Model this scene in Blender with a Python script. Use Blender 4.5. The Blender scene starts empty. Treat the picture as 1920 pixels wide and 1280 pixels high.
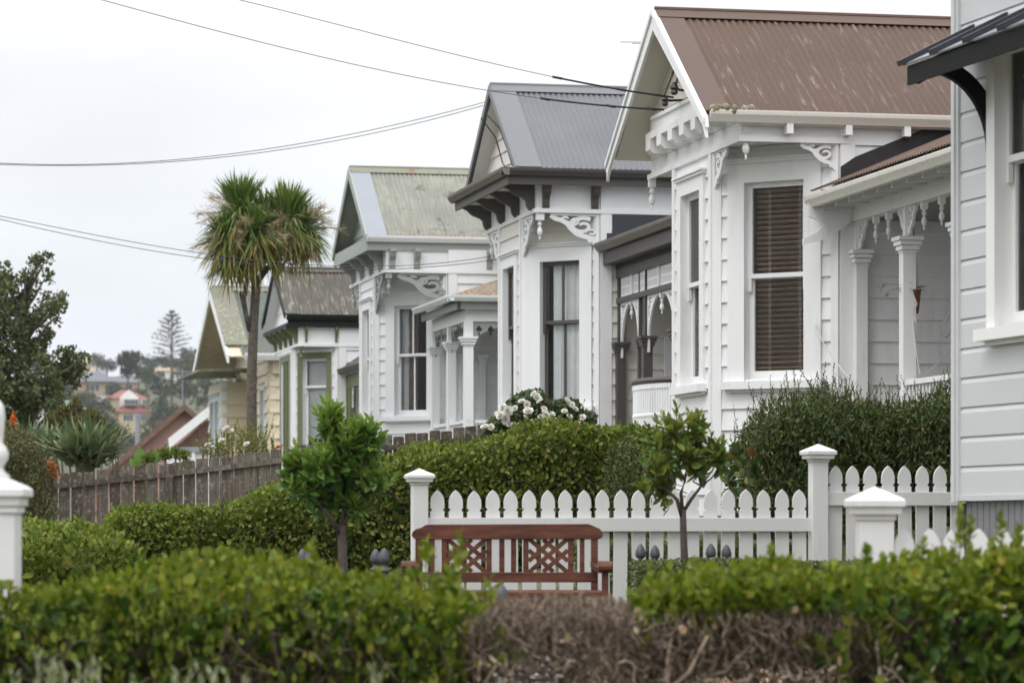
import bpy, math, random
import numpy as np
from mathutils import Vector, Matrix

random.seed(7)
rng = np.random.default_rng(11)
R = math.radians
scene = bpy.context.scene
COL = scene.collection

# ------------------------------------------------------------------ camera, sky, sun, exposure
HAZE = .00011
ZC = 1.6            # eye height; heights below written as h are metres above the eye
FPX = 6000.0        # focal length in photo pixels (1920 wide)
HOR = 985.0         # horizon row in the photo
TH = math.atan(1260.0 / FPX)   # the street runs this far left of the view axis
CT, ST = math.cos(TH), math.sin(TH)

cam = bpy.data.cameras.new('camera')
cam.sensor_width = 36.0
cam.lens = 36.0 * FPX / 1920.0
cam.shift_y = (HOR - 640.0) / 1920.0
cam.clip_start = 0.1
cam.clip_end = 6000
cam.dof.use_dof = True
cam.dof.focus_distance = 30.0
cam.dof.aperture_fstop = cam.lens / 27.0
camo = bpy.data.objects.new('camera', cam)
camo.location = (0, 0, ZC)
camo.rotation_euler = (R(90), 0, 0)
COL.objects.link(camo)
scene.camera = camo

SUN_EL, SUN_AZ = R(52), R(215)      # azimuth clockwise from +Y
world = bpy.data.worlds.new('World')
scene.world = world
world.use_nodes = True
wn, wl = world.node_tree.nodes, world.node_tree.links
wn.clear()
wo = wn.new('ShaderNodeOutputWorld')
bg = wn.new('ShaderNodeBackground'); bg.inputs['Strength'].default_value = 0.1
sky = wn.new('ShaderNodeTexSky'); sky.sky_type = 'NISHITA'; sky.sun_disc = False
sky.sun_elevation = SUN_EL; sky.sun_rotation = SUN_AZ
tc = wn.new('ShaderNodeTexCoord')
sp = wn.new('ShaderNodeSeparateXYZ')
wl.new(tc.outputs['Generated'], sp.inputs[0])
# overcast luminance: horizon to zenith 1:3
lum = wn.new('ShaderNodeValToRGB')
le = lum.color_ramp.elements
le[0].position = 0.0; le[0].color = (.328,) * 3 + (1,)
le[1].position = 1.0; le[1].color = (1, 1, 1, 1)
l2 = le.new(.17); l2.color = (.37,) * 3 + (1,)
wl.new(sp.outputs['Z'], lum.inputs[0])
tint = wn.new('ShaderNodeValToRGB')
tint.color_ramp.elements[0].position = 0.0; tint.color_ramp.elements[0].color = (0.86, 0.92, 1.0, 1)
tint.color_ramp.elements[1].position = 0.16; tint.color_ramp.elements[1].color = (0.98, 0.985, 1.0, 1)
wl.new(sp.outputs['Z'], tint.inputs[0])
mp = wn.new('ShaderNodeMapping'); mp.inputs['Scale'].default_value = (3.0, 3.0, 11.0)
wl.new(tc.outputs['Generated'], mp.inputs[0])
nz = wn.new('ShaderNodeTexNoise'); nz.inputs['Scale'].default_value = 2.2; nz.inputs['Detail'].default_value = 5
wl.new(mp.outputs[0], nz.inputs['Vector'])
nr = wn.new('ShaderNodeMapRange'); nr.inputs['From Min'].default_value = 0.3; nr.inputs['From Max'].default_value = 0.7
nr.inputs['To Min'].default_value = 0.91; nr.inputs['To Max'].default_value = 1.06
wl.new(nz.outputs['Fac'], nr.inputs['Value'])
mul = wn.new('ShaderNodeMath'); mul.operation = 'MULTIPLY'
wl.new(lum.outputs[0], mul.inputs[0]); wl.new(nr.outputs[0], mul.inputs[1])
mul2 = wn.new('ShaderNodeMath'); mul2.operation = 'MULTIPLY'; mul2.inputs[1].default_value = 22.0
wl.new(mul.outputs[0], mul2.inputs[0])
vm = wn.new('ShaderNodeVectorMath'); vm.operation = 'SCALE'
wl.new(tint.outputs[0], vm.inputs[0]); wl.new(mul2.outputs[0], vm.inputs['Scale'])
mx = wn.new('ShaderNodeMix'); mx.data_type = 'RGBA'; mx.inputs['Factor'].default_value = 0.94
wl.new(sky.outputs[0], mx.inputs['A']); wl.new(vm.outputs[0], mx.inputs['B'])
wl.new(mx.outputs['Result'], bg.inputs['Color'])
wl.new(bg.outputs[0], wo.inputs['Surface'])

sl = bpy.data.lights.new('sun', 'SUN'); sl.energy = 0.7; sl.angle = R(25); sl.color = (1, 0.96, 0.9)
so = bpy.data.objects.new('sun', sl)
so.rotation_euler = (R(90) - SUN_EL, 0, math.pi - SUN_AZ)
so.location = (-20, -20, 40)
COL.objects.link(so)
scene.view_settings.view_transform = 'Standard'
scene.view_settings.look = 'None'
scene.view_settings.exposure = 0.44
scene.view_settings.gamma = 1.0

# ------------------------------------------------------------------ helpers
def at(px, py, Y):
    return Vector(((px - 960.0) / FPX * Y, Y, ZC + (HOR - py) / FPX * Y))

def ab(a, b, z=0.0):                       # street frame -> world (a across, b along the street)
    return Vector((a * CT - b * ST, a * ST + b * CT, z))

def to_ab(v):
    return v[0] * CT + v[1] * ST, -v[0] * ST + v[1] * CT

def ground_h(X, Y):                        # terrain height, world z
    a = X * CT + Y * ST
    b = -X * ST + Y * CT
    t = np.clip((a - 1.6) / 7.2, 0, 1)
    h = -1.3 + 1.3 * t
    f = np.clip((b - 85) / 110.0, 0, 1); f = f * f * (3 - 2 * f)
    h = h - 9.0 * f
    h = h + np.interp(b, [430, 520, 640, 800, 950, 1150, 1450, 2500, 5000], [0, 3.0, 14.0, 33.0, 47.0, 65.0, 71.0, 20.0, 0.0])
    h = h + np.clip((b - 430) / 300.0, 0, 1) * (2.0 * np.sin(X * 0.013 + 1.0) + 1.2 * np.sin(X * 0.037 + b * .01))
    g = np.clip((20 - b) / 14.0, 0, 1)
    h = h - 0.12 * g
    return ZC + h

def gz(X, Y):
    return float(ground_h(np.array(X, float), np.array(Y, float)))

class F:                                   # a wall frame: start point, direction along, outward normal
    def __init__(s, P, Q):
        s.P = Vector(P); d = Vector(Q) - s.P
        s.L = d.length; s.d = d.normalized(); s.n = Vector((s.d.y, -s.d.x))
    def __call__(s, u, o, z):
        p = s.P + s.d * u + s.n * o
        return (p.x, p.y, z)

class MB:
    def __init__(s, dz=0.0):
        s.v = []; s.f = []; s.dz = dz
    def add(s, vs, fs):
        k = len(s.v); s.v += [tuple(v) for v in vs]; s.f += [tuple(i + k for i in f) for f in fs]
    def hexa(s, c):
        s.add(c, [(0, 3, 2, 1), (4, 5, 6, 7), (0, 1, 5, 4), (1, 2, 6, 5), (2, 3, 7, 6), (3, 0, 4, 7)])
    def box(s, x0, y0, z0, x1, y1, z1):
        s.hexa([(x0, y0, z0), (x1, y0, z0), (x1, y1, z0), (x0, y1, z0), (x0, y0, z1), (x1, y0, z1), (x1, y1, z1), (x0, y1, z1)])
    def fbox(s, fr, u0, o0, z0, u1, o1, z1):
        s.hexa([fr(u0, o0, z0), fr(u1, o0, z0), fr(u1, o1, z0), fr(u0, o1, z0), fr(u0, o0, z1), fr(u1, o0, z1), fr(u1, o1, z1), fr(u0, o1, z1)])
    def prism(s, pts, off):
        n = len(pts); off = Vector(off)
        a = [Vector(p) for p in pts]; b = [p + off for p in a]
        s.add(a + b, [tuple(range(n - 1, -1, -1)), tuple(range(n, 2 * n))] + [(i, (i + 1) % n, n + (i + 1) % n, n + i) for i in range(n)])
    def quad(s, a, b, c, d):
        s.add([a, b, c, d], [(0, 1, 2, 3)])
    def ring(s, c, ax, r, n):
        ax = ax.normalized(); t = Vector((0, 0, 1)) if abs(ax.z) < 0.9 else Vector((1, 0, 0))
        u = ax.cross(t).normalized(); w = ax.cross(u)
        return [c + (u * math.cos(2 * math.pi * i / n) + w * math.sin(2 * math.pi * i / n)) * r for i in range(n)]
    def tube(s, pts, r, n=6):
        pts = [Vector(p) for p in pts]; m = len(pts)
        rr = r if isinstance(r, (list, tuple)) else [r] * m
        k = len(s.v)
        for i, p in enumerate(pts):
            ax = pts[min(i + 1, m - 1)] - pts[max(i - 1, 0)]
            s.v += [tuple(q) for q in s.ring(p, ax, rr[i], n)]
        for i in range(m - 1):
            for j in range(n):
                a = k + i * n + j; b = k + i * n + (j + 1) % n
                s.f.append((a, b, b + n, a + n))
        s.f.append(tuple(k + j for j in range(n - 1, -1, -1)))
        s.f.append(tuple(k + (m - 1) * n + j for j in range(n)))
    def lathe(s, c, prof, n=10):
        k = len(s.v); m = len(prof)
        for r, z in prof:
            s.v += [(c[0] + r * math.cos(2 * math.pi * j / n), c[1] + r * math.sin(2 * math.pi * j / n), c[2] + z) for j in range(n)]
        for i in range(m - 1):
            for j in range(n):
                a = k + i * n + j; b = k + i * n + (j + 1) % n
                s.f.append((a, b, b + n, a + n))
        s.f.append(tuple(k + j for j in range(n - 1, -1, -1)))
        s.f.append(tuple(k + (m - 1) * n + j for j in range(n)))
    def ribbon(s, fr, pts, w, o0, o1):      # flat fretwork band following pts (u,z), thickness o0..o1
        m = len(pts); ww = w if isinstance(w, (list, tuple)) else [w] * m
        L = []; Rr = []
        for i in range(m):
            a = Vector(pts[max(i - 1, 0)]); b = Vector(pts[min(i + 1, m - 1)]); t = (b - a)
            if t.length < 1e-9: t = Vector((1, 0))
            t.normalize(); nn = Vector((-t.y, t.x)) * ww[i] * 0.5; p = Vector(pts[i])
            L.append(p + nn); Rr.append(p - nn)
        k = len(s.v)
        for i in range(m):
            s.v += [fr(L[i].x, o0, L[i].y), fr(Rr[i].x, o0, Rr[i].y), fr(Rr[i].x, o1, Rr[i].y), fr(L[i].x, o1, L[i].y)]
        for i in range(m - 1):
            a = k + 4 * i
            for j in range(4):
                s.f.append((a + j, a + (j + 1) % 4, a + 4 + (j + 1) % 4, a + 4 + j))
        s.f.append((k, k + 3, k + 2, k + 1)); e = k + 4 * (m - 1); s.f.append((e, e + 1, e + 2, e + 3))
    def build(s, name, mat, parent=None, smooth=False, bevel=0.0):
        me = bpy.data.meshes.new(name)
        me.from_pydata([(x, y, z + s.dz) for x, y, z in s.v], [], s.f)
        me.materials.append(mat)
        if smooth: me.polygons.foreach_set('use_smooth', [True] * len(me.polygons))
        me.update()
        o = bpy.data.objects.new(name, me); COL.objects.link(o)
        if parent is not None: o.parent = parent
        if bevel:
            b = o.modifiers.new('bevel', 'BEVEL'); b.width = bevel; b.segments = 2; b.limit_method = 'ANGLE'
        return o

def np_mesh(name, verts, tmpl_faces, nrep, nv, mat, parent=None, smooth=False):
    """nrep copies of a template (nv verts each) as one mesh"""
    me = bpy.data.meshes.new(name)
    V = np.ascontiguousarray(verts, dtype=np.float32).reshape(-1)
    lt = np.array([len(f) for f in tmpl_faces], dtype=np.int32)
    li = np.concatenate([np.array(f, dtype=np.int32) for f in tmpl_faces])
    LI = (li[None, :] + (np.arange(nrep, dtype=np.int32) * nv)[:, None]).reshape(-1)
    LT = np.tile(lt, nrep)
    LS = np.concatenate([[0], np.cumsum(LT)[:-1]]).astype(np.int32)
    me.vertices.add(len(V) // 3); me.vertices.foreach_set('co', V)
    me.loops.add(len(LI)); me.loops.foreach_set('vertex_index', LI)
    me.polygons.add(len(LT)); me.polygons.foreach_set('loop_start', LS)
    if smooth: me.polygons.foreach_set('use_smooth', np.ones(len(LT), dtype=bool))
    me.materials.append(mat)
    me.update(calc_edges=True)
    o = bpy.data.objects.new(name, me); COL.objects.link(o)
    if parent is not None: o.parent = parent
    return o

def nrm(v):
    return v / np.maximum(np.linalg.norm(v, axis=-1, keepdims=True), 1e-9)

OVATE = (np.array([(0, 0, 0), (0, .5, -.05), (0, 1, .02), (.34, .3, .06), (.30, .68, .05), (-.34, .3, .06), (-.30, .68, .05)]),
         [(0, 3, 4, 1), (1, 4, 2), (0, 1, 6, 5), (1, 2, 6)])
LANCE = (np.array([(0, 0, 0), (0, .5, -.03), (0, 1, .0), (.17, .35, .04), (.13, .7, .03), (-.17, .35, .04), (-.13, .7, .03)]),
         [(0, 3, 4, 1), (1, 4, 2), (0, 1, 6, 5), (1, 2, 6)])
RHOMB = (np.array([(0, 0, 0), (.3, .5, .06), (0, 1, 0), (-.3, .5, .06)]), [(0, 1, 2), (0, 2, 3)])
BLADE = (np.array([(-.5, 0, 0), (.5, 0, 0), (.5, .3, .0), (-.5, .3, 0), (.42, .65, 0), (-.42, .65, 0), (0, 1, 0)]),
         [(0, 1, 2, 3), (3, 2, 4, 5), (5, 4, 6)])

def leaves(name, pos, dirs, nor, size, tmpl, mat, parent=None, smooth=True):
    tv, tf = tmpl
    y = nrm(dirs); x = nrm(np.cross(y, nor)); z = np.cross(x, y)
    s = np.asarray(size).reshape(-1, 1, 1)
    V = pos[:, None, :] + s * (x[:, None, :] * tv[None, :, 0:1] + y[:, None, :] * tv[None, :, 1:2] + z[:, None, :] * tv[None, :, 2:3])
    return np_mesh(name, V, tf, len(pos), len(tv), mat, parent, smooth)

def sticks(name, p0, p1, r0, r1, mat, parent=None, n=4):
    ax = nrm(p1 - p0)
    t = np.where(np.abs(ax[:, 2:3]) < .9, np.array([[0, 0, 1.]]), np.array([[1., 0, 0]]))
    u = nrm(np.cross(ax, t)); w = np.cross(ax, u)
    an = np.arange(n) * 2 * math.pi / n
    c = np.cos(an)[None, :, None]; s = np.sin(an)[None, :, None]
    off = u[:, None, :] * c + w[:, None, :] * s
    r0 = np.broadcast_to(np.asarray(r0, float).reshape(-1, 1, 1), (len(p0), 1, 1)); r1 = np.broadcast_to(np.asarray(r1, float).reshape(-1, 1, 1), (len(p0), 1, 1))
    V = np.concatenate([p0[:, None, :] + off * r0, p1[:, None, :] + off * r1], axis=1)
    fs = [(j, (j + 1) % n, n + (j + 1) % n, n + j) for j in range(n)]
    o = np_mesh(name, V, fs, len(p0), 2 * n, mat, parent, True)
    if name in ('twigs', 'flower_stalk'): o['kind'] = 'stuff'
    return o

def chains(starts, dirs, length, nseg, wob, grav=0.0):
    """wobbly polylines -> list of (p0,p1,frac) arrays"""
    p = starts.copy(); d = nrm(dirs); P0 = []; P1 = []; fr = []
    L = np.asarray(length).reshape(-1, 1) / nseg
    for i in range(nseg):
        d = nrm(d + rng.normal(0, wob, d.shape) + np.array([0, 0, grav]))
        q = p + d * L
        P0.append(p); P1.append(q); fr.append(np.full(len(p), i / nseg)); p = q
    return np.concatenate(P0), np.concatenate(P1), np.concatenate(fr), p, d

def tag(o, label, cat, group=None, kind=None):
    if label: o['label'] = label
    if cat: o['category'] = cat
    if group: o['group'] = group
    if kind: o['kind'] = kind
    return o

def thing(name, label, cat, loc=(0, 0, 0), rz=0.0, group=None):
    o = bpy.data.objects.new(name, None); COL.objects.link(o)
    o.empty_display_size = 0.3
    o.location = loc; o.rotation_euler = (0, 0, rz)
    return tag(o, label, cat, group)

# ------------------------------------------------------------------ materials
def newmat(name):
    m = bpy.data.materials.new(name); m.use_nodes = True
    nt = m.node_tree; b = nt.nodes['Principled BSDF']
    return m, nt.nodes, nt.links, b

def noise(N, L, scale, detail=4, vec=None, stretch=None, rough=.55):
    t = N.new('ShaderNodeTexCoord'); src = t.outputs['Object']
    if stretch:
        mpn = N.new('ShaderNodeMapping'); mpn.inputs['Scale'].default_value = stretch
        L.new(src, mpn.inputs[0]); src = mpn.outputs[0]
    n = N.new('ShaderNodeTexNoise'); n.inputs['Scale'].default_value = scale; n.inputs['Detail'].default_value = detail
    n.inputs['Roughness'].default_value = rough
    L.new(src, n.inputs['Vector'])
    return n.outputs['Fac']

def ramp(N, L, fac, stops):
    r = N.new('ShaderNodeValToRGB'); e = r.color_ramp.elements
    while len(e) < len(stops): e.new(0.5)
    for i, (p, c) in enumerate(stops):
        e[i].position = p; e[i].color = (c[0], c[1], c[2], 1) if not isinstance(c, (int, float)) else (c, c, c, 1)
    L.new(fac, r.inputs[0])
    return r.outputs[0]

def mixc(N, L, fac, a, b, mode='MIX'):
    m = N.new('ShaderNodeMix'); m.data_type = 'RGBA'; m.blend_type = mode
    for inp, v in (('Factor', fac), ('A', a), ('B', b)):
        if isinstance(v, (int, float)): m.inputs[inp].default_value = v
        elif isinstance(v, tuple): m.inputs[inp].default_value = (v[0], v[1], v[2], 1)
        else: L.new(v, m.inputs[inp])
    return m.outputs['Result']

def bump(N, L, b, fac, strength=.3, dist=.01):
    bp = N.new('ShaderNodeBump'); bp.inputs['Strength'].default_value = strength; bp.inputs['Distance'].default_value = dist
    L.new(fac, bp.inputs['Height']); L.new(bp.outputs[0], b.inputs['Normal'])

def paint(name, col, dirt=(.35, .31, .25), amt=.22, rough=.55, scale=1.3):
    m, N, L, b = newmat(name)
    n1 = noise(N, L, scale, 5)
    n2 = noise(N, L, scale * 5, 5, stretch=(1, 1, .12), rough=.7)
    d = ramp(N, L, n1, [(.42, 0.0), (.75, 1.0)])
    e = ramp(N, L, n2, [(.5, 0.0), (.78, 1.0)])
    f = mixc(N, L, 1.0, d, e, 'MULTIPLY')
    mm = N.new('ShaderNodeMath'); mm.operation = 'MULTIPLY'; mm.inputs[1].default_value = amt * 2.2
    L.new(f, mm.inputs[0])
    v = ramp(N, L, noise(N, L, scale * .5, 2), [(.3, tuple(c * .965 for c in col)), (.7, col)])
    c = mixc(N, L, mm.outputs[0], v, dirt)
    L.new(c, b.inputs['Base Color']); b.inputs['Roughness'].default_value = rough
    bump(N, L, b, noise(N, L, 60, 3, stretch=(1, 1, 1)), .05, .004)
    return m

def plain(name, col, rough=.6, metal=0.0, var=.12, scale=8):
    m, N, L, b = newmat(name)
    c = ramp(N, L, noise(N, L, scale, 4), [(.3, tuple(x * (1 - var) for x in col)), (.7, tuple(min(1, x * (1 + var)) for x in col))])
    L.new(c, b.inputs['Base Color']); b.inputs['Roughness'].default_value = rough; b.inputs['Metallic'].default_value = metal
    return m

def leafmat(name, stops, transl=.3, rough=.42, spec=.4, patch=None):
    """stops: colours spread over the leaves at random"""
    m, N, L, b = newmat(name)
    g = N.new('ShaderNodeNewGeometry')
    c = ramp(N, L, g.outputs['Random Per Island'], stops)
    if patch:
        pn = ramp(N, L, noise(N, L, patch[0], 3), [(.42, 0.0), (.6, 1.0)])
        c = mixc(N, L, pn, c, mixc(N, L, 1.0, c, patch[1], 'MULTIPLY'))
    L.new(c, b.inputs['Base Color']); b.inputs['Roughness'].default_value = rough
    b.inputs['Specular IOR Level'].default_value = spec
    t = N.new('ShaderNodeBsdfTranslucent')
    hs = N.new('ShaderNodeHueSaturation'); hs.inputs['Saturation'].default_value = 1.1; hs.inputs['Value'].default_value = 1.25
    L.new(c, hs.inputs['Color']); L.new(hs.outputs[0], t.inputs['Color'])
    ms = N.new('ShaderNodeMixShader'); ms.inputs[0].default_value = transl
    L.new(b.outputs[0], ms.inputs[1]); L.new(t.outputs[0], ms.inputs[2])
    L.new(ms.outputs[0], N['Material Output'].inputs['Surface'])
    return m

def glass(name, tintc=(.92, .94, .94), refl=.005):
    m, N, L, b = newmat(name)
    tr = N.new('ShaderNodeBsdfTransparent'); tr.inputs[0].default_value = (*tintc, 1)
    gl = N.new('ShaderNodeBsdfGlossy'); gl.inputs['Roughness'].default_value = .015
    wv = noise(N, L, 1.6, 2)
    bp = N.new('ShaderNodeBump'); bp.inputs['Strength'].default_value = .12; bp.inputs['Distance'].default_value = .02
    L.new(wv, bp.inputs['Height']); L.new(bp.outputs[0], gl.inputs['Normal'])
    fr = N.new('ShaderNodeFresnel'); fr.inputs[0].default_value = 1.28
    mm = N.new('ShaderNodeMath'); mm.operation = 'ADD'; mm.inputs[1].default_value = refl; L.new(fr.outputs[0], mm.inputs[0])
    ms = N.new('ShaderNodeMixShader'); L.new(mm.outputs[0], ms.inputs[0]); L.new(tr.outputs[0], ms.inputs[1]); L.new(gl.outputs[0], ms.inputs[2])
    L.new(ms.outputs[0], N['Material Output'].inputs['Surface'])
    return m

def roofmat(name, base, streak, streak_amt, stops=(.55, .7), sc=(1.2, 1.2, 1.2), patch=None, pstops=(.55, .65), rough=.55, psc=1.5, fine=None):
    """streak: weather marks stretched down the slope; patch: lichen or rust blotches"""
    m, N, L, b = newmat(name)
    col = ramp(N, L, noise(N, L, .9, 4), [(.3, tuple(c * .9 for c in base)), (.7, tuple(c * 1.08 for c in base))])
    s = ramp(N, L, noise(N, L, 3.0, 6, stretch=sc, rough=.7), [(stops[0], 0.0), (stops[1], streak_amt)])
    s2 = ramp(N, L, noise(N, L, 0.9, 2), [(.35, .15), (.65, 1.0)])
    s = mixc(N, L, 1.0, s, s2, 'MULTIPLY')
    col = mixc(N, L, s, col, streak)
    if patch:
        p = ramp(N, L, noise(N, L, psc, 8, stretch=fine, rough=.75), [(pstops[0], 0.0), (pstops[1], 1.0)])
        col = mixc(N, L, p, col, patch)
    L.new(col, b.inputs['Base Color']); b.inputs['Roughness'].default_value = rough; b.inputs['Specular IOR Level'].default_value = .18
    return m

M = {}
M['white1'] = paint('white_paint_aged', (.80, .80, .80), amt=.36)
M['white2'] = paint('white_paint_clean', (.79, .80, .81), amt=.22)
M['cream2'] = paint('off_white_weatherboard', (.70, .675, .63), amt=.12)
M['white3'] = paint('white_paint_cool', (.76, .775, .79), amt=.18)
M['white_fence'] = paint('fence_white_paint', (.67, .67, .66), dirt=(.34, .33, .26), amt=.24, scale=2.5)
M['white_right'] = paint('white_trim_paint', (.80, .80, .78), amt=.05)
M['grey_board'] = paint('pale_grey_weatherboard', (.56, .575, .58), amt=.06)
M['gutter1'] = paint('gutter_cream_paint', (.74, .71, .65), dirt=(.25, .2, .14), amt=.3, scale=3)
M['soffit1'] = paint('soffit_cream_paint', (.66, .63, .56), amt=.12)
M['taupe'] = paint('dark_taupe_paint', (.075, .067, .061), dirt=(.2, .19, .17), amt=.12)
M['gutter2'] = paint('weathered_taupe_gutter', (.16, .145, .125), dirt=(.33, .31, .27), amt=.35, scale=3)
M['slate'] = plain('slate_blue_flashing', (.035, .04, .05), .5, var=.08, scale=1)
M['black'] = plain('black_paint', (.007, .007, .0075), .5, var=.2)
M['black_flash'] = plain('black_bitumen_flashing', (.018, .016, .016), .7, var=.3)
M['sage'] = paint('sage_grey_paint', (.30, .335, .315), amt=.1)
M['olive'] = paint('olive_green_paint', (.14, .16, .075), amt=.08)
M['cream'] = paint('cream_weatherboard', (.64, .575, .43), amt=.08)
M['gutter_dark'] = plain('dark_green_gutter', (.022, .027, .026), .5)
M['roof_brown'] = roofmat('brown_corrugated_roof', (.100, .063, .046), (.40, .33, .30), .75, (.565, .70), (7, .8, .8))
M['brown_flash'] = plain('brown_roof_flashing', (.096, .060, .045), .5, var=.06, scale=2)
M['roof_grey'] = roofmat('grey_corrugated_roof', (.15, .156, .168), (.24, .24, .24), .1, rough=.45)
M['grey_flash'] = plain('grey_roof_flashing', (.16, .165, .176), .42, var=.04, scale=2)
M['roof_lichen'] = roofmat('pale_lichen_roof', (.205, .215, .19), (.32, .31, .25), .9, (.40, .62), (6, .6, .6), patch=(.10, .10, .065), pstops=(.555, .66), psc=3.2)
M['lichen_edge'] = roofmat('lichen_ridge', (.22, .22, .17), (.3, .14, .09), .9, (.6, .66), (1, 1, 1), patch=(.12, .11, .06), pstops=(.52, .66), psc=6)
M['zinc'] = plain('new_zinc_flashing', (.27, .29, .325), .45, var=.05, scale=1.5)
M['rust_edge'] = roofmat('rusted_roof_edge', (.20, .10, .055), (.4, .38, .3), .8, (.45, .6), (8, 8, 8))
M['roof_rust'] = roofmat('rust_and_lichen_roof', (.066, .066, .052), (.36, .33, .31), .9, (.50, .62), (8, .7, .7), patch=(.10, .058, .043), pstops=(.52, .64), psc=4.5, fine=(3, .4, .4))
M['roof_green'] = roofmat('weathered_green_grey_roof', (.095, .108, .098), (.16, .17, .115), .8, (.5, .66), (3, 9, .5))
M['lichen_white'] = roofmat('lichen_crusted_flashing', (.15, .155, .11), (.40, .36, .29), 1.0, (.53, .60), (5, 5, 5))
M['verandah_rust'] = roofmat('rusted_cream_roof', (.34, .31, .24), (.22, .07, .035), .95, (.46, .54), (6, 4, 2))
M['moss'] = plain('grey_green_moss', (.20, .185, .12), .95, var=.5, scale=40)
for k in ('brown_flash', 'grey_flash', 'zinc'): M[k].node_tree.nodes['Principled BSDF'].inputs['Specular IOR Level'].default_value = .22
for k in ('black', 'gutter_dark'): M[k].node_tree.nodes['Principled BSDF'].inputs['Specular IOR Level'].default_value = .08
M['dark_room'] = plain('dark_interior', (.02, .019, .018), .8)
M['glass'] = glass('window_glass')
M['glass_dark'] = glass('window_glass_clear', (.85, .87, .87), .005)
M['curtain'] = plain('white_net_curtain', (.82, .83, .84), .9, var=.05)
M['curtain_tan'] = plain('tan_curtain', (.24, .18, .13), .9)
M['blind'] = plain('timber_blind_slat', (.60, .39, .24), .4, var=.2, scale=3)
M['cord'] = plain('pale_cord', (.6, .58, .54), .8)
M['wire'] = plain('black_cable', (.012, .012, .013), .5)
M['wire_thin'] = plain('grey_wire', (.05, .05, .055), .5)
M['ceramic'] = plain('dark_brown_insulator', (.022, .012, .010), .35)
M['concrete'] = plain('grey_concrete', (.32, .31, .29), .9)
M['deck'] = plain('darkened_timber_deck', (.10, .09, .08), .8)  # floor tone lowered to cut bounce light in the porches
M['lining'] = plain('darkened_timber_lining', (.24, .235, .225), .8)  # unseen verandah ceilings, made dark to deepen the porch shade
M['frosted'] = plain('pale_blue_frosted_pane', (.42, .55, .56), .35, var=.03)
M['white_blind'] = plain('white_slat_blind', (.62, .63, .64), .7, var=.03)
# ------------------------------------------------------------------ the street's timber villas
def boards(mb, fr, u0, u1, z0, z1, zb, pitch, style='bevel', ob=.030, ot=.004):
    k = math.floor((z0 - zb) / pitch)
    while zb + k * pitch < z1 - 1e-6:
        rb, rt = zb + k * pitch, zb + (k + 1) * pitch
        prof = [(rb, ob), (rt, ot)] if style == 'bevel' else [(rb, ob), (rb + pitch * .8, ob), (rt, ot)]
        if rb > z0 + 1e-6:
            mb.quad(fr(u0, ot, rb), fr(u1, ot, rb), fr(u1, ob, rb), fr(u0, ob, rb))
        for (za, oa), (zc_, oc) in zip(prof[:-1], prof[1:]):
            a, c = max(za, z0), min(zc_, z1)
            if c - a < 1e-6: continue
            f1 = oa + (oc - oa) * (a - za) / (zc_ - za); f2 = oa + (oc - oa) * (c - za) / (zc_ - za)
            mb.quad(fr(u0, f1, a), fr(u1, f1, a), fr(u1, f2, c), fr(u0, f2, c))
        k += 1

def wall(mb, fr, z0, z1, pitch, openings=(), style='bevel', zb=None, u0=0.0, u1=None, ob=.030):
    zb = z0 if zb is None else zb
    u1 = fr.L if u1 is None else u1
    us = sorted({u0, u1, *[o[0] for o in openings], *[o[1] for o in openings]})
    for a, c in zip(us[:-1], us[1:]):
        spans = [(z0, z1)]
        for o in openings:
            if o[0] <= a + 1e-6 and o[1] >= c - 1e-6:
                spans = [s for (p, q) in spans for s in ((p, min(q, o[2])), (max(p, o[3]), q)) if s[1] - s[0] > 1e-6]
        for p, q in spans:
            boards(mb, fr, a, c, p, q, zb, pitch, style, ob)

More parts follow.
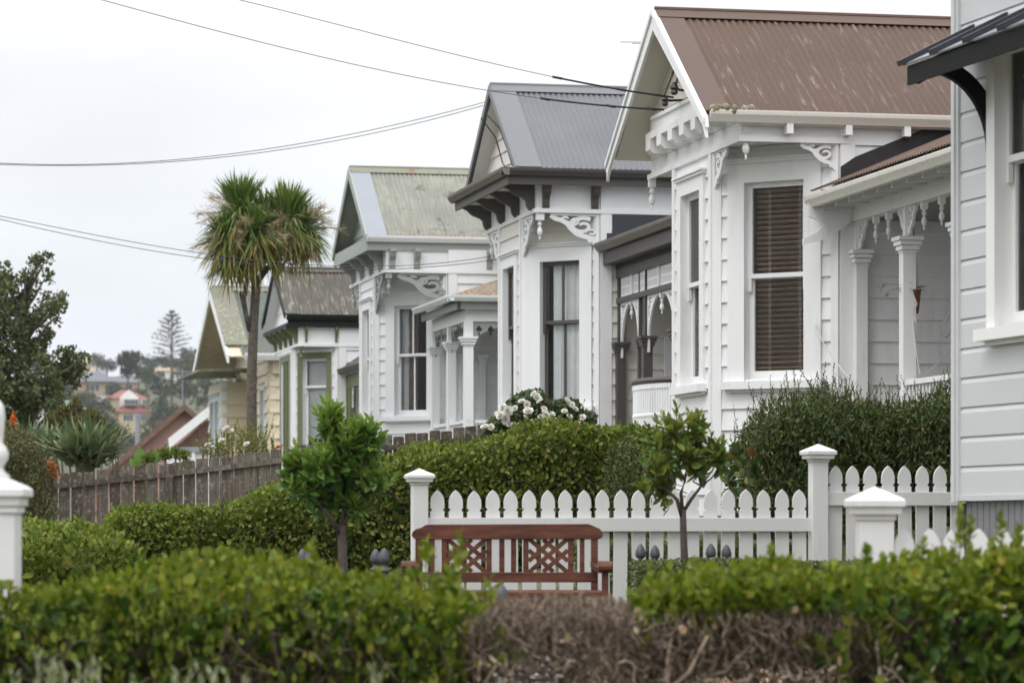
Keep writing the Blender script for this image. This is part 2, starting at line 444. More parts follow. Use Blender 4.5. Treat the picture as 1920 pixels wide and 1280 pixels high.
def window(par, dz, fr, u0, u1, zs, zh, casing, sashm, sillm, cw=.15, mid=None, mullion=False, dress='dark', cap=True, horn=True, depth=.09, gl='glass'):
    """u0..u1 / zs..zh is the opening; returns the casing part"""
    b = MB(dz)
    b.fbox(fr, u0 - cw, .0, zs - .02, u0, .05, zh + cw); b.fbox(fr, u1, .0, zs - .02, u1 + cw, .05, zh + cw)
    b.fbox(fr, u0, .0, zh, u1, .049, zh + cw)
    if cap:
        b.fbox(fr, u0 - cw - .03, .0, zh + cw, u1 + cw + .03, .075, zh + cw + .03)
        b.fbox(fr, u0 - cw - .045, .0, zh + cw + .03, u1 + cw + .045, .095, zh + cw + .05)
    # reveal
    b.fbox(fr, u0 - .02, -depth - .08, zs, u0, .0, zh); b.fbox(fr, u1, -depth - .08, zs, u1 + .02, .0, zh)
    b.fbox(fr, u0 - .02, -depth - .08, zh, u1 + .02, .0, zh + .02); b.fbox(fr, u0 - .02, -depth - .08, zs - .02, u1 + .02, .0, zs)
    w = b.build('window', M[casing], par)
    s = MB(dz); s.fbox(fr, u0 - cw - .05, .0, zs - .10, u1 + cw + .05, .12, zs - .022)
    s.fbox(fr, u0 - cw, .0, zs - .13, u1 + cw, .06, zs - .10)
    s.build('sill', M[sillm], w)
    mid = (zs + zh) / 2 if mid is None else mid
    st = .05
    for (a, c, oo, bt) in ((mid - .0, zh, -depth * .35, .045), (zs, mid + .04, -depth * .85, .085)):
        q = MB(dz)
        q.fbox(fr, u0, oo - .035, a, u0 + st, oo, c); q.fbox(fr, u1 - st, oo - .035, a, u1, oo, c)
        q.fbox(fr, u0 + st, oo - .035, c - .05, u1 - st, oo, c); q.fbox(fr, u0 + st, oo - .035, a, u1 - st, oo, a + bt)
        if mullion:
            m_ = (u0 + u1) / 2; q.fbox(fr, m_ - .014, oo - .03, a + bt, m_ + .014, oo - .004, c - .05)
        if horn and a > zs:
            for uu in (u0 + .001, u1 - st + .001):
                q.fbox(fr, uu, oo - .033, a - .13, uu + st - .012, oo - .002, a)
        sa = q.build('sash', M[sashm], w)
        g = MB(dz); g.quad(fr(u0 + st, oo - .02, a + bt), fr(u1 - st, oo - .02, a + bt), fr(u1 - st, oo - .02, c - .05), fr(u0 + st, oo - .02, c - .05))
        g.build('pane', M[gl], w)
    oi = -depth - .045
    if dress == 'blind':
        q = MB(dz); n = int((zh - zs) / .052)
        for i in range(n):
            z = zs + .06 + i * .052
            if z > zh - .03: break
            wob = random.uniform(-.003, .003)
            q.hexa([fr(u0 + .05, oi - .022, z - .010), fr(u1 - .05, oi - .022, z - .010 + wob), fr(u1 - .05, oi + .022, z + .010 + wob), fr(u0 + .05, oi + .022, z + .010),
                    fr(u0 + .05, oi - .022, z - .007), fr(u1 - .05, oi - .022, z - .007 + wob), fr(u1 - .05, oi + .022, z + .013 + wob), fr(u0 + .05, oi + .022, z + .013)])
        q.build('venetian_blind', M['blind'], w)
        q = MB(dz)
        for uu in (u0 + .2, u0 + .215, u1 - .13, u1 - .115):
            q.fbox(fr, uu, oi + .028, zs + .05, uu + .003, oi + .031, zh - .03)
        q.build('blind_cord', M['cord'], w)
    elif dress == 'curtain':
        q = MB(dz); n = 60; k = len(q.v)
        for i in range(n + 1):
            t = i / n; u = u0 + .10 + (u1 - u0 - .10) * t
            o = oi - .015 + .018 * math.sin(t * 34) + .012 * math.sin(t * 61 + 1)
            q.v += [fr(u, o, zs), fr(u, o, zh)]
        q.f += [(k + 2 * i, k + 2 * i + 2, k + 2 * i + 3, k + 2 * i + 1) for i in range(n)]
        q.build('curtain', M['curtain'], w, True)
    elif dress == 'side_curtain':
        for (t0, t1, mt) in ((.0, .2, 'curtain'), (.22, .5, 'curtain_tan')):
            q = MB(dz); n = 24; k = len(q.v)
            for i in range(n + 1):
                t = i / n; u = u0 + (u1 - u0) * (t0 + (t1 - t0) * t)
                o = oi - .06 + .02 * math.sin(t * 22)
                q.v += [fr(u, o, zs), fr(u, o, zh)]
            q.f += [(k + 2 * i, k + 2 * i + 2, k + 2 * i + 3, k + 2 * i + 1) for i in range(n)]
            q.build('curtain', M[mt], w, True)
    elif dress == 'white_blind':
        q = MB(dz); z = zs + (mid - zs) * .35
        while z < zh - .02:
            q.fbox(fr, u0 + .03, oi - .01, z, u1 - .03, oi + .008, z + .034); z += .04
        q.build('slat_blind', M['white_blind'], w)
    return w

def corrug(mb, E0, E1, R1, R0, pitch=.076, amp=.010, rows=1, sub=6, curve=None):
    """corrugated sheet; E0->E1 along the eave, R0/R1 matching ridge points"""
    E0, E1, R1, R0 = map(Vector, (E0, E1, R1, R0))
    n = max(2, int((E1 - E0).length / pitch * sub))
    nn = (E1 - E0).cross(R0 - E0).normalized()
    if nn.z < 0: nn = -nn
    k = len(mb.v)
    for j in range(rows + 1):
        t = j / rows
        for i in range(n + 1):
            s = i / n
            p = (E0.lerp(E1, s)).lerp(R0.lerp(R1, s), t) + nn * (amp * math.sin(2 * math.pi * i / sub) + amp)
            mb.v.append(tuple(p))
    for j in range(rows):
        for i in range(n):
            a = k + j * (n + 1) + i
            mb.f.append((a, a + 1, a + n + 2, a + n + 1))

def spiral(cx, cz, r0, r1, a0, a1, n=26):
    return [(cx + (r0 + (r1 - r0) * i / n) * math.cos(a0 + (a1 - a0) * i / n), cz + (r0 + (r1 - r0) * i / n) * math.sin(a0 + (a1 - a0) * i / n)) for i in range(n + 1)]

def fret(par, dz, fr, u, z, w, h, mat, flip=False, dense=False, name='fretwork_bracket'):
    """scrolled corner bracket: hangs below z, post side at u, reaching w along the frame (negative when flip)"""
    b = MB(dz); s = -1 if flip else 1
    def T(pts): return [(u + s * p[0] * w, z - p[1] * h) for p in pts]
    W = min(w, h)
    b.ribbon(fr, T([(0.03, 0), (0.03, 1.0)]), .06 * w + .012, -.014, .012)
    b.ribbon(fr, T([(0, .03), (1, .03)]), .05 * h + .01, -.0145, .0115)
    # hanging s-curve edge
    e = [(1, .06), (.90, .16), (.78, .20), (.66, .30), (.58, .46), (.46, .62), (.32, .70), (.2, .74), (.14, .84), (.05, .98)]
    ep = []
    for i in range(len(e) - 1):
        for k in range(4):
            t = k / 4; ep.append((e[i][0] * (1 - t) + e[i + 1][0] * t, e[i][1] * (1 - t) + e[i + 1][1] * t))
    ep.append(e[-1])
    b.ribbon(fr, T(ep), [W * (.16 - .05 * abs(i / len(ep) - .5)) for i in range(len(ep))], -.015, .011)
    sp_ = spiral(.34, .38, .27, .05, -2.2, 6.0)
    b.ribbon(fr, T(sp_), [W * (.13 - .05 * i / len(sp_)) for i in range(len(sp_))], -.0155, .0105)
    b.ribbon(fr, T(spiral(.68, .16, .13, .03, 2.6, -3.0, 16)), W * .07, -.016, .010)
    b.ribbon(fr, T(spiral(.12, .80, .11, .03, 1.0, -4.5, 14)), W * .07, -.0165, .0095)
    if dense:
        b.ribbon(fr, T(spiral(.52, .22, .15, .04, 0, 6.0, 16)), W * .07, -.017, .009)
        b.ribbon(fr, T(spiral(.16, .58, .12, .03, 0, -6.0, 16)), W * .06, -.0175, .0085)
    return b.build(name, M[mat], par)

def pendant(par, dz, x, y, z, mat, s=1.0, block=.075):
    b = MB(dz); h = block * s
    b.box(x - h / 2, y - h / 2, z - .10 * s, x + h / 2, y + h / 2, z)
    b.lathe((x, y, z - .36 * s), [(.006 * s, 0), (.014 * s, .02 * s), (.010 * s, .05 * s), (.03 * s, .075 * s), (.038 * s, .11 * s), (.028 * s, .15 * s), (.014 * s, .175 * s), (.03 * s, .20 * s), (.03 * s, .215 * s), (.02 * s, .23 * s), (.03 * s, .26 * s)], 10)
    return b.build('drop_pendant', M[mat], par)

def corbel(par, dz, fr, u, z, proj, drop, wid, mat):
    """scrolled eave bracket, profile in the out/z plane"""
    pr = [(0, 0), (proj, 0), (proj, -.05), (proj * .86, -.07), (proj * .74, -.12), (proj * .66, -drop * .42), (proj * .42, -drop * .52), (proj * .30, -drop * .62), (proj * .26, -drop * .85), (proj * .18, -drop), (0, -drop)]
    b = MB(dz)
    b.prism([fr(u - wid / 2, o, z + q) for o, q in pr], (fr.d.x * wid, fr.d.y * wid, 0))
    return b.build('eave_bracket', M[mat], par)

def column(par, dz, x, y, z0, z1, w, mat, cap=True, base=True, chamfer=True):
    b = MB(dz)
    b.box(x - w / 2, y - w / 2, z0, x + w / 2, y + w / 2, z1)
    if cap:
        for i, (k, za, zb_) in enumerate(((1.14, -.15, -.128), (1.4, -.125, -.085), (1.66, -.08, -.042), (1.92, -.037, 0.0))):
            b.box(x - w * k / 2, y - w * k / 2, z1 + za, x + w * k / 2, y + w * k / 2, z1 + zb_)
    if base:
        b.box(x - w * .62, y - w * .62, z0, x + w * .62, y + w * .62, z0 + .55)
    return b.build('verandah_post', M[mat], par)

def gutter(par, dz, P, Q, mat, w=.10, h=.10, name='gutter'):
    """ogee gutter along a level line P->Q (x,y,ztop); body lies on the outward side"""
    fr = F(P[:2], Q[:2]); z = P[2]; b = MB(dz)
    pr = [(0, 0), (0, -h), (w * .55, -h), (w * .72, -h * .72), (w * .95, -h * .38), (w, -h * .12), (w, 0), (w * .86, 0), (w * .86, -h * .1), (w * .1, -h * .1), (w * .1, 0)]
    b.prism([fr(0, o, z + q) for o, q in pr], (fr.d.x * fr.L, fr.d.y * fr.L, 0))
    return b.build(name, M[mat], par)

def villa(p):
    hw, cd, S = p['hw'], p['cd'], p['S']
    hb = p['hb']; dz = -hb; half = hw + cd
    A, Y0 = p['A'], p['Y0']
    X0 = A - Y0 * math.tan(TH)
    par = thing(p['name'], p['label'], 'house', (X0, Y0, ZC + hb), TH)
    L = p['len']; zb, zft, zfb = p['z_base'], p['z_ft'], p['z_fb']
    zr, ze, ov = p['z_ridge'], p['z_eave'], p['ov']
    pit = p['pitch']
    W, T = p['wall'], p['trim']
    nc = F((cd, half), (0, hw)); ff = F((0, hw), (0, -hw)); cc = F((0, -hw), (cd, -half)); sf = F((cd, -half), (L, -half))
    far = F((L, half), (cd, half))
    wz = (p['z_sill'], p['z_head'])          # opening bottom / top
    # walls
    b = MB(dz)
    fo = p['front_open']; co = p['cant_open']
    wall(b, ff, zb, zfb, pit, [(*fo, *wz)]); wall(b, cc, zb, zfb, pit, [(*co, *wz)])
    wall(b, nc, zb, zfb, pit, [(nc.L - co[1], nc.L - co[0], *wz)])
    wall(b, sf, zb, zft, pit); wall(b, far, zb, zft, pit)
    b.build('weatherboard_wall', M[W], par)
    # sub-floor skirting
    b = MB(dz)
    for fr in (ff, cc, nc, sf, far):
        b.fbox(fr, 0.0, -.05, hb - .3, fr.L, .018, zb - .003)
    b.build('base_skirt', M[p.get('skirt', W)], par)
    # corner boards
    cw = .10
    for (fr, u0, u1) in ((ff, 0, cw), (ff, ff.L - cw, ff.L), (cc, .0, cw), (cc, cc.L - cw * .8, cc.L), (sf, .0, cw * 1.5)):
        q = MB(dz); q.fbox(fr, u0, .0, zb, u1, .036, zfb if fr is not sf else zft); q.build('corner_board', M[T], par)
    # frieze: square box above the cut corners, and its soffit
    b = MB(dz)
    fz = F((0, half), (0, -half)); fs = F((0, -half), (L, -half))
    b.box(0, -half, zfb, .05, half, zft); b.box(.05, -half, zfb, cd + .02, -half + .05, zft); b.box(.05, half - .05, zfb, cd + .02, half, zft)
    b.box(.05, -half + .05, zfb + .004, cd + .1, half - .05, zfb + .03)
    if p.get('frieze_side'):
        b.box(cd + .02, -half - .03, zfb, L * .5, -half + .02, zft)
    b.build('frieze', M[p.get('frieze', T)], par)
    b = MB(dz); b.fbox(fz, -.03, 0.0, zfb - .035, fz.L + .03, .04, zfb + .02)
    b.fbox(fs, -.03, .003, zfb - .034, cd + .1 if not p.get('frieze_side') else L * .5, .045, zfb + .021)
    b.build('frieze_moulding', M[T], par)
    # windows
    kw = dict(casing=T, sashm=p['sash'], sillm=T, mullion=p.get('mullion', False), mid=p['z_mid'])
    window(par, dz, cc, co[0], co[1], wz[0], wz[1], cw=p['cw'], dress=p['dress'], gl=p.get('gl', 'glass'), **kw)
    window(par, dz, ff, fo[0], fo[1], wz[0], wz[1], cw=p['cw'] * .8, dress=p['dress'], **kw)
    window(par, dz, nc, nc.L - co[1], nc.L - co[0], wz[0], wz[1], cw=p['cw'], dress='dark', **kw)
    # roof
    xr0 = -ov
    b = MB(dz); top = p.get('fl', .26)
    for s in (-1, 1):
        corrug(b, (xr0 + top - .03, s * S, ze), (L, s * S, ze), (L, 0, zr), (xr0 + top - .03, 0, zr))
    roof = b.build('roof', M[p['roof']], par, False)
    b = MB(dz)
    sl = math.hypot(S, zr - ze); nx = (zr - ze) / sl; nz_ = S / sl
    for s in (-1, 1):
        o_ = Vector((0, s * nx, nz_))
        a0 = Vector((xr0, s * S, ze)); a1 = Vector((xr0, 0, zr))
        b.prism([a0 + o_ * -.01, Vector((xr0 + top, s * S, ze)) + o_ * -.01, Vector((xr0 + top, 0, zr)) + o_ * -.01, a1 + o_ * -.01], o_ * .036)
    b.build('verge_flashing', M[p['flash']], roof)
    b = MB(dz); rc = .17
    for s in (-1, 1):
        o_ = Vector((0, s * nx, nz_)); d_ = Vector((0, s * S, ze - zr)).normalized()
        c0 = Vector((xr0 - .01, 0, zr)); c1 = Vector((L, 0, zr))
        b.prism([c0 + o_ * .03, c1 + o_ * .03, c1 + d_ * rc + o_ * .026, c0 + d_ * rc + o_ * .026], o_ * .008)
    b.tube([(xr0 - .01, 0, zr + .035), (L, 0, zr + .035)], .028, 8)
    b.build('ridge_cap', M[p.get('ridge_m', p['flash'])], roof)
    # underside lining
    b = MB(dz)
    for s in (-1, 1):
        o_ = Vector((0, s * nx, nz_))
        b.prism([Vector((xr0 + .03, s * (S - .01), ze)) + o_ * -.05, Vector((L, s * (S - .01), ze)) + o_ * -.05, Vector((L, 0, zr)) + o_ * -.05, Vector((xr0 + .03, 0, zr)) + o_ * -.05], o_ * .03)
    b.build('eave_lining', M[p['soffit']], par)
    # bargeboards
    bd = p['barge_d']
    for s in (-1, 1):
        o_ = Vector((0, s * nx, nz_)); d_ = Vector((0, s * S, ze - zr)).normalized()
        c0 = Vector((xr0 - .03, 0, zr + .03)); ex = p.get('barge_ext', 0.0)
        c1 = c0 + d_ * (sl + ex)
        up = Vector((0, 0, 1))
        b = MB(dz)
        tip = [c1, c1 + d_ * .03 - up * bd * .5, c1 - up * bd * .55 - d_ * .02, c1 - up * (bd * 1.15) - d_ * .0, c1 - up * bd * .8 - d_ * .10] if ex else [c1, c1 - up * bd * .9, c1 - d_ * .04 - up * bd]
        base = c0 - up * bd * 1.25
        b.prism([c0] + tip + [base], (.032, 0, 0))
        b.build('bargeboard', M[p['barge']], par)
        if p.get('barge_cap'):
            b = MB(dz)
            b.prism([c0 + Vector((-.022, 0, .0)), c1 + Vector((-.022, 0, 0)), c1 + Vector((-.022, 0, -.05)), c0 + Vector((-.022, 0, -.055))], (.021, 0, 0))
            b.build('barge_moulding', M[p['barge_cap']], par)
    # gable wall
    gx = p['gable_x']; zg = p['z_gable']
    def gy(z): return max(0.02, S * (zr - .06 - z) / (zr - ze))
    b = MB(dz); z = zg
    while z < zr - .1:
        z2 = min(z + pit, zr - .08)
        b.add([(gx - .024, -gy(z), z), (gx - .024, gy(z), z), (gx - .004, gy(z2), z2), (gx - .004, -gy(z2), z2), (gx - .004, -gy(z), z), (gx - .004, gy(z), z)], [(0, 1, 2, 3), (4, 5, 1, 0)])
        z = z2
    b.build('gable_wall', M[p['gable_m']], par)
    # inner ceiling keeps the rooms dark
    b = MB(dz); b.box(cd + .1, -half + .02, zft - .04, L - .02, half - .02, zft - .02); b.box(L - .03, -half + .03, zb, L, half - .03, zr - .2)
    b.build('room_backing', M[W], par)
    p.update(par=par, dz=dz, cc=cc, ff=ff, sf=sf, half=half, fz=fz, fs=fs)
    return par

def verandah_roof(par, dz, x0, x1, y0, y1, z0, z1, mat, hip=False):
    b = MB(dz)
    if hip:
        d = x1 - x0
        corrug(b, (x0, y1, z0), (x0, y0 + .0, z0), (x1, y0 + d, z1), (x1, y1, z1))
        corrug(b, (x0, y0, z0), (x1 + 1.5, y0, z0), (x1 + 1.5, y0 + d, z1), (x1, y0 + d, z1))
    else:
        corrug(b, (x0, y1, z0), (x0, y0, z0), (x1, y0, z1), (x1, y1, z1))
    return b.build('verandah_roof', M[mat], par)

def balustrade(par, dz, fr, u0, u1, z0, z1, mat, step=.085, turned=True):
    b = MB(dz)
    b.fbox(fr, u0, -.04, z1 - .05, u1, .04, z1); b.fbox(fr, u0, -.025, z0, u1, .025, z0 + .05)
    u = u0 + step
    while u < u1 - .03:
        if turned:
            x, y, _ = fr(u, 0, 0); h = z1 - .05 - z0 - .05
            b.lathe((x, y, z0 + .05), [(.014, 0), (.026, h * .12), (.014, h * .2), (.026, h * .32), (.02, h * .5), (.026, h * .68), (.014, h * .8), (.026, h * .88), (.014, h)], 6)
        else:
            b.fbox(fr, u - .016, -.016, z0 + .05, u + .016, .016, z1 - .05)
        u += step
    return b.build('balustrade', M[mat], par)

def main_body(p, x0, x1, y0, wallm, roofm):
    """the rest of the house behind the verandah, nearer the camera than the gabled wing"""
    par, dz, half = p['par'], p['dz'], p['half']
    zb, zft = p['z_base'], p['z_ft']
    b = MB(dz)
    wall(b, F((x0, -half), (x0, y0)), zb, zft, p['pitch']); wall(b, F((x0, y0), (x1, y0)), zb, zft, p['pitch'])
    b.build('weatherboard_wall', M[wallm], par)
    b = MB(dz); b.box(x0 + .03, y0 + .03, p['hb'] - .3, x1, -half - .05, zb); b.build('base_skirt', M[wallm], par)
    b = MB(dz); e = .3; ym = (y0 - half) / 2; run = (-half - y0) / 2 + e; zt = p['z_eave'] + run * .62
    A0, A1, B0, B1 = (x0 - e, -half, p['z_eave']), (x0 - e, y0 - e, p['z_eave']), (x1, y0 - e, p['z_eave']), (x1, -half, p['z_eave'])
    r0, r1 = (x0 - e + run, ym, zt), (x1, ym, zt)
    corrug(b, A1, B0, r1, r0); corrug(b, A0, A1, r0, r0); corrug(b, A0, B1, r1, r0)
    b.build('roof', M[roofm], par)

# ---- brown-roofed villa, nearest in the row
h1 = dict(name='villa', label='white weatherboard villa with brown corrugated roof and timber venetian blinds', A=8.8, Y0=32.97, hb=-.25,
          hw=.77, cd=1.0, S=1.9, len=8.5, z_base=.10, z_ft=3.95, z_fb=3.78, z_ridge=5.27, z_eave=4.0, ov=.41, pitch=.214,
          wall='white1', trim='white1', z_sill=1.46, z_head=3.42, z_mid=2.47, front_open=(.40, 1.14), cant_open=(.37, 1.04), cw=.19,
          sash='white1', dress='blind', roof='roof_brown', flash='brown_flash', soffit='soffit1', barge='white1', barge_d=.17, barge_ext=.16, barge_cap='white1',
          gable_x=-.10, z_gable=4.17, gable_m='soffit1')
villa(h1)
par, dz, half = h1['par'], h1['dz'], h1['half']
# gable base moulding and blocks
b = MB(dz); b.box(-.20, -1.25, 4.10, -.05, 1.25, 4.17); b.box(-.16, -1.18, 4.17, -.05, 1.18, 4.30); b.box(-.185, -1.1, 4.30, -.05, 1.1, 4.34); b.build('gable_moulding', M['white1'], par)
for i in range(6):
    y = -1.15 + i * .46
    q = MB(dz); q.prism([(-.20, y - .09, 4.1), (-.20, y - .09, 3.99), (-.16, y - .09, 3.95), (0.0, y - .09, 3.95), (0.0, y - .09, 4.1)], (0, .18, 0)); q.build('eave_block', M['white1'], par)
b = MB(dz); b.box(-.01, -half, 3.952, .06, half, 4.10); b.build('frieze', M['white1'], par)
gutter(par, dz, (-.36, -1.86, 4.03), (8.5, -1.86, 4.03), 'gutter1', .11, .115)
b = MB(dz); b.box(-.05, -1.865, 3.9, 8.5, -1.84, 4.0); b.build('fascia', M['white1'], par)
b = MB(dz); b.box(cd_ := 0.0, -1.84, 3.94, 8.5, -half + .02, 3.955); b.build('soffit', M['white1'], par)
for x in (.42, 1.02, 1.62, 2.22, 3.2):
    q = MB(dz); q.box(x, -1.92, 3.82, x + .065, -half - .03, 3.915); q.build('rafter_end', M['white1'], par)
fret(par, dz, F((0, -half), (3, -half)), 1.0 - .02, 3.75, .38, .26, 'white1', flip=True)
fret(par, dz, F((0, half), (0, -half)), half + .80, 3.75, .45, .36, 'white1')
pendant(par, dz, .05, -half + .02, 3.93, 'white1', 1.0)
pendant(par, dz, .0, half - .02, 3.76, 'white1', .95)
# lichen clump in the gutter corner
mo = MB(dz)
for i in range(46):
    x = random.uniform(-.36, .08); y = -1.9 + random.uniform(-.06, .05); r = random.uniform(.018, .045)
    mo.lathe((x, y, 4.02 + random.uniform(-.01, .03)), [(r * .4, -r), (r, -r * .3), (r * .9, r * .4), (r * .3, r)], 6)
mo.build('moss_clump', M['moss'], par, True)
# verandah
VX, VG = 1.17, .70
vr = verandah_roof(par, dz, VG, 2.95, -7.2, -half, 3.265, 4.19, 'roof_brown')
gutter(par, dz, (VG + .04, -half - .0, 3.22), (VG + .04, -7.2, 3.22), 'gutter1', .11, .11)
b = MB(dz); b.fbox(F((1.0, -half), (3.4, -half)), -.28, .012, 3.21, -.28, .04, 3.2)
b = MB(dz); fs = F((0, -half), (5, -half))
b.prism([fs(1.0, .03, 3.39), fs(2.95, .03, 4.19), fs(2.95, .03, 4.36), fs(1.15, .03, 3.62), fs(1.0, .03, 3.52)], (0, -.02, 0)); b.build('black_flashing', M['black_flash'], par)
b = MB(dz); b.box(VX - .06, -7.1, 2.98, VX + .06, -half - .03, 3.14); b.build('verandah_beam', M['white1'], par)
for i in range(12):
    y = -half - .12 - i * .42
    q = MB(dz); q.prism([(VG + .08, y, 3.15), (VG + .08, y, 3.08), (VX + .25, y, 3.14), (1.9, y, 3.5), (1.9, y, 3.62)], (0, -.05, 0)); q.build('rafter_end', M['white1'], par)
# shaped end board of the verandah
q = MB(dz); y = -half - .06
q.prism([(VG - .05, y, 3.15), (VG - .04, y, 3.02), (VG + .06, y, 2.98), (VG + .10, y, 2.93), (VG + .02, y, 2.86), (VG - .10, y, 2.80), (VG - .10, y, 2.74), (VG + .12, y, 2.80), (VG + .32, y, 2.92), (VX, y, 3.05), (VX, y, 3.18)], (0, -.04, 0)); q.build('end_board', M['white1'], par)
column(par, dz, VX + .02, -half - .07, .45, 2.70, .115, 'white1')
cy = [-3.32, -4.82, -6.32]
for y in cy: column(par, dz, VX, y, .45, 2.70, .125, 'white1', base=False)
for y in [-half - .07] + cy:
    q = MB(dz); q.box(VX - .035, y - .035, 2.70, VX + .035, y + .035, 2.98); q.build('post_head', M['white1'], par)
vfr = F((VX, -half), (VX, -7.2))
for y in cy:
    fret(par, dz, vfr, -half - y + .035, 2.98, .22, .27, 'white1'); fret(par, dz, vfr, -half - y - .035, 2.98, .22, .27, 'white1', flip=True)
fret(par, dz, vfr, .11, 2.98, .22, .27, 'white1')
for y in (-half - .62, -half - 1.0, -3.32 - .47, -3.32 - .95): pendant(par, dz, VX, y, 2.99, 'white1', .75)
balustrade(par, dz, vfr, 1.55, 5.2, .5, 1.36, 'white1', .095, turned=False)
b = MB(dz); b.box(VG + .3, -7.1, .36, 2.95, -half - .03, .45); b.build('verandah_floor', M['deck'], par)
b = MB(dz); b.box(VG + .34, -7.05, h1['hb'] - .25, VG + .4, -half - .03, .355); b.build('verandah_skirt', M['white1'], par)
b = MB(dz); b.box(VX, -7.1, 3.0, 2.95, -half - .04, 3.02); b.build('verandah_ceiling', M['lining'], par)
main_body(h1, 2.95, 8.5, -7.0, 'white1', 'roof_brown')
# service bracket under the gable
q = MB(dz); q.tube([(-.1, -.32, 4.42), (-.30, -.34, 4.44)], .014, 6); q.lathe((-.30, -.34, 4.38), [(.02, 0), (.04, .02), (.03, .05), (.045, .07), (.03, .11), (.015, .13)], 8)
q.tube([(-.1, -.12, 4.36), (-.34, -.12, 4.35)], .014, 6); q.lathe((-.34, -.12, 4.29), [(.02, 0), (.035, .02), (.028, .05), (.04, .07), (.02, .1)], 8)
q.build('insulator_bracket', M['ceramic'], par)
for (pts) in ([(-.32, -.33, 4.42), (-.22, -.10, 4.52), (-.13, .0, 4.8), (-.12, .02, 4.98)], [(-.36, -.12, 4.33), (-.3, .08, 4.42), (-.2, .12, 4.65), (-.12, .06, 4.98)]):
    q = MB(dz); q.tube(pts, .011, 6); q.build('service_cable', M['wire'], par)

# ---- grey-roofed villa, second in the row
h2 = dict(name='villa', label='off-white villa with smooth grey corrugated roof, dark eave brackets and white curtains', A=9.17, Y0=43.7, hb=-.15,
          hw=.75, cd=.86, S=1.78, len=8.5, z_base=.22, z_ft=4.50, z_fb=4.15, z_ridge=5.98, z_eave=4.68, ov=.29, pitch=.2055,
          wall='cream2', trim='white2', z_sill=1.60, z_head=3.52, z_mid=2.69, front_open=(.38, 1.12), cant_open=(.30, .92), cw=.19, mullion=True,
          sash='taupe', dress='curtain', roof='roof_grey', flash='grey_flash', soffit='cream2', barge='grey_flash', barge_d=.10, barge_ext=0,
          gable_x=-.06, z_gable=4.70, gable_m='cream2', frieze='white2', frieze_side=True, fl=.32)
villa(h2)
par, dz, half = h2['par'], h2['dz'], h2['half']
gS = 1.83
b = MB(dz); b.box(-.43, -gS, 4.50, 0, gS, 4.53); b.box(0, -gS, 4.501, 8.5, -half + .02, 4.529); b.build('soffit', M['cream2'], par)
b = MB(dz); b.box(-.435, -gS - .005, 4.46, -.40, gS + .005, 4.575); b.box(-.40, -gS - .005, 4.461, 8.5, -gS + .03, 4.574); b.build('fascia', M['taupe'], par)
gutter(par, dz, (-.43, gS + .05, 4.67), (-.43, -gS - .11, 4.67), 'gutter2', .11, .10)
gutter(par, dz, (-.54, -gS, 4.67), (8.5, -gS, 4.67), 'taupe', .11, .10)
b = MB(dz); b.prism([(-.43, -gS, 4.66), (-.43, gS, 4.66), (-.07, gS - .1, 4.73), (-.07, -gS + .1, 4.73)], (0, 0, .01)); b.build('pent_roof', M['grey_flash'], par)
for y in (1.42, .46, -.50, -1.46): corbel(par, dz, h2['fz'], half - y, 4.50, .40, .34, .075, 'taupe')
for u in (.12, .78, 2.6, 3.6): corbel(par, dz, h2['fs'], u, 4.50, .20, .33, .09, 'taupe')
fret(par, dz, F((0, -half), (3, -half)), .845, 4.11, .66, .42, 'white2', flip=True, dense=True)
fret(par, dz, F((0, half), (0, -half)), half + .76, 4.11, .62, .50, 'white2', dense=True)
pendant(par, dz, .05, -half + .03, 4.12, 'white2', 1.0, .10)
fret(par, dz, F((0, half), (0, -half)), half - .76, 4.11, .62, .50, 'white2', flip=True, dense=True)
pendant(par, dz, .05, half - .03, 4.12, 'white2', 1.0, .10)
b = MB(dz); fs = h2['fs']
b.fbox(fs, 1.02, .028, 3.60, 5.0, .05, 4.11); b.fbox(fs, .94, .028, 3.60, 1.02, .045, 3.86); b.build('slate_flashing', M['slate'], par)
# verandah
VX, VG = 1.12, .86
verandah_roof(par, dz, VG, 2.9, -7.0, -half, 3.70, 4.12, 'roof_grey')
gutter(par, dz, (VG + .03, -half - .0, 3.72), (VG + .03, -7.0, 3.72), 'gutter2', .12, .11)
b = MB(dz); b.box(VG + .03, -7.0, 3.44, VX - .05, -half - .03, 3.60); b.box(VX - .05, -7.0, 3.26, VX + .05, -half - .03, 3.38); b.box(VX - .05, -7, 2.93, VX + .05, -half - .03, 3.0); b.build('verandah_beam', M['taupe'], par)
vfr = F((VX, -half), (VX, -7.0))
b = MB(dz); u = .05
while u < 5.2:
    b.fbox(vfr, u, -.01, 3.38, u + .025, .06, 3.445); u += .055
b.build('dentil_band', M['taupe'], par)
for i in range(7):
    u0 = .14 + i * .70
    q = MB(dz)
    q.fbox(vfr, u0 - .07, -.04, 2.99, u0 - .03, .04, 3.27) if i else None
    u1 = u0 + .62
    for (za, zb_) in ((3.0, 3.035), (3.225, 3.26)): q.fbox(vfr, u0, -.012, za, u1, .012, zb_)
    u = u0
    while u < u1:
        q.fbox(vfr, u, -.011, 3.03, u + .022, .011, 3.23)
        q.prism([vfr(u + .022, -.010, 3.11), vfr(u + .052, -.010, 3.13), vfr(u + .022, -.010, 3.15)], (vfr.n.x * .02, vfr.n.y * .02, 0)); u += .052
    q.build('frieze_panel', M['white2'], par)
for (y, w) in ((-half - .07, .12), (-2.75, .07), (-3.10, .12), (-4.6, .12), (-6.1, .12)):
    column(par, dz, VX, y, .55, 2.42, w, 'taupe', base=True)
    q = MB(dz); q.box(VX - w * .3, y - w * .3, 2.42, VX + w * .3, y + w * .3, 3.27); q.build('post_head', M['taupe'], par)
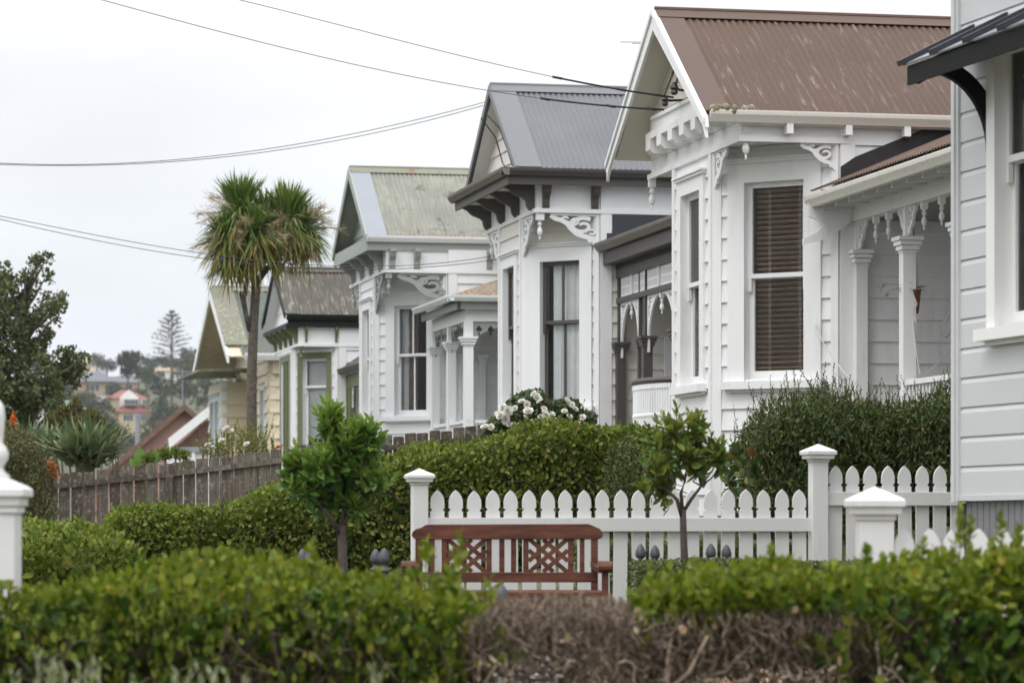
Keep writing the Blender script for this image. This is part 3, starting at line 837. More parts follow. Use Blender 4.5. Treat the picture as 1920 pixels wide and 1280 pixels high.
def arch(par, dz, fr, u, z, w, h, mat, flip):
    b = MB(dz); s = -1 if flip else 1
    n = 14; inner = [(u + s * w * (1 - math.cos(t * math.pi / 2 / n)), z - h + h * math.sin(t * math.pi / 2 / n)) for t in range(n + 1)]
    b.ribbon(fr, inner, .035, -.014, .014)
    b.ribbon(fr, [(u + s * .016, z - h), (u + s * .016, z)], .03, -.0145, .0145); b.ribbon(fr, [(u, z - .016), (u + s * w, z - .016)], .03, -.015, .015)
    for k in range(26):
        uu = random.uniform(.05, .95); zz = random.uniform(.03, .97)
        e = h * math.sqrt(max(0, 1 - (1 - uu) ** 2))        # curve height at uu
        if zz * h > e - .03: pass
        cu, cz = u + s * w * uu, z - h + e + (h - e) * zz
        if h - e < .06: continue
        r = min(.045, (h - e) * .4)
        b.ribbon(fr, spiral(cu, cz, r, r * .35, k, k + 5.2, 10), .016, -.010 - k * .0002, .010 + k * .0002)
    return b.build('arch_bracket', M[mat], par)
arch(par, dz, vfr, .13, 2.93, .55, .72, 'white2', False)
arch(par, dz, vfr, 1.10, 2.93, .42, .72, 'white2', True)
arch(par, dz, vfr, 1.56, 2.93, .62, .72, 'white2', False)
arch(par, dz, vfr, 2.93, 2.93, .62, .72, 'white2', True)
pendant(par, dz, VX, -half - .68, 2.94, 'white2', .7); pendant(par, dz, VX, -half - 2.25, 2.94, 'white2', .8)
b = MB(dz)      # bowed balustrade
zz0, zz1 = .62, 1.80
cpx, cpy, rx, ry = VX, -3.85, .30, .75
pts = [(cpx - rx * math.sin(t), cpy + ry * math.cos(t)) for t in [math.pi * i / 34 for i in range(35)]]
for i, (x, y) in enumerate(pts):
    b.lathe((x, y, zz0), [(.02, 0), (.02, .3), (.028, .32), (.02, .34), (.02, .72), (.03, .74), (.03, .76), (.02, .78), (.02, 1.06), (.03, 1.08), (.03, 1.1), (.02, zz1 - zz0)], 6)
b.build('balustrade', M['white2'], par)
b = MB(dz); b.tube([(x, y, zz1) for x, y in pts], .045, 6); b.build('handrail', M['taupe'], par)
b = MB(dz); b.box(VG + .2, -6.9, .45, 2.9, -half - .03, .55); b.build('verandah_floor', M['deck'], par)
b = MB(dz); b.box(VG + .24, -6.9, -.4, VG + .3, -half - .03, .445); b.build('verandah_skirt', M['white2'], par)
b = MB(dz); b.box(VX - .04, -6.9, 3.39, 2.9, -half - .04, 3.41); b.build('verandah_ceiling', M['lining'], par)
b = MB(dz); b.fbox(fs, 1.72, .025, 1.75, 2.2, .10, 2.50)
b.build('meter_box', M['white2'], par)
b = MB(dz); x, y, _ = fs(1.95, .105, 0)
for (cz, w, h, m) in ((2.32, .13, .075, 'x'),):
    b.prism([(x + w * math.cos(t), y, cz + h * math.sin(t)) for t in [2 * math.pi * i / 18 for i in range(18)]], (0, -.004, 0))
b.build('meter_window', M['black'], par)
main_body(h2, 2.9, 8.5, -6.8, 'cream2', 'roof_grey')
for (pts) in ([(-.36, .0, 5.62), (-.2, -.15, 5.4), (-.12, -.3, 5.1), (-.12, -.62, 4.84), (-.09, -.85, 4.92), (-.09, -.9, 5.12)], [(-.38, .22, 5.58), (-.2, .1, 5.3), (-.12, .02, 4.95), (-.12, -.35, 4.76), (-.09, -.8, 4.86), (-.09, -.86, 5.1)]):
    q = MB(dz); q.tube(pts, .010, 6); q.build('service_cable', M['wire'], par)
# vents of white pillar brackets under the front sill
for u in (.12, 1.32):
    q = MB(dz); q.lathe((*h2['ff'](u, .05, 0)[:2], 1.22), [(.02, -.1), (.07, -.08), (.08, 0), (.07, .08), (.02, .1)], 10); q.build('sill_bracket', M['white2'], par)

# ---- lichen-roofed villa, third
h3 = dict(name='villa', label='white villa with pale green lichen-streaked roof and sage grey fretwork', A=9.08, Y0=55.0, hb=-.1,
          hw=.77, cd=1.05, S=1.85, len=8.5, z_base=.3, z_ft=4.60, z_fb=4.24, z_ridge=6.12, z_eave=4.80, ov=.32, pitch=.208,
          wall='white3', trim='white3', z_sill=1.86, z_head=3.70, z_mid=2.85, front_open=(.40, 1.14), cant_open=(.42, 1.08), cw=.18, mullion=True,
          sash='white3', dress='side_curtain', gl='glass_dark', roof='roof_lichen', flash='zinc', soffit='sage', barge='sage', barge_d=.16, barge_ext=0,
          gable_x=-.02, z_gable=4.8, gable_m='sage', frieze='white3', frieze_side=True, fl=.33, ridge_m='lichen_edge')
villa(h3)
par, dz, half = h3['par'], h3['dz'], h3['half']
gS = 1.84
b = MB(dz); b.box(-.29, -gS, 4.60, 0, gS, 4.63); b.box(0, -gS, 4.601, 8.5, -half + .02, 4.629); b.build('soffit', M['sage'], par)
b = MB(dz); b.box(-.32, -gS - .005, 4.57, -.29, gS + .005, 4.78); b.box(-.29, -gS - .005, 4.571, 8.5, -gS + .03, 4.72); b.build('fascia', M['sage'], par)
gutter(par, dz, (-.33, -gS - .01, 4.81), (8.5, -gS - .01, 4.81), 'white3', .10, .10)
b = MB(dz); b.prism([(-.32, -gS, 4.78), (-.32, gS, 4.78), (-.03, gS - .1, 4.83), (-.03, -gS + .1, 4.83)], (0, 0, .012)); b.build('pent_roof', M['lichen_edge'], par)
b = MB(dz); corrug(b, (0.0, -gS - .03, 4.79), (8.4, -gS - .03, 4.79), (8.4, -gS + .05, 4.845), (0, -gS + .05, 4.845)); b.build('roof_edge', M['rust_edge'], par)
for y in (1.42, .46, -.50, -1.46): corbel(par, dz, h3['fz'], half - y, 4.60, .28, .36, .085, 'sage')
for u in (.10, .52, 1.75, 2.2, 3.3): corbel(par, dz, h3['fs'], u, 4.60, .18, .33, .10, 'sage')
fret(par, dz, F((0, -half), (3, -half)), 1.06, 4.20, .86, .52, 'sage', flip=True, dense=True)
fret(par, dz, F((0, half), (0, -half)), half + .79, 4.20, .72, .60, 'sage', dense=True)
fret(par, dz, F((0, half), (0, -half)), half - .79, 4.20, .72, .55, 'sage', flip=True, dense=True)
pendant(par, dz, .05, -half + .03, 4.21, 'sage', 1.0, .10); pendant(par, dz, .05, half - .03, 4.21, 'sage', 1.0, .10)
q = MB(dz); q.fbox(F((0, -half), (3, -half)), .62, -.35, 3.93, .84, -.15, 4.08); q.build('wall_lamp', M['sage'], par)
VX, VG, YE = .82, .50, -5.0
verandah_roof(par, dz, VG, 2.3, YE - .05, -half, 3.60, 4.22, 'verandah_rust', hip=True)
gutter(par, dz, (VG + .03, -half + .0, 3.61), (VG + .03, YE - .09, 3.61), 'white3', .10, .09)
gutter(par, dz, (VG - .06, YE, 3.61), (5.0, YE, 3.61), 'white3', .10, .09)
b = MB(dz); b.box(VG + .10, YE + .05, 3.40, VG + .16, -half, 3.52); b.box(VG + .10, YE + .05, 3.401, 5.0, YE + .10, 3.519); b.build('fascia', M['sage'], par)
b = MB(dz); b.box(VX - .05, YE + .2, 3.22, VX + .05, -half - .03, 3.42); b.box(VX + .05, YE + .2, 3.221, 5.0, YE + .3, 3.42); b.build('verandah_beam', M['white3'], par)
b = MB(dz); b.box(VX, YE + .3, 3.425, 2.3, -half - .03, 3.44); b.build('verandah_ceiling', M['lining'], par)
posts3 = [(VX, -half - .07, .13), (VX, -3.3, .13), (VX, YE + .25, .14), (VX + 1.95, YE + .25, .14)]
for x, y, w in posts3: column(par, dz, x, y, .7, 2.98, w, 'white3', base=False)
for x, y, w in posts3:
    q = MB(dz); q.box(x - w * .47, y - w * .47, 2.98, x + w * .47, y + w * .47, 3.22); q.build('post_head', M['white3'], par)
for x in (1.30, 1.62): column(par, dz, x, -half - .06, .7, 2.86, .10, 'white3', base=False)
vfr = F((VX, -half), (VX, YE)); efr = F((VX, YE + .25), (5, YE + .25))
def spandrel(par, dz, fr, u, z, w, h, mat, flip):
    s = -1 if flip else 1; b = MB(dz); n = 10
    arc = [(u + s * w * (1 - math.cos(t * math.pi / 2 / n)), z - h + h * .82 * math.sin(t * math.pi / 2 / n)) for t in range(n + 1)]
    for i in range(n):
        a, c = arc[i], arc[i + 1]
        b.hexa([fr(a[0], -.012, a[1]), fr(c[0], -.012, c[1]), fr(c[0], .012, c[1]), fr(a[0], .012, a[1]), fr(a[0], -.012, z), fr(c[0], -.012, z), fr(c[0], .012, z), fr(a[0], .012, z)])
    o = b.build('arch_spandrel', M[mat], par)
    for k in range(3):
        q = MB(dz)
        cu, cz = u + s * (.10 + .19 * k), z - .12
        for sg in (.016, -.018):
            q.prism([fr(cu, sg, cz + .06), fr(cu + .05, sg, cz - .0), fr(cu + .03, sg, cz - .035), fr(cu + .008, sg, cz - .02), fr(cu + .012, sg, cz - .10), fr(cu - .012, sg, cz - .10), fr(cu - .008, sg, cz - .02), fr(cu - .03, sg, cz - .035), fr(cu - .05, sg, cz)], (fr.n.x * .002, fr.n.y * .002, 0))
        q.build('spade_cutout', M['black_flash'], o)
spandrel(par, dz, efr, .07, 3.22, .60, .42, 'sage', False); spandrel(par, dz, efr, 1.88, 3.22, .60, .42, 'sage', True)
for yy in (-half - .14, -3.37, ): spandrel(par, dz, vfr, -half - yy, 3.22, .5, .42, 'sage', False)
for yy in (-3.23, YE + .32): spandrel(par, dz, vfr, -half - yy, 3.22, .5, .42, 'sage', True)
balustrade(par, dz, vfr, .1, 3.0, .8, 1.67, 'white3', .075, turned=False); balustrade(par, dz, efr, .1, 1.9, .8, 1.67, 'white3', .075, turned=False)
b = MB(dz); b.box(VX - .1, YE + .15, .6, 2.3, -half - .03, .7); b.build('verandah_floor', M['deck'], par)
b = MB(dz); b.box(VX - .06, YE + .2, -.4, 5, YE + .26, .595); b.box(VX - .06, YE + .26, -.4, VX, -half - .03, .595); b.build('verandah_skirt', M['white3'], par)
b = MB(dz); b.fbox(h3['fs'], 1.86, .02, 1.75, 2.15, .08, 2.90); b.fbox(h3['fs'], 2.0, .08, 2.0, 2.13, .12, 2.7); b.build('meter_box', M['white3'], par)
main_body(h3, 2.3, 8.5, -5.0, 'white3', 'roof_lichen')

# ---- rust-roofed villa, fourth
h4 = dict(name='villa', label='small white villa with rust-streaked roof and olive green window trim', A=9.08, Y0=65.0, hb=-.1,
          hw=.88, cd=.80, S=1.75, len=8, z_base=.3, z_ft=3.93, z_fb=3.58, z_ridge=5.20, z_eave=4.17, ov=.27, pitch=.245,
          wall='white2', trim='white2', z_sill=1.2, z_head=3.33, z_mid=2.75, front_open=(.30, 1.46), cant_open=(.27, .87), cw=.12, mullion=False,
          sash='white2', dress='white_blind', roof='roof_rust', flash='roof_rust', soffit='white2', barge='gutter_dark', barge_d=.12, barge_ext=0.0,
          gable_x=-.03, z_gable=4.1, gable_m='white2', frieze='white2', frieze_side=True)
h4t = dict(h4)
villa(h4)
par, dz, half = h4['par'], h4['dz'], h4['half']
# olive window trim over the casings
for fr, (u0, u1) in ((h4['cc'], h4['cant_open']), (h4['ff'], h4['front_open'])):
    q = MB(dz)
    q.fbox(fr, u0 - .122, .05, 1.15, u0 + .004, .056, 3.452); q.fbox(fr, u1 - .004, .05, 1.15, u1 + .122, .056, 3.452); q.fbox(fr, u0 + .004, .05, 3.326, u1 - .004, .055, 3.452)
    if fr is h4['ff']:
        for k in (.36, .68): q.fbox(fr, u0 + (u1 - u0) * k - .05, -.02, 1.2, u0 + (u1 - u0) * k + .05, .053, 3.326)
    q.build('window_trim', M['olive'], par)
gS = 1.76
b = MB(dz); b.box(-.25, -gS, 3.93, 0, gS, 3.96); b.box(0, -gS, 3.931, 8, -half + .02, 3.959); b.build('soffit', M['white2'], par)
b = MB(dz); b.box(-.26, -gS - .005, 3.92, -.23, gS + .005, 4.0); b.box(-.23, -gS - .03, 3.92, 8, -gS + .02, 4.06); b.build('fascia', M['gutter_dark'], par)
gutter(par, dz, (-.26, -gS - .03, 4.17), (8, -gS - .03, 4.17), 'gutter_dark', .11, .11)
for i in range(5): corbel(par, dz, h4['fz'], .15 + i * .76, 3.93, .24, .33, .09, 'olive')
for u in (.15, .75, 2.0, 2.45): corbel(par, dz, h4['fs'], u, 3.93, .12, .30, .045, 'olive')
pendant(par, dz, .05, -half + .03, 3.57, 'olive', .9, .10)
VX, VG = 1.0, .82
b = MB(dz)
prv = None
for k in range(7):
    t = k / 6; x = VG + 1.2 * t; z = 3.08 + .55 * math.sin(t * math.pi / 2)
    if prv: corrug(b, (prv[0], -half, prv[1]), (prv[0], -6, prv[1]), (x, -6, z), (x, -half, z))
    prv = (x, z)
b.build('verandah_roof', M['roof_rust'], par)
gutter(par, dz, (VG + .04, -half, 3.10), (VG + .04, -6, 3.10), 'taupe', .10, .10)
b = MB(dz); b.box(VX - .05, -6, 2.72, VX + .05, -half - .03, 2.98); b.build('verandah_beam', M['olive'], par)
for y in (-half - .07, -half - .45, -3.4): column(par, dz, VX, y, .6, 2.98, .12, 'olive', cap=False, base=False)
for y in (-half - .07, -half - .45, -3.4):
    q = MB(dz); q.box(VX - .10, y - .10, 1.98, VX + .10, y + .10, 2.10); q.build('post_band', M['black'], par)
vfr = F((VX, -half), (VX, -6))
for u in (.14, .52): arch(par, dz, vfr, u, 2.72, .17, .4, 'white2', False)
b = MB(dz); b.box(VX - .1, -5.9, .5, 2.4, -half - .03, .6); b.build('verandah_floor', M['deck'], par)
main_body(h4, 2.4, 8, -5.5, 'white2', 'roof_rust')
# ------------------------------------------------------------------ ground, street, path
M['grass'] = None
def groundmat():
    m, N, L, b = newmat('lawn_and_soil')
    c = ramp(N, L, noise(N, L, .35, 6), [(.3, (.05, .06, .025)), (.55, (.085, .09, .04)), (.75, (.14, .12, .075))])
    c2 = ramp(N, L, noise(N, L, 30, 5), [(.3, .55), (.7, 1.2)])
    L.new(mixc(N, L, 1.0, c, c2, 'MULTIPLY'), b.inputs['Base Color']); b.inputs['Roughness'].default_value = .95
    bump(N, L, b, noise(N, L, 45, 4), .5, .02)
    return m
M['ground'] = groundmat()
def sheet(name, xs, ys, dz, mat):
    X, Y = np.meshgrid(xs, ys); Z = ground_h(X, Y) + dz
    V = np.stack([X, Y, Z], -1).reshape(-1, 3); nx, ny = len(xs), len(ys)
    fs = [(j * nx + i, j * nx + i + 1, (j + 1) * nx + i + 1, (j + 1) * nx + i) for j in range(ny - 1) for i in range(nx - 1)]
    me = bpy.data.meshes.new(name); me.from_pydata(V.tolist(), [], fs); me.materials.append(mat)
    me.polygons.foreach_set('use_smooth', [True] * len(fs))
    o = bpy.data.objects.new(name, me); COL.objects.link(o); o['kind'] = 'structure'; return o
def grow(a, f, lim):
    r = [a]
    while r[-1] < lim: r.append(r[-1] * f)
    return r
px_ = list(np.arange(0, 14, .5)) + grow(14, 1.12, 1450)
xs = np.array([-v for v in px_[:0:-1]] + px_)
ys = np.array([-v for v in grow(2, 1.5, 70)[::-1]] + list(np.arange(0, 70, .7)) + grow(70, 1.07, 1850))
sheet('ground', xs, ys, 0, M['ground'])

M['asphalt'] = plain('grey_asphalt', (.05, .05, .052), .9, var=.2, scale=20)
M['path_m'] = plain('concrete_footpath', (.28, .27, .25), .9, var=.12, scale=6)
def strip(name, a0, a1, b0, b1, dz, mat, thick=0.0):
    n = 60; mb = MB()
    bs = [b0 + (b1 - b0) * i / n for i in range(n + 1)]
    for p, q in zip(bs[:-1], bs[1:]):
        c = [ab(a0, p), ab(a1, p), ab(a1, q), ab(a0, q)]
        z = [max(gz(v.x, v.y), 0) + dz for v in c]
        z = [gz(v.x, v.y) + dz for v in c]
        top = [(v.x, v.y, zz) for v, zz in zip(c, z)]
        if thick: mb.hexa([(x, y, zz - thick) for x, y, zz in top] + top)
        else: mb.quad(*top)
    o = mb.build(name, mat); o['kind'] = 'structure'; return o
strip('road', -12, -3.2, -40, 120, .006, M['asphalt'])
strip('pavement', -3.0, -1.0, -40, 120, .13, M['path_m'], .2)
M['brick'] = None
def brickmat():
    m, N, L, b = newmat('brick_paving')
    t = N.new('ShaderNodeTexCoord'); bt = N.new('ShaderNodeTexBrick'); bt.inputs['Scale'].default_value = 4.5
    bt.inputs['Color1'].default_value = (.36, .17, .11, 1); bt.inputs['Color2'].default_value = (.42, .24, .17, 1); bt.inputs['Mortar'].default_value = (.3, .28, .25, 1)
    L.new(t.outputs['Object'], bt.inputs['Vector']); L.new(bt.outputs[0], b.inputs['Base Color']); b.inputs['Roughness'].default_value = .9
    return m
strip('path', 3.9, 5.6, 13.4, 16.2, .012, brickmat())

# ------------------------------------------------------------------ cream cottage, last of the near row
h5 = thing('cottage', 'cream weatherboard cottage with lichen-crusted verge and green-grey iron roof', 'house', (*at(393, 0, 78.0)[:2], ZC - .1), TH)
dz = .1
# local frame: x into the lot; measured from the far-left bay face
fW = F((1.15, 1.5), (1.15, -2.45)); sW = F((1.15, -2.45), (9, -2.45))
b = MB(dz)
wall(b, fW, .2, 4.0, .31, ob=.06, openings=[(2.55, 3.2, 1.5, 3.25)]); wall(b, sW, .2, 4.1, .31, ob=.06)
bs = F((.42, 1.0), (1.15, 1.0)); bf = F((.42, 3.6), (.42, 1.0))
wall(b, bs, .2, 3.55, .31, ob=.06); wall(b, bf, .2, 3.55, .31, ob=.06, openings=[(.4, 1.2, 1.5, 3.1), (1.4, 2.2, 1.5, 3.1)])
wall(b, F((9, 4.5), (1.15, 4.5)), .2, 4, .31, ob=.06); wall(b, F((1.15, 4.5), (1.15, 3.6)), .2, 4, .31, ob=.06)
b.build('weatherboard_wall', M['cream'], h5)
for fr, u0, u1, zt in ((fW, fW.L - .13, fW.L, 4.0), (sW, 0, .15, 4.1), (bf, bf.L - .2, bf.L, 3.55), (bs, 0, .12, 3.55)):
    q = MB(dz); q.fbox(fr, u0, 0, .2, u1, .04, zt); q.build('corner_board', M['white3'] if fr in (bf, bs) else M['cream'], h5)
M['pale_blue'] = paint('pale_blue_grey_paint', (.55, .60, .62), amt=.1)
window(h5, dz, fW, 2.55, 3.2, 1.5, 3.25, 'pale_blue', 'pale_blue', 'pale_blue', cw=.13, dress='dark')
for u in (.4, 1.4): window(h5, dz, bf, u, u + .8, 1.5, 3.1, 'pale_blue', 'pale_blue', 'pale_blue', cw=.1, dress='dark', mullion=True)
b = MB(dz); b.box(.5, 1.5, .2, .52, 3.5, 3.6); b.box(1.4, -2.3, .2, 1.42, 3.6, 4.0); b.build('room_backing', M['dark_room'], h5)  # near-black panels behind the windows stand in for unlit rooms
b = MB(dz); b.prism([(-.30, -.35, 3.74), (-.30, 4.2, 3.74), (1.12, 4.2, 3.79), (1.12, -.35, 3.79)], (0, 0, .05)); b.build('bay_canopy', M['lichen_white'], h5)
for y in (.6, -.2):
    q = MB(dz); q.prism([(1.12, y, 3.72), (.70, y, 3.72), (.74, y, 3.62), (.95, y, 3.52), (1.12, y, 3.3)], (0, -.07, 0)); q.build('eave_bracket', M['cream'], h5)
G0, yc, Sg, zr, ze = .15, .9, 3.75, 5.84, 4.02
b = MB(dz)
for s in (-1, 1): corrug(b, (G0 + .3, yc + s * Sg, ze), (9, yc + s * Sg, ze), (9, yc, zr), (G0 + .3, yc, zr), pitch=.15, amp=.016)
roof = b.build('roof', M['roof_green'], h5)
b = MB(dz)
for s in (-1, 1):
    o_ = Vector((0, s * (zr - ze), Sg)).normalized()
    e0 = .12
    b.prism([Vector((G0 - .05, yc + s * Sg * (1 - e0), ze + (zr - ze) * e0)), Vector((G0 + .50, yc + s * Sg * (1 - e0), ze + (zr - ze) * e0)), Vector((G0 + .50, yc, zr)), Vector((G0 - .05, yc, zr))], o_ * .05)
b.build('verge_flashing', M['lichen_white'], roof)
b = MB(dz); b.tube([(G0, yc, zr + .03), (9, yc, zr + .03)], .06, 6)
b.prism([(G0, yc - .2, zr - .06), (G0, yc + .2, zr - .06), (G0, yc, zr + .06)], (9, 0, 0)); b.build('ridge_cap', M['lichen_edge'], roof)
for s in (-1, 1):
    b = MB(dz); d_ = Vector((0, s * Sg, ze - zr))
    c0 = Vector((G0 - .06, yc, zr)); c1 = c0 + d_
    b.prism([c0, c1, c1 - Vector((0, 0, .2)), c0 - Vector((0, 0, .26))], (.05, 0, 0)); b.build('bargeboard', M['white3'], h5)
b = MB(dz)
M['soffit5'] = plain('tan_soffit', (.56, .48, .36), .8)
for s in (-1, 1):
    b.prism([(G0, yc + s * Sg, ze - .06), (9, yc + s * Sg, ze - .06), (9, yc, zr - .06), (G0, yc, zr - .06)], (0, 0, .03))
b.build('eave_lining', M['soffit5'], h5)
b = MB(dz); z = 3.9
while z < zr - .3:
    w0 = Sg * (zr - .1 - z) / (zr - ze); w1 = Sg * (zr - .1 - z - .3) / (zr - ze)
    b.add([(1.12, yc - w0, z), (1.12, yc + w0, z), (1.14, yc + max(w1, .02), z + .3), (1.14, yc - max(w1, .02), z + .3), (1.14, yc - w0, z), (1.14, yc + w0, z)], [(0, 1, 2, 3), (4, 5, 1, 0)]); z += .3
b.build('gable_wall', M['cream'], h5)
gutter(h5, dz, (G0 + .35, yc - Sg + .05, 4.06), (9, yc - Sg + .05, 4.06), 'white3', .12, .16)
q = MB(dz); q.box(1.2, -2.6, 3.6, 9, -2.44, 3.9); q.build('fascia', M['cream'], h5)

# ------------------------------------------------------------------ pale grey house at the right edge
TR = math.atan(1700.0 / FPX)
o4 = at(1800, 0, 21.4)
hr = thing('house', 'pale grey weatherboard house with black window canopy and grey slatted base', 'house', (o4.x, o4.y, ZC - .5), TR)
dz = .5
fr = F((0, 0), (0, -5)); fb = F((5, 0), (0, 0))
b = MB(dz); wz0, wz1, wu0, wu1 = 1.30, 3.10, .66, 1.62
wall(b, fr, .20, 4.6, .196, [(wu0, wu1, wz0, wz1)], 'rusticated', zb=.20, ob=.019); wall(b, fb, .20, 4.6, .196, (), 'rusticated', zb=.2)
wall(b, F((0, -5), (5, -5)), .2, 4.6, .196, (), 'rusticated', zb=.2); wall(b, F((5, -5), (5, 0)), .2, 4.6, .196, (), 'rusticated', zb=.2)
b.build('weatherboard_wall', M['grey_board'], hr)
b = MB(dz); b.fbox(fr, -.035, -.05, .16, .05, .036, 4.6); b.fbox(fr, -.037, -.06, .158, .012, .05, 4.61); b.build('corner_board', M['grey_board'], hr)
b = MB(dz); b.fbox(fr, 0.04, 0, .165, 5, .03, .20); b.build('base_moulding', M['grey_board'], hr)
M['base_grey'] = paint('grey_slat_paint', (.20, .20, .205), dirt=(.4, .4, .4), amt=.2, scale=4)
b = MB(dz); u = .05
while u < 4.9:
    b.fbox(fr, u, -.05, -.75, u + .086, -.02, .164); u += .097
b.fbox(fr, 0.0, -.10, -.75, 5, -.075, .16); b.build('slatted_base', M['base_grey'], hr)
b = MB(dz); p = fr(.02, -.01, 0); b.tube([(p[0], p[1], -.75), (p[0], p[1], .15)], .035, 8); b.build('foundation_post', M['slate'], hr)
M['sash_r'] = M['white_right']
window(hr, dz, fr, wu0, wu1, wz0, wz1, 'white_right', 'white_right', 'white_right', cw=.13, mid=2.35, dress='dark', cap=False, gl='glass_dark')
b = MB(dz); b.box(1.0, -4.9, .2, 1.03, -.1, 4.5); b.box(.2, -4.9, 4.5, 4.9, -.1, 4.55); b.build('room_backing', M['dark_room'], hr)  # near-black panel and ceiling give the window its unlit room
b = MB(dz); corrug(b, (-.5, .4, 4.55), (-.5, -5.4, 4.55), (2.5, -5.4, 5.9), (2.5, .4, 5.9)); corrug(b, (5.5, .4, 4.55), (5.5, -5.4, 4.55), (2.5, -5.4, 5.9), (2.5, .4, 5.9)); b.build('roof', M['roof_grey'], hr)
b = MB(dz)
for y in (.0, -5.0): b.prism([(0, y, 4.6), (5, y, 4.6), (2.5, y, 5.75)], (0, .02, 0))
b.build('gable_wall', M['grey_board'], hr)
# canopy: black ribbed hood on curved brackets
cE, cW, cy0, cy1, ze, zw = -.50, .0, -.22, -2.3, 3.02, 3.265
cn = MB(dz); dd = Vector((cW - cE, 0, zw - ze)); nn = Vector((-(zw - ze), 0, cW - cE)).normalized()
cn.prism([(cE, cy0, ze), (cE, cy1, ze), (cW, cy1, zw), (cW, cy0, zw)], nn * .012)
can = cn.build('canopy', M['zinc'], hr)  # pale sheet tone puts the sky's reflection into the colour
y = cy0
while y > cy1:
    b = MB(dz)
    for k in (0,):
        b.prism([Vector((cE - .03, y, ze - .018)) + nn * .014, Vector((cE - .03, y - .06, ze - .018)) + nn * .014, Vector((cW, y - .06, zw)) + nn * .014, Vector((cW, y, zw)) + nn * .014], nn * .036)
    y -= .52
    b.build('roof_rib', M['slate'], can)
b = MB(dz); b.box(cE + .014, cy1, ze - .13, cE + .034, cy0 - .03, ze - .005)
b.prism([(cE + .04, cy0 - .02, ze - .02), (cE + .02, cy0 - .02, ze - .06), (cE + .06, cy0 - .02, ze - .075), (cE + .09, cy0 - .02, ze - .12), (cW, cy0 - .02, ze + .13), (cW, cy0 - .02, zw - .02)], (0, -.045, 0)); b.build('canopy_beam', M['black'], can)
for y in (-.46, -2.0):
    n = 12; out = []; inn = []
    for i in range(n + 1):
        t = i / n * math.pi / 2
        out.append((-.40 * (1 - math.sin(t)) ** 1.0 - .0, y, 2.42 + .58 * (math.sin(t) if False else math.sin(math.pi / 2 * i / n)) * 0 + .0))
    arc = [(-.02 - .40 * (1 - math.cos(math.pi / 2 * i / n)), 2.44 + .50 * math.sin(math.pi / 2 * i / n)) for i in range(n + 1)]
    b = MB(dz)
    for i in range(n):
        (x0, z0), (x1, z1) = arc[i], arc[i + 1]
        t0 = Vector((-(z1 - z0), 0, x1 - x0)).normalized() * -.085
        def nrm_at(j):
            a_ = math.pi / 2 * j / n; return Vector((-.40 * math.sin(a_) * -1 * .0 - math.cos(a_), 0, -math.sin(a_) * .55)).normalized()
        n0, n1 = nrm_at(i) * -.10, nrm_at(i + 1) * -.10
        b.hexa([(x0, y, z0), (x0 - n0.x * -1 if False else x0 + n0.x, y, z0 + n0.z), (x0 + n0.x, y - .055, z0 + n0.z), (x0, y - .055, z0), (x1, y, z1), (x1 + n1.x, y, z1 + n1.z), (x1 + n1.x, y - .055, z1 + n1.z), (x1, y - .055, z1)])
    b.build('curved_bracket', M['black'], can)

# ------------------------------------------------------------------ brown gabled house and white shed beyond the cottage
M['brown_wall'] = plain('brown_plaster', (.38, .235, .195), .8, var=.06, scale=1)
M['brown_tile'] = plain('brown_roof_tile', (.17, .10, .075), .8, var=.25, scale=5)
c = at(345, 0, 112)
hb_ = thing('house', 'brown plastered house with steep brown gable roof and two thin flues', 'house', (c.x, c.y, ZC - 4.0), 0.12)
dz = 4.0
b = MB(dz); b.prism([(-3.2, 0, -4), (3.0, 0, -4), (3.0, 0, 1.4), (0.0, 0, 4.02), (-3.2, 0, 1.3)], (0, 8, 0)); b.build('wall', M['brown_wall'], hb_)
b = MB(dz); b.prism([(0, -.35, 4.22), (-3.55, -.35, 1.15), (-3.55, -.35, 1.0), (0, -.35, 4.05)], (0, 8.6, 0)); b.prism([(0.001, -.35, 4.22), (3.4, -.35, 1.25), (3.4, -.35, 1.1), (0.001, -.35, 4.05)], (0, 8.6, 0)); rf = b.build('roof', M['brown_tile'], hb_)
b = MB(dz); b.prism([(0, -.40, 4.26), (-3.6, -.40, 1.13), (-3.6, -.40, .93), (0, -.40, 4.02)], (0, .045, 0)); b.prism([(0.0, -.40, 4.26), (3.5, -.40, 1.2), (3.5, -.40, 1.0), (0, -.40, 4.02)], (0, .045, 0)); b.build('bargeboard', M['brown_tile'], hb_)
for x, y, h, r, m in ((-1.6, 1.2, 3.95, .12, 'zinc'), (-2.35, .9, 3.0, .10, 'white3')):
    q = MB(dz); q.tube([(x, y, 2.0), (x, y, h - .12)], r * .8, 8); q.tube([(x, y, h - .12), (x, y, h)], r, 8); q.build('flue', M[m], rf)
q = MB(dz); q.tube([(-2.55, -.05, -2), (-2.55, -.05, 1.0)], .055, 6); q.build('downpipe', M['white3'], hb_)
q = MB(dz); q.box(-3.3, -.02, .35, 3.1, -.0, .5); q.build('wall_band', M['brown_tile'], hb_)
q = MB(dz); q.tube([(-.05, .3, 4.1), (-.05, .3, 5.5)], .02, 5); q.tube([(-.5, .3, 5.4), (.3, .3, 5.4)], .012, 4); q.build('aerial', M['zinc'], hb_)

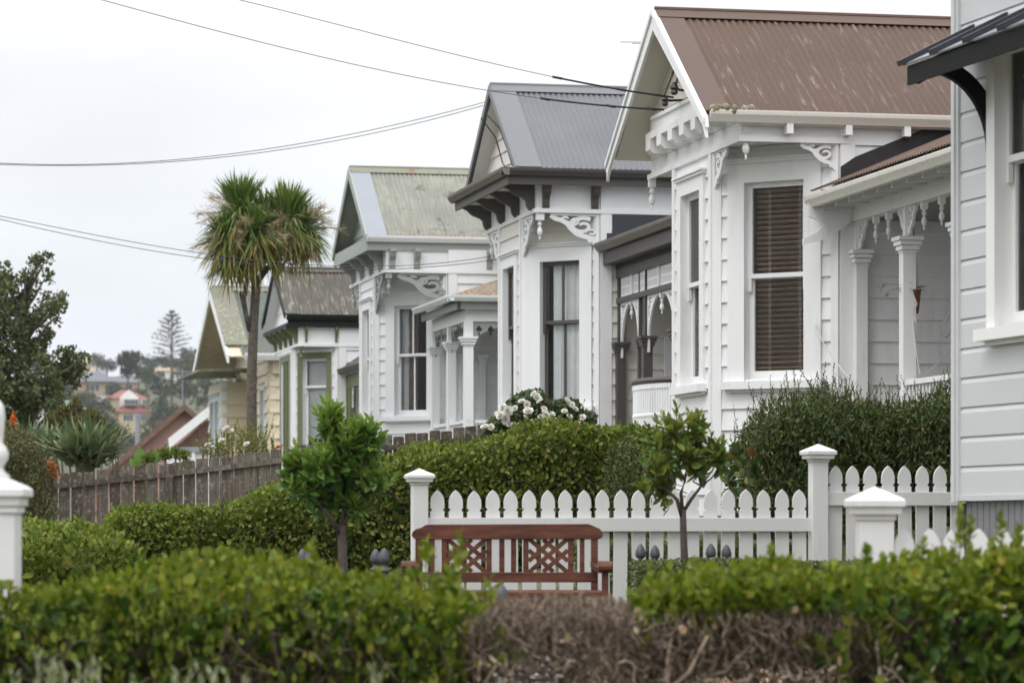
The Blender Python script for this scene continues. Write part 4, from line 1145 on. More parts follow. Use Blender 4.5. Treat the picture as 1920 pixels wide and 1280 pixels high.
c = at(352, 0, 96)
hs = thing('shed', 'small white weatherboard shed with white bargeboard behind the cottage bay', 'shed', (c.x, c.y, ZC - 3.2), .15)
dz = 3.2
b = MB(dz); fr_ = F((-.40, 0), (1.6, 0)); wall(b, fr_, -3.2, 2.35, .2); wall(b, F((-.4, 5), (-.4, 0)), -3.2, 2.35, .2); b.build('weatherboard_wall', M['white2'], hs)
b = MB(dz); b.prism([(-.5, -.25, 2.45), (1.2, -.25, 3.9), (1.2, -.25, 4.0), (-.52, -.25, 2.56)], (0, 5, 0)); b.build('roof', M['brown_tile'], hs)
b = MB(dz); b.prism([(-.56, -.30, 2.30), (1.2, -.30, 3.75), (1.2, -.30, 4.05), (-.6, -.30, 2.6)], (0, .04, 0)); b.build('bargeboard', M['white2'], hs)
q = MB(dz); q.box(-.42, -.15, 2.2, 1.5, .0, 2.34); q.build('gutter', M['zinc'], hs)
q = MB(dz); q.tube([(.17, -.08, -3), (.17, -.08, 2.25)], .06, 8); q.build('downpipe', M['white2'], hs)
b = MB(dz); b.prism([(-.38, .02, 2.34), (1.4, .02, 2.34), (1.4, .02, 3.85)], (0, .03, 0)); b.build('gable_wall', M['brown_tile'], hs)
q = MB(dz); q.box(-.2, -.03, -1.0, .0, .0, 1.3); q.build('door', M['pale_blue'], hs)

# ------------------------------------------------------------------ hillside houses
def wbox(mb, x0, x1, z0, z1, y=-.03): mb.box(x0, y, z0, x1, 0.05, z1)
def far_house(px, py, Y, label, rz, build):
    c = at(px, py, Y); g = gz(c.x, c.y)
    t = thing('house', label, 'house', (c.x, c.y, c.z), rz, None)
    build(t, g - c.z); return t
M['far_yellow'] = plain('pale_yellow_wall', (.50, .42, .26), .8); M['far_red'] = plain('red_roof_tile', (.24, .085, .07), .7)
M['far_tan'] = plain('tan_brick_wall', (.36, .27, .17), .8); M['far_grey'] = plain('blue_grey_roof_tile', (.13, .14, .16), .7); M['far_white'] = plain('far_white_paint', (.62, .62, .6), .7)
M['far_green'] = plain('pale_green_roof', (.22, .28, .22), .7); M['far_pink'] = plain('pale_peach_wall', (.66, .56, .44), .8); M['far_glass'] = plain('dark_window_glass', (.05, .06, .07), .15)
def hiproof(mb, x0, x1, y0, y1, z0, z1, e=.4, inset=None):
    x0 -= e; x1 += e; y0 -= e; y1 += e; d = min(x1 - x0, y1 - y0) / 2 if inset is None else inset; ym = (y0 + y1) / 2
    v = [(x0, y0, z0), (x1, y0, z0), (x1, y1, z0), (x0, y1, z0), (x0 + d, ym, z1), (x1 - d, ym, z1)]
    mb.add(v + [(a, b_, c_ - .15) for a, b_, c_ in v[:4]], [(0, 1, 5, 4), (1, 2, 5), (2, 3, 4, 5), (3, 0, 4), (6, 7, 1, 0), (7, 8, 2, 1), (8, 9, 3, 2), (9, 6, 0, 3), (9, 8, 7, 6)])
def win(par, x, z, w, h, n=2, y=-.06):
    q = MB(); q.box(x, y - .02, z, x + w, .0, z + .1); q.box(x, y - .02, z + h - .1, x + w, .0, z + h)
    for i in range(n + 1): q.box(x + (w - .1) * i / n, y - .021, z + .1, x + (w - .1) * i / n + .1, .0, z + h - .1)
    o = q.build('window', M['far_white'], par)
    q = MB(); q.box(x + .05, y + .02, z + .05, x + w - .05, .01, z + h - .05); q.build('pane', M['far_glass'], o)
def b_yellow(t, g):
    b = MB(); b.box(-3.2, 0, g - 1, 5.0, 8, 4.6); b.box(-5.2, 4, g - 1, 4.2, 11, 8.2); b.build('wall', M['far_yellow'], t)
    b = MB(); hiproof(b, -3.2, 5.0, 0, 6, 4.7, 6.8, .5); b.build('roof', M['far_red'], t)
    b = MB(); hiproof(b, -5.2, 4.2, 4, 11, 8.2, 10.4, .5); b.build('roof', M['far_red'], t)
    b = MB(); b.prism([(-2.6, 3.3, 6.0), (2.2, 3.3, 6.0), (2.2, 3.3, 8.4), (-.2, 3.3, 10.3), (-2.6, 3.3, 8.4)], (0, 2, 0)); b.build('gable_bay', M['far_white'], t)
    win(t, -2.2, 2.3, 2.6, 1.8, 3); win(t, 1.6, 2.3, 2.6, 1.8, 4); win(t, -1.9, 6.4, 3.6, 1.5, 4, 3.25); win(t, 2.6, 6.6, 1.3, 1.3, 2, 3.95)
def b_tan(t, g):
    b = MB(); b.box(-9, 0, g - 1, 9, 8, 4.8); b.build('wall', M['far_tan'], t)
    b = MB(); hiproof(b, -9, 2.5, -.5, 8, 4.8, 8.0, .6); b.build('roof', M['far_grey'], t); b = MB(); hiproof(b, 0, 9.5, 0, 7, 4.6, 6.8, .6); b.build('roof', M['far_grey'], t)
    win(t, -6.3, 1.8, 4.2, 2.2, 3); win(t, -.6, 1.8, 4.2, 2.2, 3); win(t, 5.4, 1.8, 2.4, 2.2, 2)
    b = MB(); b.box(-5, -2, g - 1, 3.4, -.03, .6); b.build('lower_wall', M['far_white'], t); b = MB(); b.box(-9.5, -1.4, .7, 9.2, 0, .95); b.build('balcony', M['far_tan'], t)
def b_green(t, g):
    b = MB(); b.box(-4.5, 0, g - 1, 4.5, 7, 3.2); b.box(-3, -3.5, g - 1, 3, 0, -.2); b.build('wall', M['far_white'], t)
    b = MB(); hiproof(b, -4.5, 4.5, 0, 7, 3.2, 5.4, .5); b.build('roof', M['far_green'], t); b = MB(); hiproof(b, -3, 3, -3.5, 0, -.2, .8, .4); b.build('roof', M['far_grey'], t)
    win(t, -3.4, 1.0, 2.2, 1.6, 2); win(t, .6, 1.0, 2.4, 1.6, 2); win(t, -1.4, -2.4, 2.4, 1.5, 2, -3.56)
def b_pale(t, g):
    b = MB(); b.box(-4.5, 0, g - 1, 4.5, 7, 3.6); b.box(1, -1, g - 1, 5.5, 6, 2.2); b.build('wall', M['far_pink'], t)
    b = MB(); hiproof(b, -4.5, 4.5, 0, 7, 3.6, 4.8, .3); b.build('roof', M['far_pink'], t); win(t, -3, 1.4, 2, 1.4); win(t, 2, .2, 2, 1.3, 2, -1.06)
def b_low(t, g):
    b = MB(); b.box(-6, 0, g - 1, 6, 6, 2.0); b.build('wall', M['far_white'], t); b = MB(); hiproof(b, -6, 6, 0, 6, 2.0, 3.0, .5); b.build('roof', M['far_tan'], t); win(t, -4, .5, 3, 1.2); win(t, 1, .5, 3, 1.2)
far_house(247, 807, 800, 'yellow two-storey house with red tiled roof on the hillside', .25, b_yellow)
far_house(200, 745, 960, 'wide tan house with blue-grey hipped roof above the yellow house', .1, b_tan)
far_house(107, 790, 760, 'white hillside house with pale green roof behind the big tree', -.2, b_green)
far_house(158, 684, 1250, 'pale peach house on the ridge below the sky', .1, b_pale)
far_house(315, 706, 1050, 'low white house on the hill left of the cottage gable', 0, b_low)
# ------------------------------------------------------------------ vegetation
def rn(n, s=1.0): return rng.normal(0, s, (n, 3))
UP = np.array([0, 0, 1.0])

def shell(n, P, Q, th, zb, zt, depth=.12, bump_=.05, faces=(.42, .34, .12, .12), seed=0):
    """points and outward normals on a clipped hedge running P->Q (world xy); zb/zt callables of u in 0..1"""
    P = np.array(P, float); Q = np.array(Q, float); L = np.linalg.norm(Q - P); d = (Q - P) / L; nn = np.array([d[1], -d[0]])
    f = np.array(faces) / sum(faces); k = rng.choice(4, n, p=f)          # front, top, back, ends
    u = rng.random(n); v = rng.uniform(-.5, .5, n); w = rng.random(n)
    v = np.where(k == 0, .5, np.where(k == 2, -.5, v))
    endside = rng.random(n) < .5
    u = np.where(k == 3, np.where(endside, 0.0, 1.0), u)
    w = np.where(k == 1, 1.0, w)
    # round the top edges
    edge = np.maximum(0, (w - .8) / .2) ** 2
    v = np.where(k != 1, v * (1 - .12 * edge), v)
    w = np.where(k == 1, w - .10 * (np.abs(v) * 2) ** 4, w)
    N = np.zeros((n, 3))
    N[:, :2] = np.where((k == 0)[:, None], nn, np.where((k == 2)[:, None], -nn, np.where((k == 3)[:, None], np.where(endside[:, None], -d, d), 0)))
    N[:, 2] = np.where(k == 1, 1, .15)
    b_ = zb(u); t_ = zt(u)
    pos = np.zeros((n, 3))
    pos[:, :2] = P + d * (u * L)[:, None] + nn * (v * th)[:, None]
    pos[:, 2] = b_ + w * (t_ - b_)
    g = bump_ * (np.sin(pos[:, 0] * 5.1 + seed) + np.sin(pos[:, 1] * 6.3 + 1 + seed) + np.sin(pos[:, 2] * 7.7 + pos[:, 0] * 3.1)) 
    off = g - rng.exponential(depth, n)
    return pos + nrm(N) * off[:, None], nrm(N)

def leafcloud(name, pos, N, size, tmpl, mat, par, up=.55, jit=.8, var=.25, tilt=.6):
    n = len(pos)
    d = N * .45 + UP * up + rn(n, jit)
    nor = N * .8 + UP * .5 + rn(n, tilt)
    return leaves(name, pos, d, nor, size * rng.uniform(1 - var, 1 + var, n), tmpl, mat, par)

def shoots(name, base, height, nl, size, tmpl, mat, stem, par, lean=.18, opp=False):
    """upright leafy shoots at base points"""
    K = len(base); hgt = np.broadcast_to(np.asarray(height), (K,)) * rng.uniform(.55, 1.25, K)
    dv = nrm(UP + rn(K, lean) * np.array([1, 1, .2]))
    t = (np.arange(nl) + .6) / nl
    p = base[:, None, :] + dv[:, None, :] * (hgt[:, None] * t[None, :])[:, :, None]
    ang = rng.uniform(0, 6.28, K)[:, None] + np.arange(nl)[None, :] * 2.4
    side = np.stack([np.cos(ang), np.sin(ang), np.zeros_like(ang)], -1)
    d = side * (1.1 - .8 * t)[None, :, None] + dv[:, None, :] * .7
    sz = size * (1 - .35 * t)[None, :] * rng.uniform(.8, 1.2, (K, nl))
    leaves(name, p.reshape(-1, 3), d.reshape(-1, 3), (dv[:, None, :] * 1.0 - side * .4).reshape(-1, 3) + rn(K * nl, .25), sz.reshape(-1), tmpl, mat, par)
    sticks('twigs', base - dv * .05, base + dv * (hgt * .97)[:, None], .0035, .0018, stem, par, 3)

M['twig'] = plain('brown_twig', (.085, .06, .042), .9, var=.35, scale=20)
M['grey_twig'] = plain('grey_brown_dead_twig', (.21, .155, .11), .95, var=.4, scale=12)
M['dead_twig'] = leafmat('brown_dead_twig', [(0, (.075, .055, .042)), (.6, (.20, .15, .115)), (1, (.34, .275, .22))], .0, .95, .1)
M['pale_twig'] = plain('pale_dead_branch', (.30, .225, .165), .95, var=.4, scale=9)
M['bark'] = plain('grey_brown_bark', (.10, .085, .068), .95, var=.4, scale=14)
M['bark_dark'] = plain('dark_citrus_bark', (.055, .043, .035), .9, var=.3, scale=30)
M['stem_green'] = plain('yellow_green_stem', (.16, .15, .04), .8)
M['gris'] = leafmat('glossy_yellow_green_leaf', [(0, (.06, .10, .011)), (.5, (.13, .175, .02)), (.9, (.20, .23, .032)), (.975, (.23, .225, .033)), (1, (.30, .22, .035))], .3, .48, .16)
M['gris_shade'] = leafmat('shade_dark_green_leaf', [(0, (.022, .048, .007)), (.6, (.045, .09, .012)), (.985, (.09, .14, .02)), (1, (.22, .17, .03))], .2, .42, .18)  # leaf tone darkened to paint shade on hedge lower fronts and insides
M['citrus_tip'] = leafmat('young_citrus_leaf', [(0, (.12, .20, .035)), (1, (.20, .29, .055))], .35, .4, .4)
M['gris_mid'] = leafmat('glossy_green_leaf', [(0, (.055, .095, .014)), (.5, (.125, .17, .027)), (.93, (.21, .245, .048)), (.982, (.23, .21, .05)), (1, (.24, .10, .04))], .28, .45, .2)
M['pohu'] = leafmat('grey_green_leathery_leaf', [(0, (.05, .07, .028)), (.6, (.10, .125, .05)), (1, (.18, .20, .10))], .15, .55, .18)
M['dead_leaf'] = leafmat('dry_tan_leaf', [(0, (.28, .19, .11)), (1, (.45, .34, .22))], .2, .8, .2)
M['citrus'] = leafmat('citrus_leaf', [(0, (0.044, 0.106, 0.022)), (.6, (0.081, 0.163, 0.031)), (1, (0.163, 0.250, 0.044))], .25, .33, .5)
M['citrus_y'] = leafmat('yellowing_citrus_leaf', [(0, (0.078, 0.130, 0.026)), (.6, (0.143, 0.195, 0.039)), (1, (0.312, 0.312, 0.052))], .25, .4, .4)
M['lilly'] = leafmat('dark_glossy_small_leaf', [(0, (.032, .058, .016)), (.6, (.06, .098, .026)), (.9, (.115, .14, .035)), (1, (.19, .10, .04))], .12, .42, .25)
M['box_leaf'] = leafmat('clipped_box_leaf', [(0, (0.056, 0.081, 0.025)), (.6, (0.106, 0.138, 0.050)), (1, (0.200, 0.225, 0.100))], .2, .5, .3)
M['flax'] = leafmat('blue_green_blade', [(0, (.075, .115, .05)), (.7, (.13, .18, .085)), (.95, (.20, .23, .12)), (1, (.30, .26, .08))], .2, .5, .35)
M['cab_green'] = leafmat('cabbage_tree_blade', [(0, (.07, .13, .03)), (.7, (.13, .19, .05)), (1, (.21, .25, .075))], .22, .5, .25)
M['cab_old'] = leafmat('old_cabbage_tree_blade', [(0, (.12, .14, .04)), (.5, (.24, .225, .065)), (.8, (.36, .28, .10)), (1, (.30, .18, .09))], .25, .6, .2)
M['straw'] = plain('straw_flower_stalk', (.40, .31, .19), .9, var=.3)
M['small_bush'] = leafmat('olive_small_leaf', [(0, (0.048, 0.066, 0.019)), (.6, (0.090, 0.102, 0.030)), (1, (0.168, 0.120, 0.042))], .15, .5, .3)
M['conifer_gold'] = leafmat('bronze_conifer', [(0, (0.058, 0.065, 0.023)), (.7, (0.104, 0.098, 0.029)), (1, (0.221, 0.169, 0.039))], .15, .6, .2)
M['orange'] = leafmat('orange_flower', [(0, (.50, .11, .02)), (1, (.62, .20, .04))], .2, .6, .2)
M['rose_leaf'] = leafmat('rose_leaf', [(0, (0.036, 0.066, 0.026)), (.6, (0.066, 0.108, 0.036)), (1, (0.156, 0.180, 0.060))], .2, .45, .35)
M['rose_leaf_y'] = leafmat('yellow_green_rose_leaf', [(0, (.08, .10, .02)), (.6, (.15, .17, .03)), (1, (.25, .22, .06))], .3, .5, .3)
M['petal'] = leafmat('white_petal', [(0, (.74, .72, .66)), (1, (.80, .79, .75))], .25, .6, .2)
M['petal_c'] = leafmat('cream_petal', [(0, (.68, .58, .36)), (1, (.74, .67, .48))], .25, .6, .2)
M['hill'] = leafmat('hill_foliage', [(0, (0.023, 0.038, 0.019)), (.6, (0.042, 0.061, 0.030)), (1, (0.075, 0.094, 0.046))], .1, .7, .2)
M['hill_light'] = leafmat('pale_hill_foliage', [(0, (0.045, 0.058, 0.027)), (.6, (0.068, 0.081, 0.036)), (1, (0.108, 0.112, 0.054))], .1, .7, .2)
M['norfolk'] = leafmat('norfolk_pine_foliage', [(0, (0.036, 0.054, 0.042)), (1, (0.072, 0.090, 0.066))], .1, .7, .2)
M['laven'] = leafmat('grey_green_herb_leaf', [(0, (.20, .23, .13)), (1, (.36, .38, .24))], .3, .7, .2)
M['banana'] = leafmat('broad_bright_leaf', [(0, (.12, .22, .05)), (1, (.18, .28, .08))], .35, .45, .4)

def const(v): return lambda u: np.full_like(np.asarray(u, float), v)
def interp(xp, fp): return lambda u: np.interp(u, xp, fp)

# --- clipped hedge across the middle
a0, a1, b_f = 2.5, 7.75, 30.45
xa = np.array([2.5, 2.79, 3.56, 4.18, 5.34, 5.93, 6.42, 6.92, 7.5, 7.75])
zh = np.array([.13, .17, .25, .385, .70, .86, .94, .99, 1.02, .96]) + ZC - .05
hm = thing('hedge', 'clipped green hedge climbing from the paling fence to the white picket fence', 'hedge', ab(5, b_f, ZC - .9))
def hloc(o): return np.array(o.location)
def put(fn, root):          # run a builder that makes world-space children and hang them on root
    before = set(COL.objects); fn()
    for o in COL.objects:
        if o not in before and o.parent is root:
            o.location = -Vector(root.location)
P_, Q_ = ab(a0, b_f)[:2], ab(a1, b_f)[:2]
uu = (xa - a0) / (a1 - a0)
gb = [gz(*(Vector(P_).lerp(Vector(Q_), t))) for t in (0, .25, .5, .75, 1)]
zbf = interp([0, .25, .5, .75, 1], gb)
def core(par, P, Q, th, zb, zt, us):
    b = MB(); P = Vector(P); Q = Vector(Q); d = (Q - P).normalized(); nn = Vector((d.y, -d.x)) * th / 2; us = np.array(us); B = zb(us); T = zt(us)
    for i in range(len(us) - 1):
        a, c = P.lerp(Q, us[i]), P.lerp(Q, us[i + 1])
        b.hexa([(*(a + nn), B[i]), (*(c + nn), B[i + 1]), (*(c - nn), B[i + 1]), (*(a - nn), B[i]), (*(a + nn), T[i]), (*(c + nn), T[i + 1]), (*(c - nn), T[i + 1]), (*(a - nn), T[i])])
    return b.build('dark_core', M['twig'], par)  # solid brown block stands in for the hedge's dark, shaded inside
def mk():
    core(hm, P_, Q_, .55, zbf, lambda u: interp(uu, zh)(u) - .22, np.linspace(.04, .96, 9))
    pos, N = shell(34000, P_, Q_, 1.3, zbf, interp(uu, zh), .10, .035, (.5, .34, .06, .10))
    hgt = (pos[:, 2] - np.interp(pos[:, 0], [Vector(P_).x, Vector(Q_).x], [gb[0], gb[-1]])) ; keep = rng.random(len(pos)) < np.clip(.30 + hgt * .75 + .35 * np.sin(pos[:, 0] * 4.0 + pos[:, 2] * 5), .3, 1)
    pos, N = pos[keep], N[keep]
    leafcloud('foliage', pos, N, .052, (OVATE[0] * [.88, 1, 1.5], OVATE[1]), M['gris_mid'], hm, .55, .8, .4)
    pos, N = shell(5000, P_, Q_, 1.05, zbf, interp(uu, zh - .12), .12, .03, (.5, .3, .1, .1))
    leafcloud('foliage', pos, N, .10, OVATE, M['gris_mid'], hm)
    pos, N = shell(420, P_, Q_, 1.2, zbf, interp(uu, zh), .0, .03, (.0, 1, 0, 0))
    shoots('foliage', pos - UP * .05, .10, 7, .048, OVATE, M['gris_mid'], M['stem_green'], hm)
    pos, N = shell(700, P_, Q_, 1.0, zbf, interp(uu, zh - .25), .06, .02, (.8, .0, .1, .1))
    a_, b2, fr_, _, _ = chains(pos, N * .4 + UP * .3 + rn(len(pos), .5), rng.uniform(.2, .5, len(pos)), 3, .35)
    sticks('twigs', a_, b2, .006, .004, M['twig'], hm, 3)
put(mk, hm)
# --- arm of the hedge along the street front
hm2 = thing('hedge', 'low bright-topped hedge arm beside the left gatepost, turning toward the street', 'hedge', ab(1.6, 27, ZC - 1.2))
P_, Q_ = ab(1.65, 31.2)[:2], ab(1.65, 23.6)[:2]
gb2 = [gz(*P_), gz(*Q_)]
def mk():
    zt = interp([0, .5, 1], [ZC + .03, ZC - .03, ZC - .12])
    core(hm2, P_, Q_, .5, interp([0, 1], gb2), lambda u: zt(u) - .2, np.linspace(.04, .95, 5))
    pos, N = shell(17000, P_, Q_, 1.1, interp([0, 1], gb2), zt, .08, .03, (.25, .5, .05, .2))
    leafcloud('foliage', pos, N, .052, (OVATE[0] * [.88, 1, 1.5], OVATE[1]), M['gris_mid'], hm2, .6, .8, .4)
    pos, N = shell(3000, P_, Q_, .85, interp([0, 1], gb2), lambda u: zt(u) - .12, .12, .03)
    leafcloud('foliage', pos, N, .10, OVATE, M['gris_mid'], hm2)
    pos, N = shell(260, P_, Q_, 1.0, interp([0, 1], gb2), zt, .0, .03, (.0, 1, 0, 0))
    shoots('foliage', pos - UP * .05, .10, 6, .06, OVATE, M['gris_mid'], M['stem_green'], hm2)
put(mk, hm2)

# --- foreground hedge, left
def fx(px, Y): return (px - 960) / FPX * Y
hf = thing('hedge', 'blurred leafy green hedge across the left foreground', 'hedge', (-1.6, 12.8, gz(-1.6, 12.8)))
P_, Q_ = (-3.6, 12.85), (fx(862, 12.85), 12.85)
def mk():
    z0 = interp([0, 1], [gz(*P_), gz(*Q_)]); zt = interp([0, .4, .6, .8, .93, 1], [ZC - .205, ZC - .215, ZC - .22, ZC - .20, ZC - .24, ZC - .29])
    core(hf, P_, Q_, .5, z0, lambda u: zt(u) - .22, np.linspace(.03, .93, 6))
    pos, N = shell(15000, P_, Q_, 1.25, z0, zt, .13, .045, (.2, .62, .06, .12), 2)
    leafcloud('foliage', pos, N, .037, (OVATE[0] * [.85, 1, 1.5], OVATE[1]), M['gris'], hf, 1.0, .55, .4)
    pos, N = shell(8500, P_, Q_, 1.25, z0, zt, .11, .045, (.75, .03, .06, .16), 2)
    keep = rng.random(len(pos)) < np.clip(.34 + 1.1 * (pos[:, 2] - (ZC - .46)) / .28, .26, 1)
    lo = (pos[keep][:, 2] < ZC - .315 + .05 * np.sin(pos[keep][:, 0] * 7)) & (rng.random(keep.sum()) < .85)  # low front leaves, split off by height for the painted-shade tone
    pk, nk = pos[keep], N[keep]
    leafcloud('foliage', pk[lo], nk[lo], .056, (OVATE[0] * [.88, 1, 1.5], OVATE[1]), M['gris_shade'], hf, .35, .9, .45)
    leafcloud('foliage', pk[~lo], nk[~lo], .047, (OVATE[0] * [.88, 1, 1.5], OVATE[1]), M['gris'], hf, .5, .9, .45)
    pos, N = shell(2200, P_, Q_, 1.0, z0, lambda u: zt(u) - .1, .12, .03)
    leafcloud('foliage', pos, N, .085, OVATE, M['gris_shade'], hf)
    pos, N = shell(430, P_, Q_, 1.15, z0, zt, .0, .03, (.12, 1, 0, .1), 2)
    shoots('foliage', pos - UP * .06, .09, 8, .042, (OVATE[0] * [.85, 1, 1.5], OVATE[1]), M['gris'], M['stem_green'], hf)
    bs = np.array([[fx(862, 12.4), 12.4, ZC - .22], [fx(850, 12.4), 12.45, ZC - .3], [fx(845, 12.5), 12.5, ZC - .25], [fx(800, 12.6), 12.6, ZC - .17], [fx(590, 12.6), 12.6, ZC - .18]])
    shoots('foliage', bs, np.array([.26, .2, .1, .12, .1]), 10, .06, OVATE, M['gris'], M['stem_green'], hf, .1)
    pos, N = shell(900, P_, Q_, 1.0, z0, lambda u: zt(u) - .3, .06, .02, (.8, .0, .1, .1))
    a_, b2, fr_, _, _ = chains(pos, N * .4 + UP * .3 + rn(len(pos), .5), rng.uniform(.2, .5, len(pos)), 3, .35)
    sticks('twigs', a_, b2, .005, .003, M['twig'], hf, 3)
    sp_ = np.array([[fx(880 + 60 * rng.random(), 12.3), 12.25 + .4 * rng.random(), ZC - .32 - .33 * rng.random()] for _ in range(14)])
    shoots('foliage', sp_, .16, 7, .065, OVATE, M['gris'], M['stem_green'], hf, .7)
put(mk, hf)

# --- foreground hedge, right
hg = thing('hedge', 'blurred yellow-green hedge regrowth across the right foreground', 'hedge', (1.9, 12.8, gz(1.9, 12.8)))
def mk():
    P1, Q1 = (fx(1490, 12.75), 12.75), (fx(2150, 12.75), 12.75)
    z0 = interp([0, 1], [gz(*P1), gz(*Q1)]); zt = interp([0, .2, .45, .65, 1], [ZC - .24, ZC - .21, ZC - .18, ZC - .105, ZC - .07])
    core(hg, (fx(1570, 12.95), 12.95), Q1, .45, z0, lambda u: zt(u) - .26, [0, .3, .6, 1])
    pos, N = shell(7800, P1, Q1, 1.2, z0, zt, .10, .04, (.46, .36, .06, .12), 5)
    keep = (pos[:, 0] > fx(1690, 12.75)) | (pos[:, 2] > ZC - .33) | (rng.random(len(pos)) < .28)
    keep &= rng.random(len(pos)) < np.clip((pos[:, 0] - fx(1380, 12.75)) / 1.2, .25, 1) * np.where(pos[:, 2] < ZC - .35, .85, 1)
    pk, nk = pos[keep], N[keep]; lo = (pk[:, 2] < ZC - .30 + .05 * np.sin(pk[:, 0] * 6)) & (rng.random(len(pk)) < .88)  # lower leaves here take the shade-darkened tone as well
    leafcloud('foliage', pk[lo], nk[lo], .060, (OVATE[0] * [.88, 1, 1.5], OVATE[1]), M['gris_shade'], hg, .4, .9, .45)
    leafcloud('foliage', pk[~lo], nk[~lo], .050, (OVATE[0] * [.85, 1, 1.5], OVATE[1]), M['gris'], hg, .6, .9, .45)
    P2, Q2 = (fx(1195, 12.75), 12.75), (fx(1500, 12.75), 12.75)
    zt2 = interp([0, .1, .5, 1], [ZC - .30, ZC - .255, ZC - .24, ZC - .22]); zb2 = lambda u: zt2(u) - .10
    pos, N = shell(1300, P2, Q2, .9, zb2, zt2, .06, .03, (.4, .4, .1, .1), 3)
    leafcloud('foliage', pos, N, .046, (OVATE[0] * [.85, 1, 1.5], OVATE[1]), M['gris'], hg, .9, .7, .4)
    pos, N = shell(330, P1, Q1, 1.1, z0, zt, .0, .03, (.15, 1, 0, .1), 5)
    shoots('foliage', pos - UP * .06, .11, 8, .055, OVATE, M['gris'], M['stem_green'], hg)
    pos, N = shell(110, P2, Q2, .85, zb2, zt2, .0, .03, (.1, 1, 0, .1), 5)
    shoots('foliage', pos - UP * .06, .11, 8, .055, OVATE, M['gris'], M['stem_green'], hg)
    bs = np.array([[fx(1800, 12.5), 12.5, ZC - .12], [fx(1815, 12.5), 12.5, ZC - .10], [fx(1790, 12.6), 12.6, ZC - .1], [fx(1730, 12.5), 12.5, ZC - .16], [fx(1445, 12.5), 12.5, ZC - .17], [fx(1625, 12.5), 12.5, ZC - .16], [fx(1905, 12.4), 12.4, ZC - .08], [fx(1880, 12.5), 12.5, ZC - .06]])
    shoots('foliage', bs, np.array([.17, .2, .2, .1, .12, .10, .10, .1]), 11, .05, OVATE, M['gris'], M['stem_green'], hg, .12)
    sp_ = np.stack([fx(rng.uniform(1550, 1960, 60), 12.2), rng.uniform(12.1, 12.5, 60), ZC - rng.uniform(.3, .72, 60)], -1)
    shoots('foliage', sp_, .16, 7, .068, OVATE, M['gris'], M['stem_green'], hg, .7)
put(mk, hg)

# --- dead brown stretch of the hedge
hd = thing('dead_hedge', 'leafless brown dead hedge in front of the red timber bench', 'hedge', (.6, 12.8, gz(.6, 12.8)))
def mk():
    X0, X1 = fx(872, 12.8), fx(1790, 12.8)
    ztd = lambda x: ZC - .262 + .012 * np.sin(x * 9) - np.where(x > fx(1180, 12.8), .035, 0) - np.clip((fx(915, 12.8) - x) * 1.2, 0, .2)
    # main stems
    b = MB(); r_ = random.Random(4); ends = []
    for x in np.linspace(X0 + .05, X1 - .05, 23):
        x = x + r_.uniform(-.05, .05); y = 12.6 + r_.uniform(-.35, .45); g = gz(x, y)
        p = Vector((x, y, g)); d = Vector((r_.uniform(-.2, .2), r_.uniform(-.2, .2), 1))
        def grow_(p, d, r, L, lev):
            pts = [p.copy()]; rs = [r]
            for i in range(4):
                d = (d + Vector((r_.uniform(-.45, .45), r_.uniform(-.45, .45), r_.uniform(-.1, .25)))).normalized()
                p = p + d * L / 4; pts.append(p.copy()); rs.append(r * (1 - .09 * (i + 1)))
            b.tube(pts, rs, 5); ends.append(p)
            if lev < 3 and p.z < ZC - .62:
                for k in range(r_.choice((2, 2, 3))):
                    grow_(p, (d + Vector((r_.uniform(-.9, .9), r_.uniform(-.7, .7), r_.uniform(.0, .6)))).normalized(), r * .62, L * .72, lev + 1)
        grow_(p, d, r_.uniform(.011, .020), .45, 0)
    b.build('main_stems', M['pale_twig'], hd, True)
    n = 7400
    x = rng.uniform(X0, X1, n); y = rng.uniform(12.25, 13.35, n); tz = ztd(x)
    dep = np.abs(rng.exponential(.10, n)); z = np.maximum(tz - .09 - dep, ZC - .95)
    st = np.stack([x, y, z], -1)
    L = np.minimum(rng.uniform(.08, .2, n), (tz - z) * rng.uniform(.8, 1.05, n))
    p0, p1, fr_, _, _ = chains(st, UP * .9 + rn(n, .6), L, 4, .45, .1)
    rr = rng.uniform(.0018, .0034, n)
    sticks('fine_twigs', p0, p1, np.tile(rr, 4), np.tile(rr * .8, 4), M['dead_twig'], hd, 3)
    n = 540
    st = np.stack([rng.uniform(X0, X1, n), rng.uniform(12.15, 13.2, n), rng.uniform(ZC - 1.0, ZC - .45, n)], -1)
    p0, p1, fr_, _, _ = chains(st, UP * .25 + rn(n, .7), np.minimum(rng.uniform(.12, .40, n), ZC - .30 - st[:, 2]), 8, .55, .05)
    rr = rng.uniform(.003, .008, n); sticks('crooked_twigs', p0, p1, np.tile(rr, 8), np.tile(rr * .9, 8), M['dead_twig'], hd, 4)
    n = 150
    pos = np.stack([rng.uniform(X0, X1, n), rng.uniform(12.2, 13.1, n), ZC - .29 - rng.exponential(.09, n)], -1)
    leaves('dry_leaf', pos, rn(n, 1) - UP * .5, rn(n, 1), rng.uniform(.02, .045, n), OVATE, M['dead_leaf'], hd)['kind'] = 'stuff'
put(mk, hd)

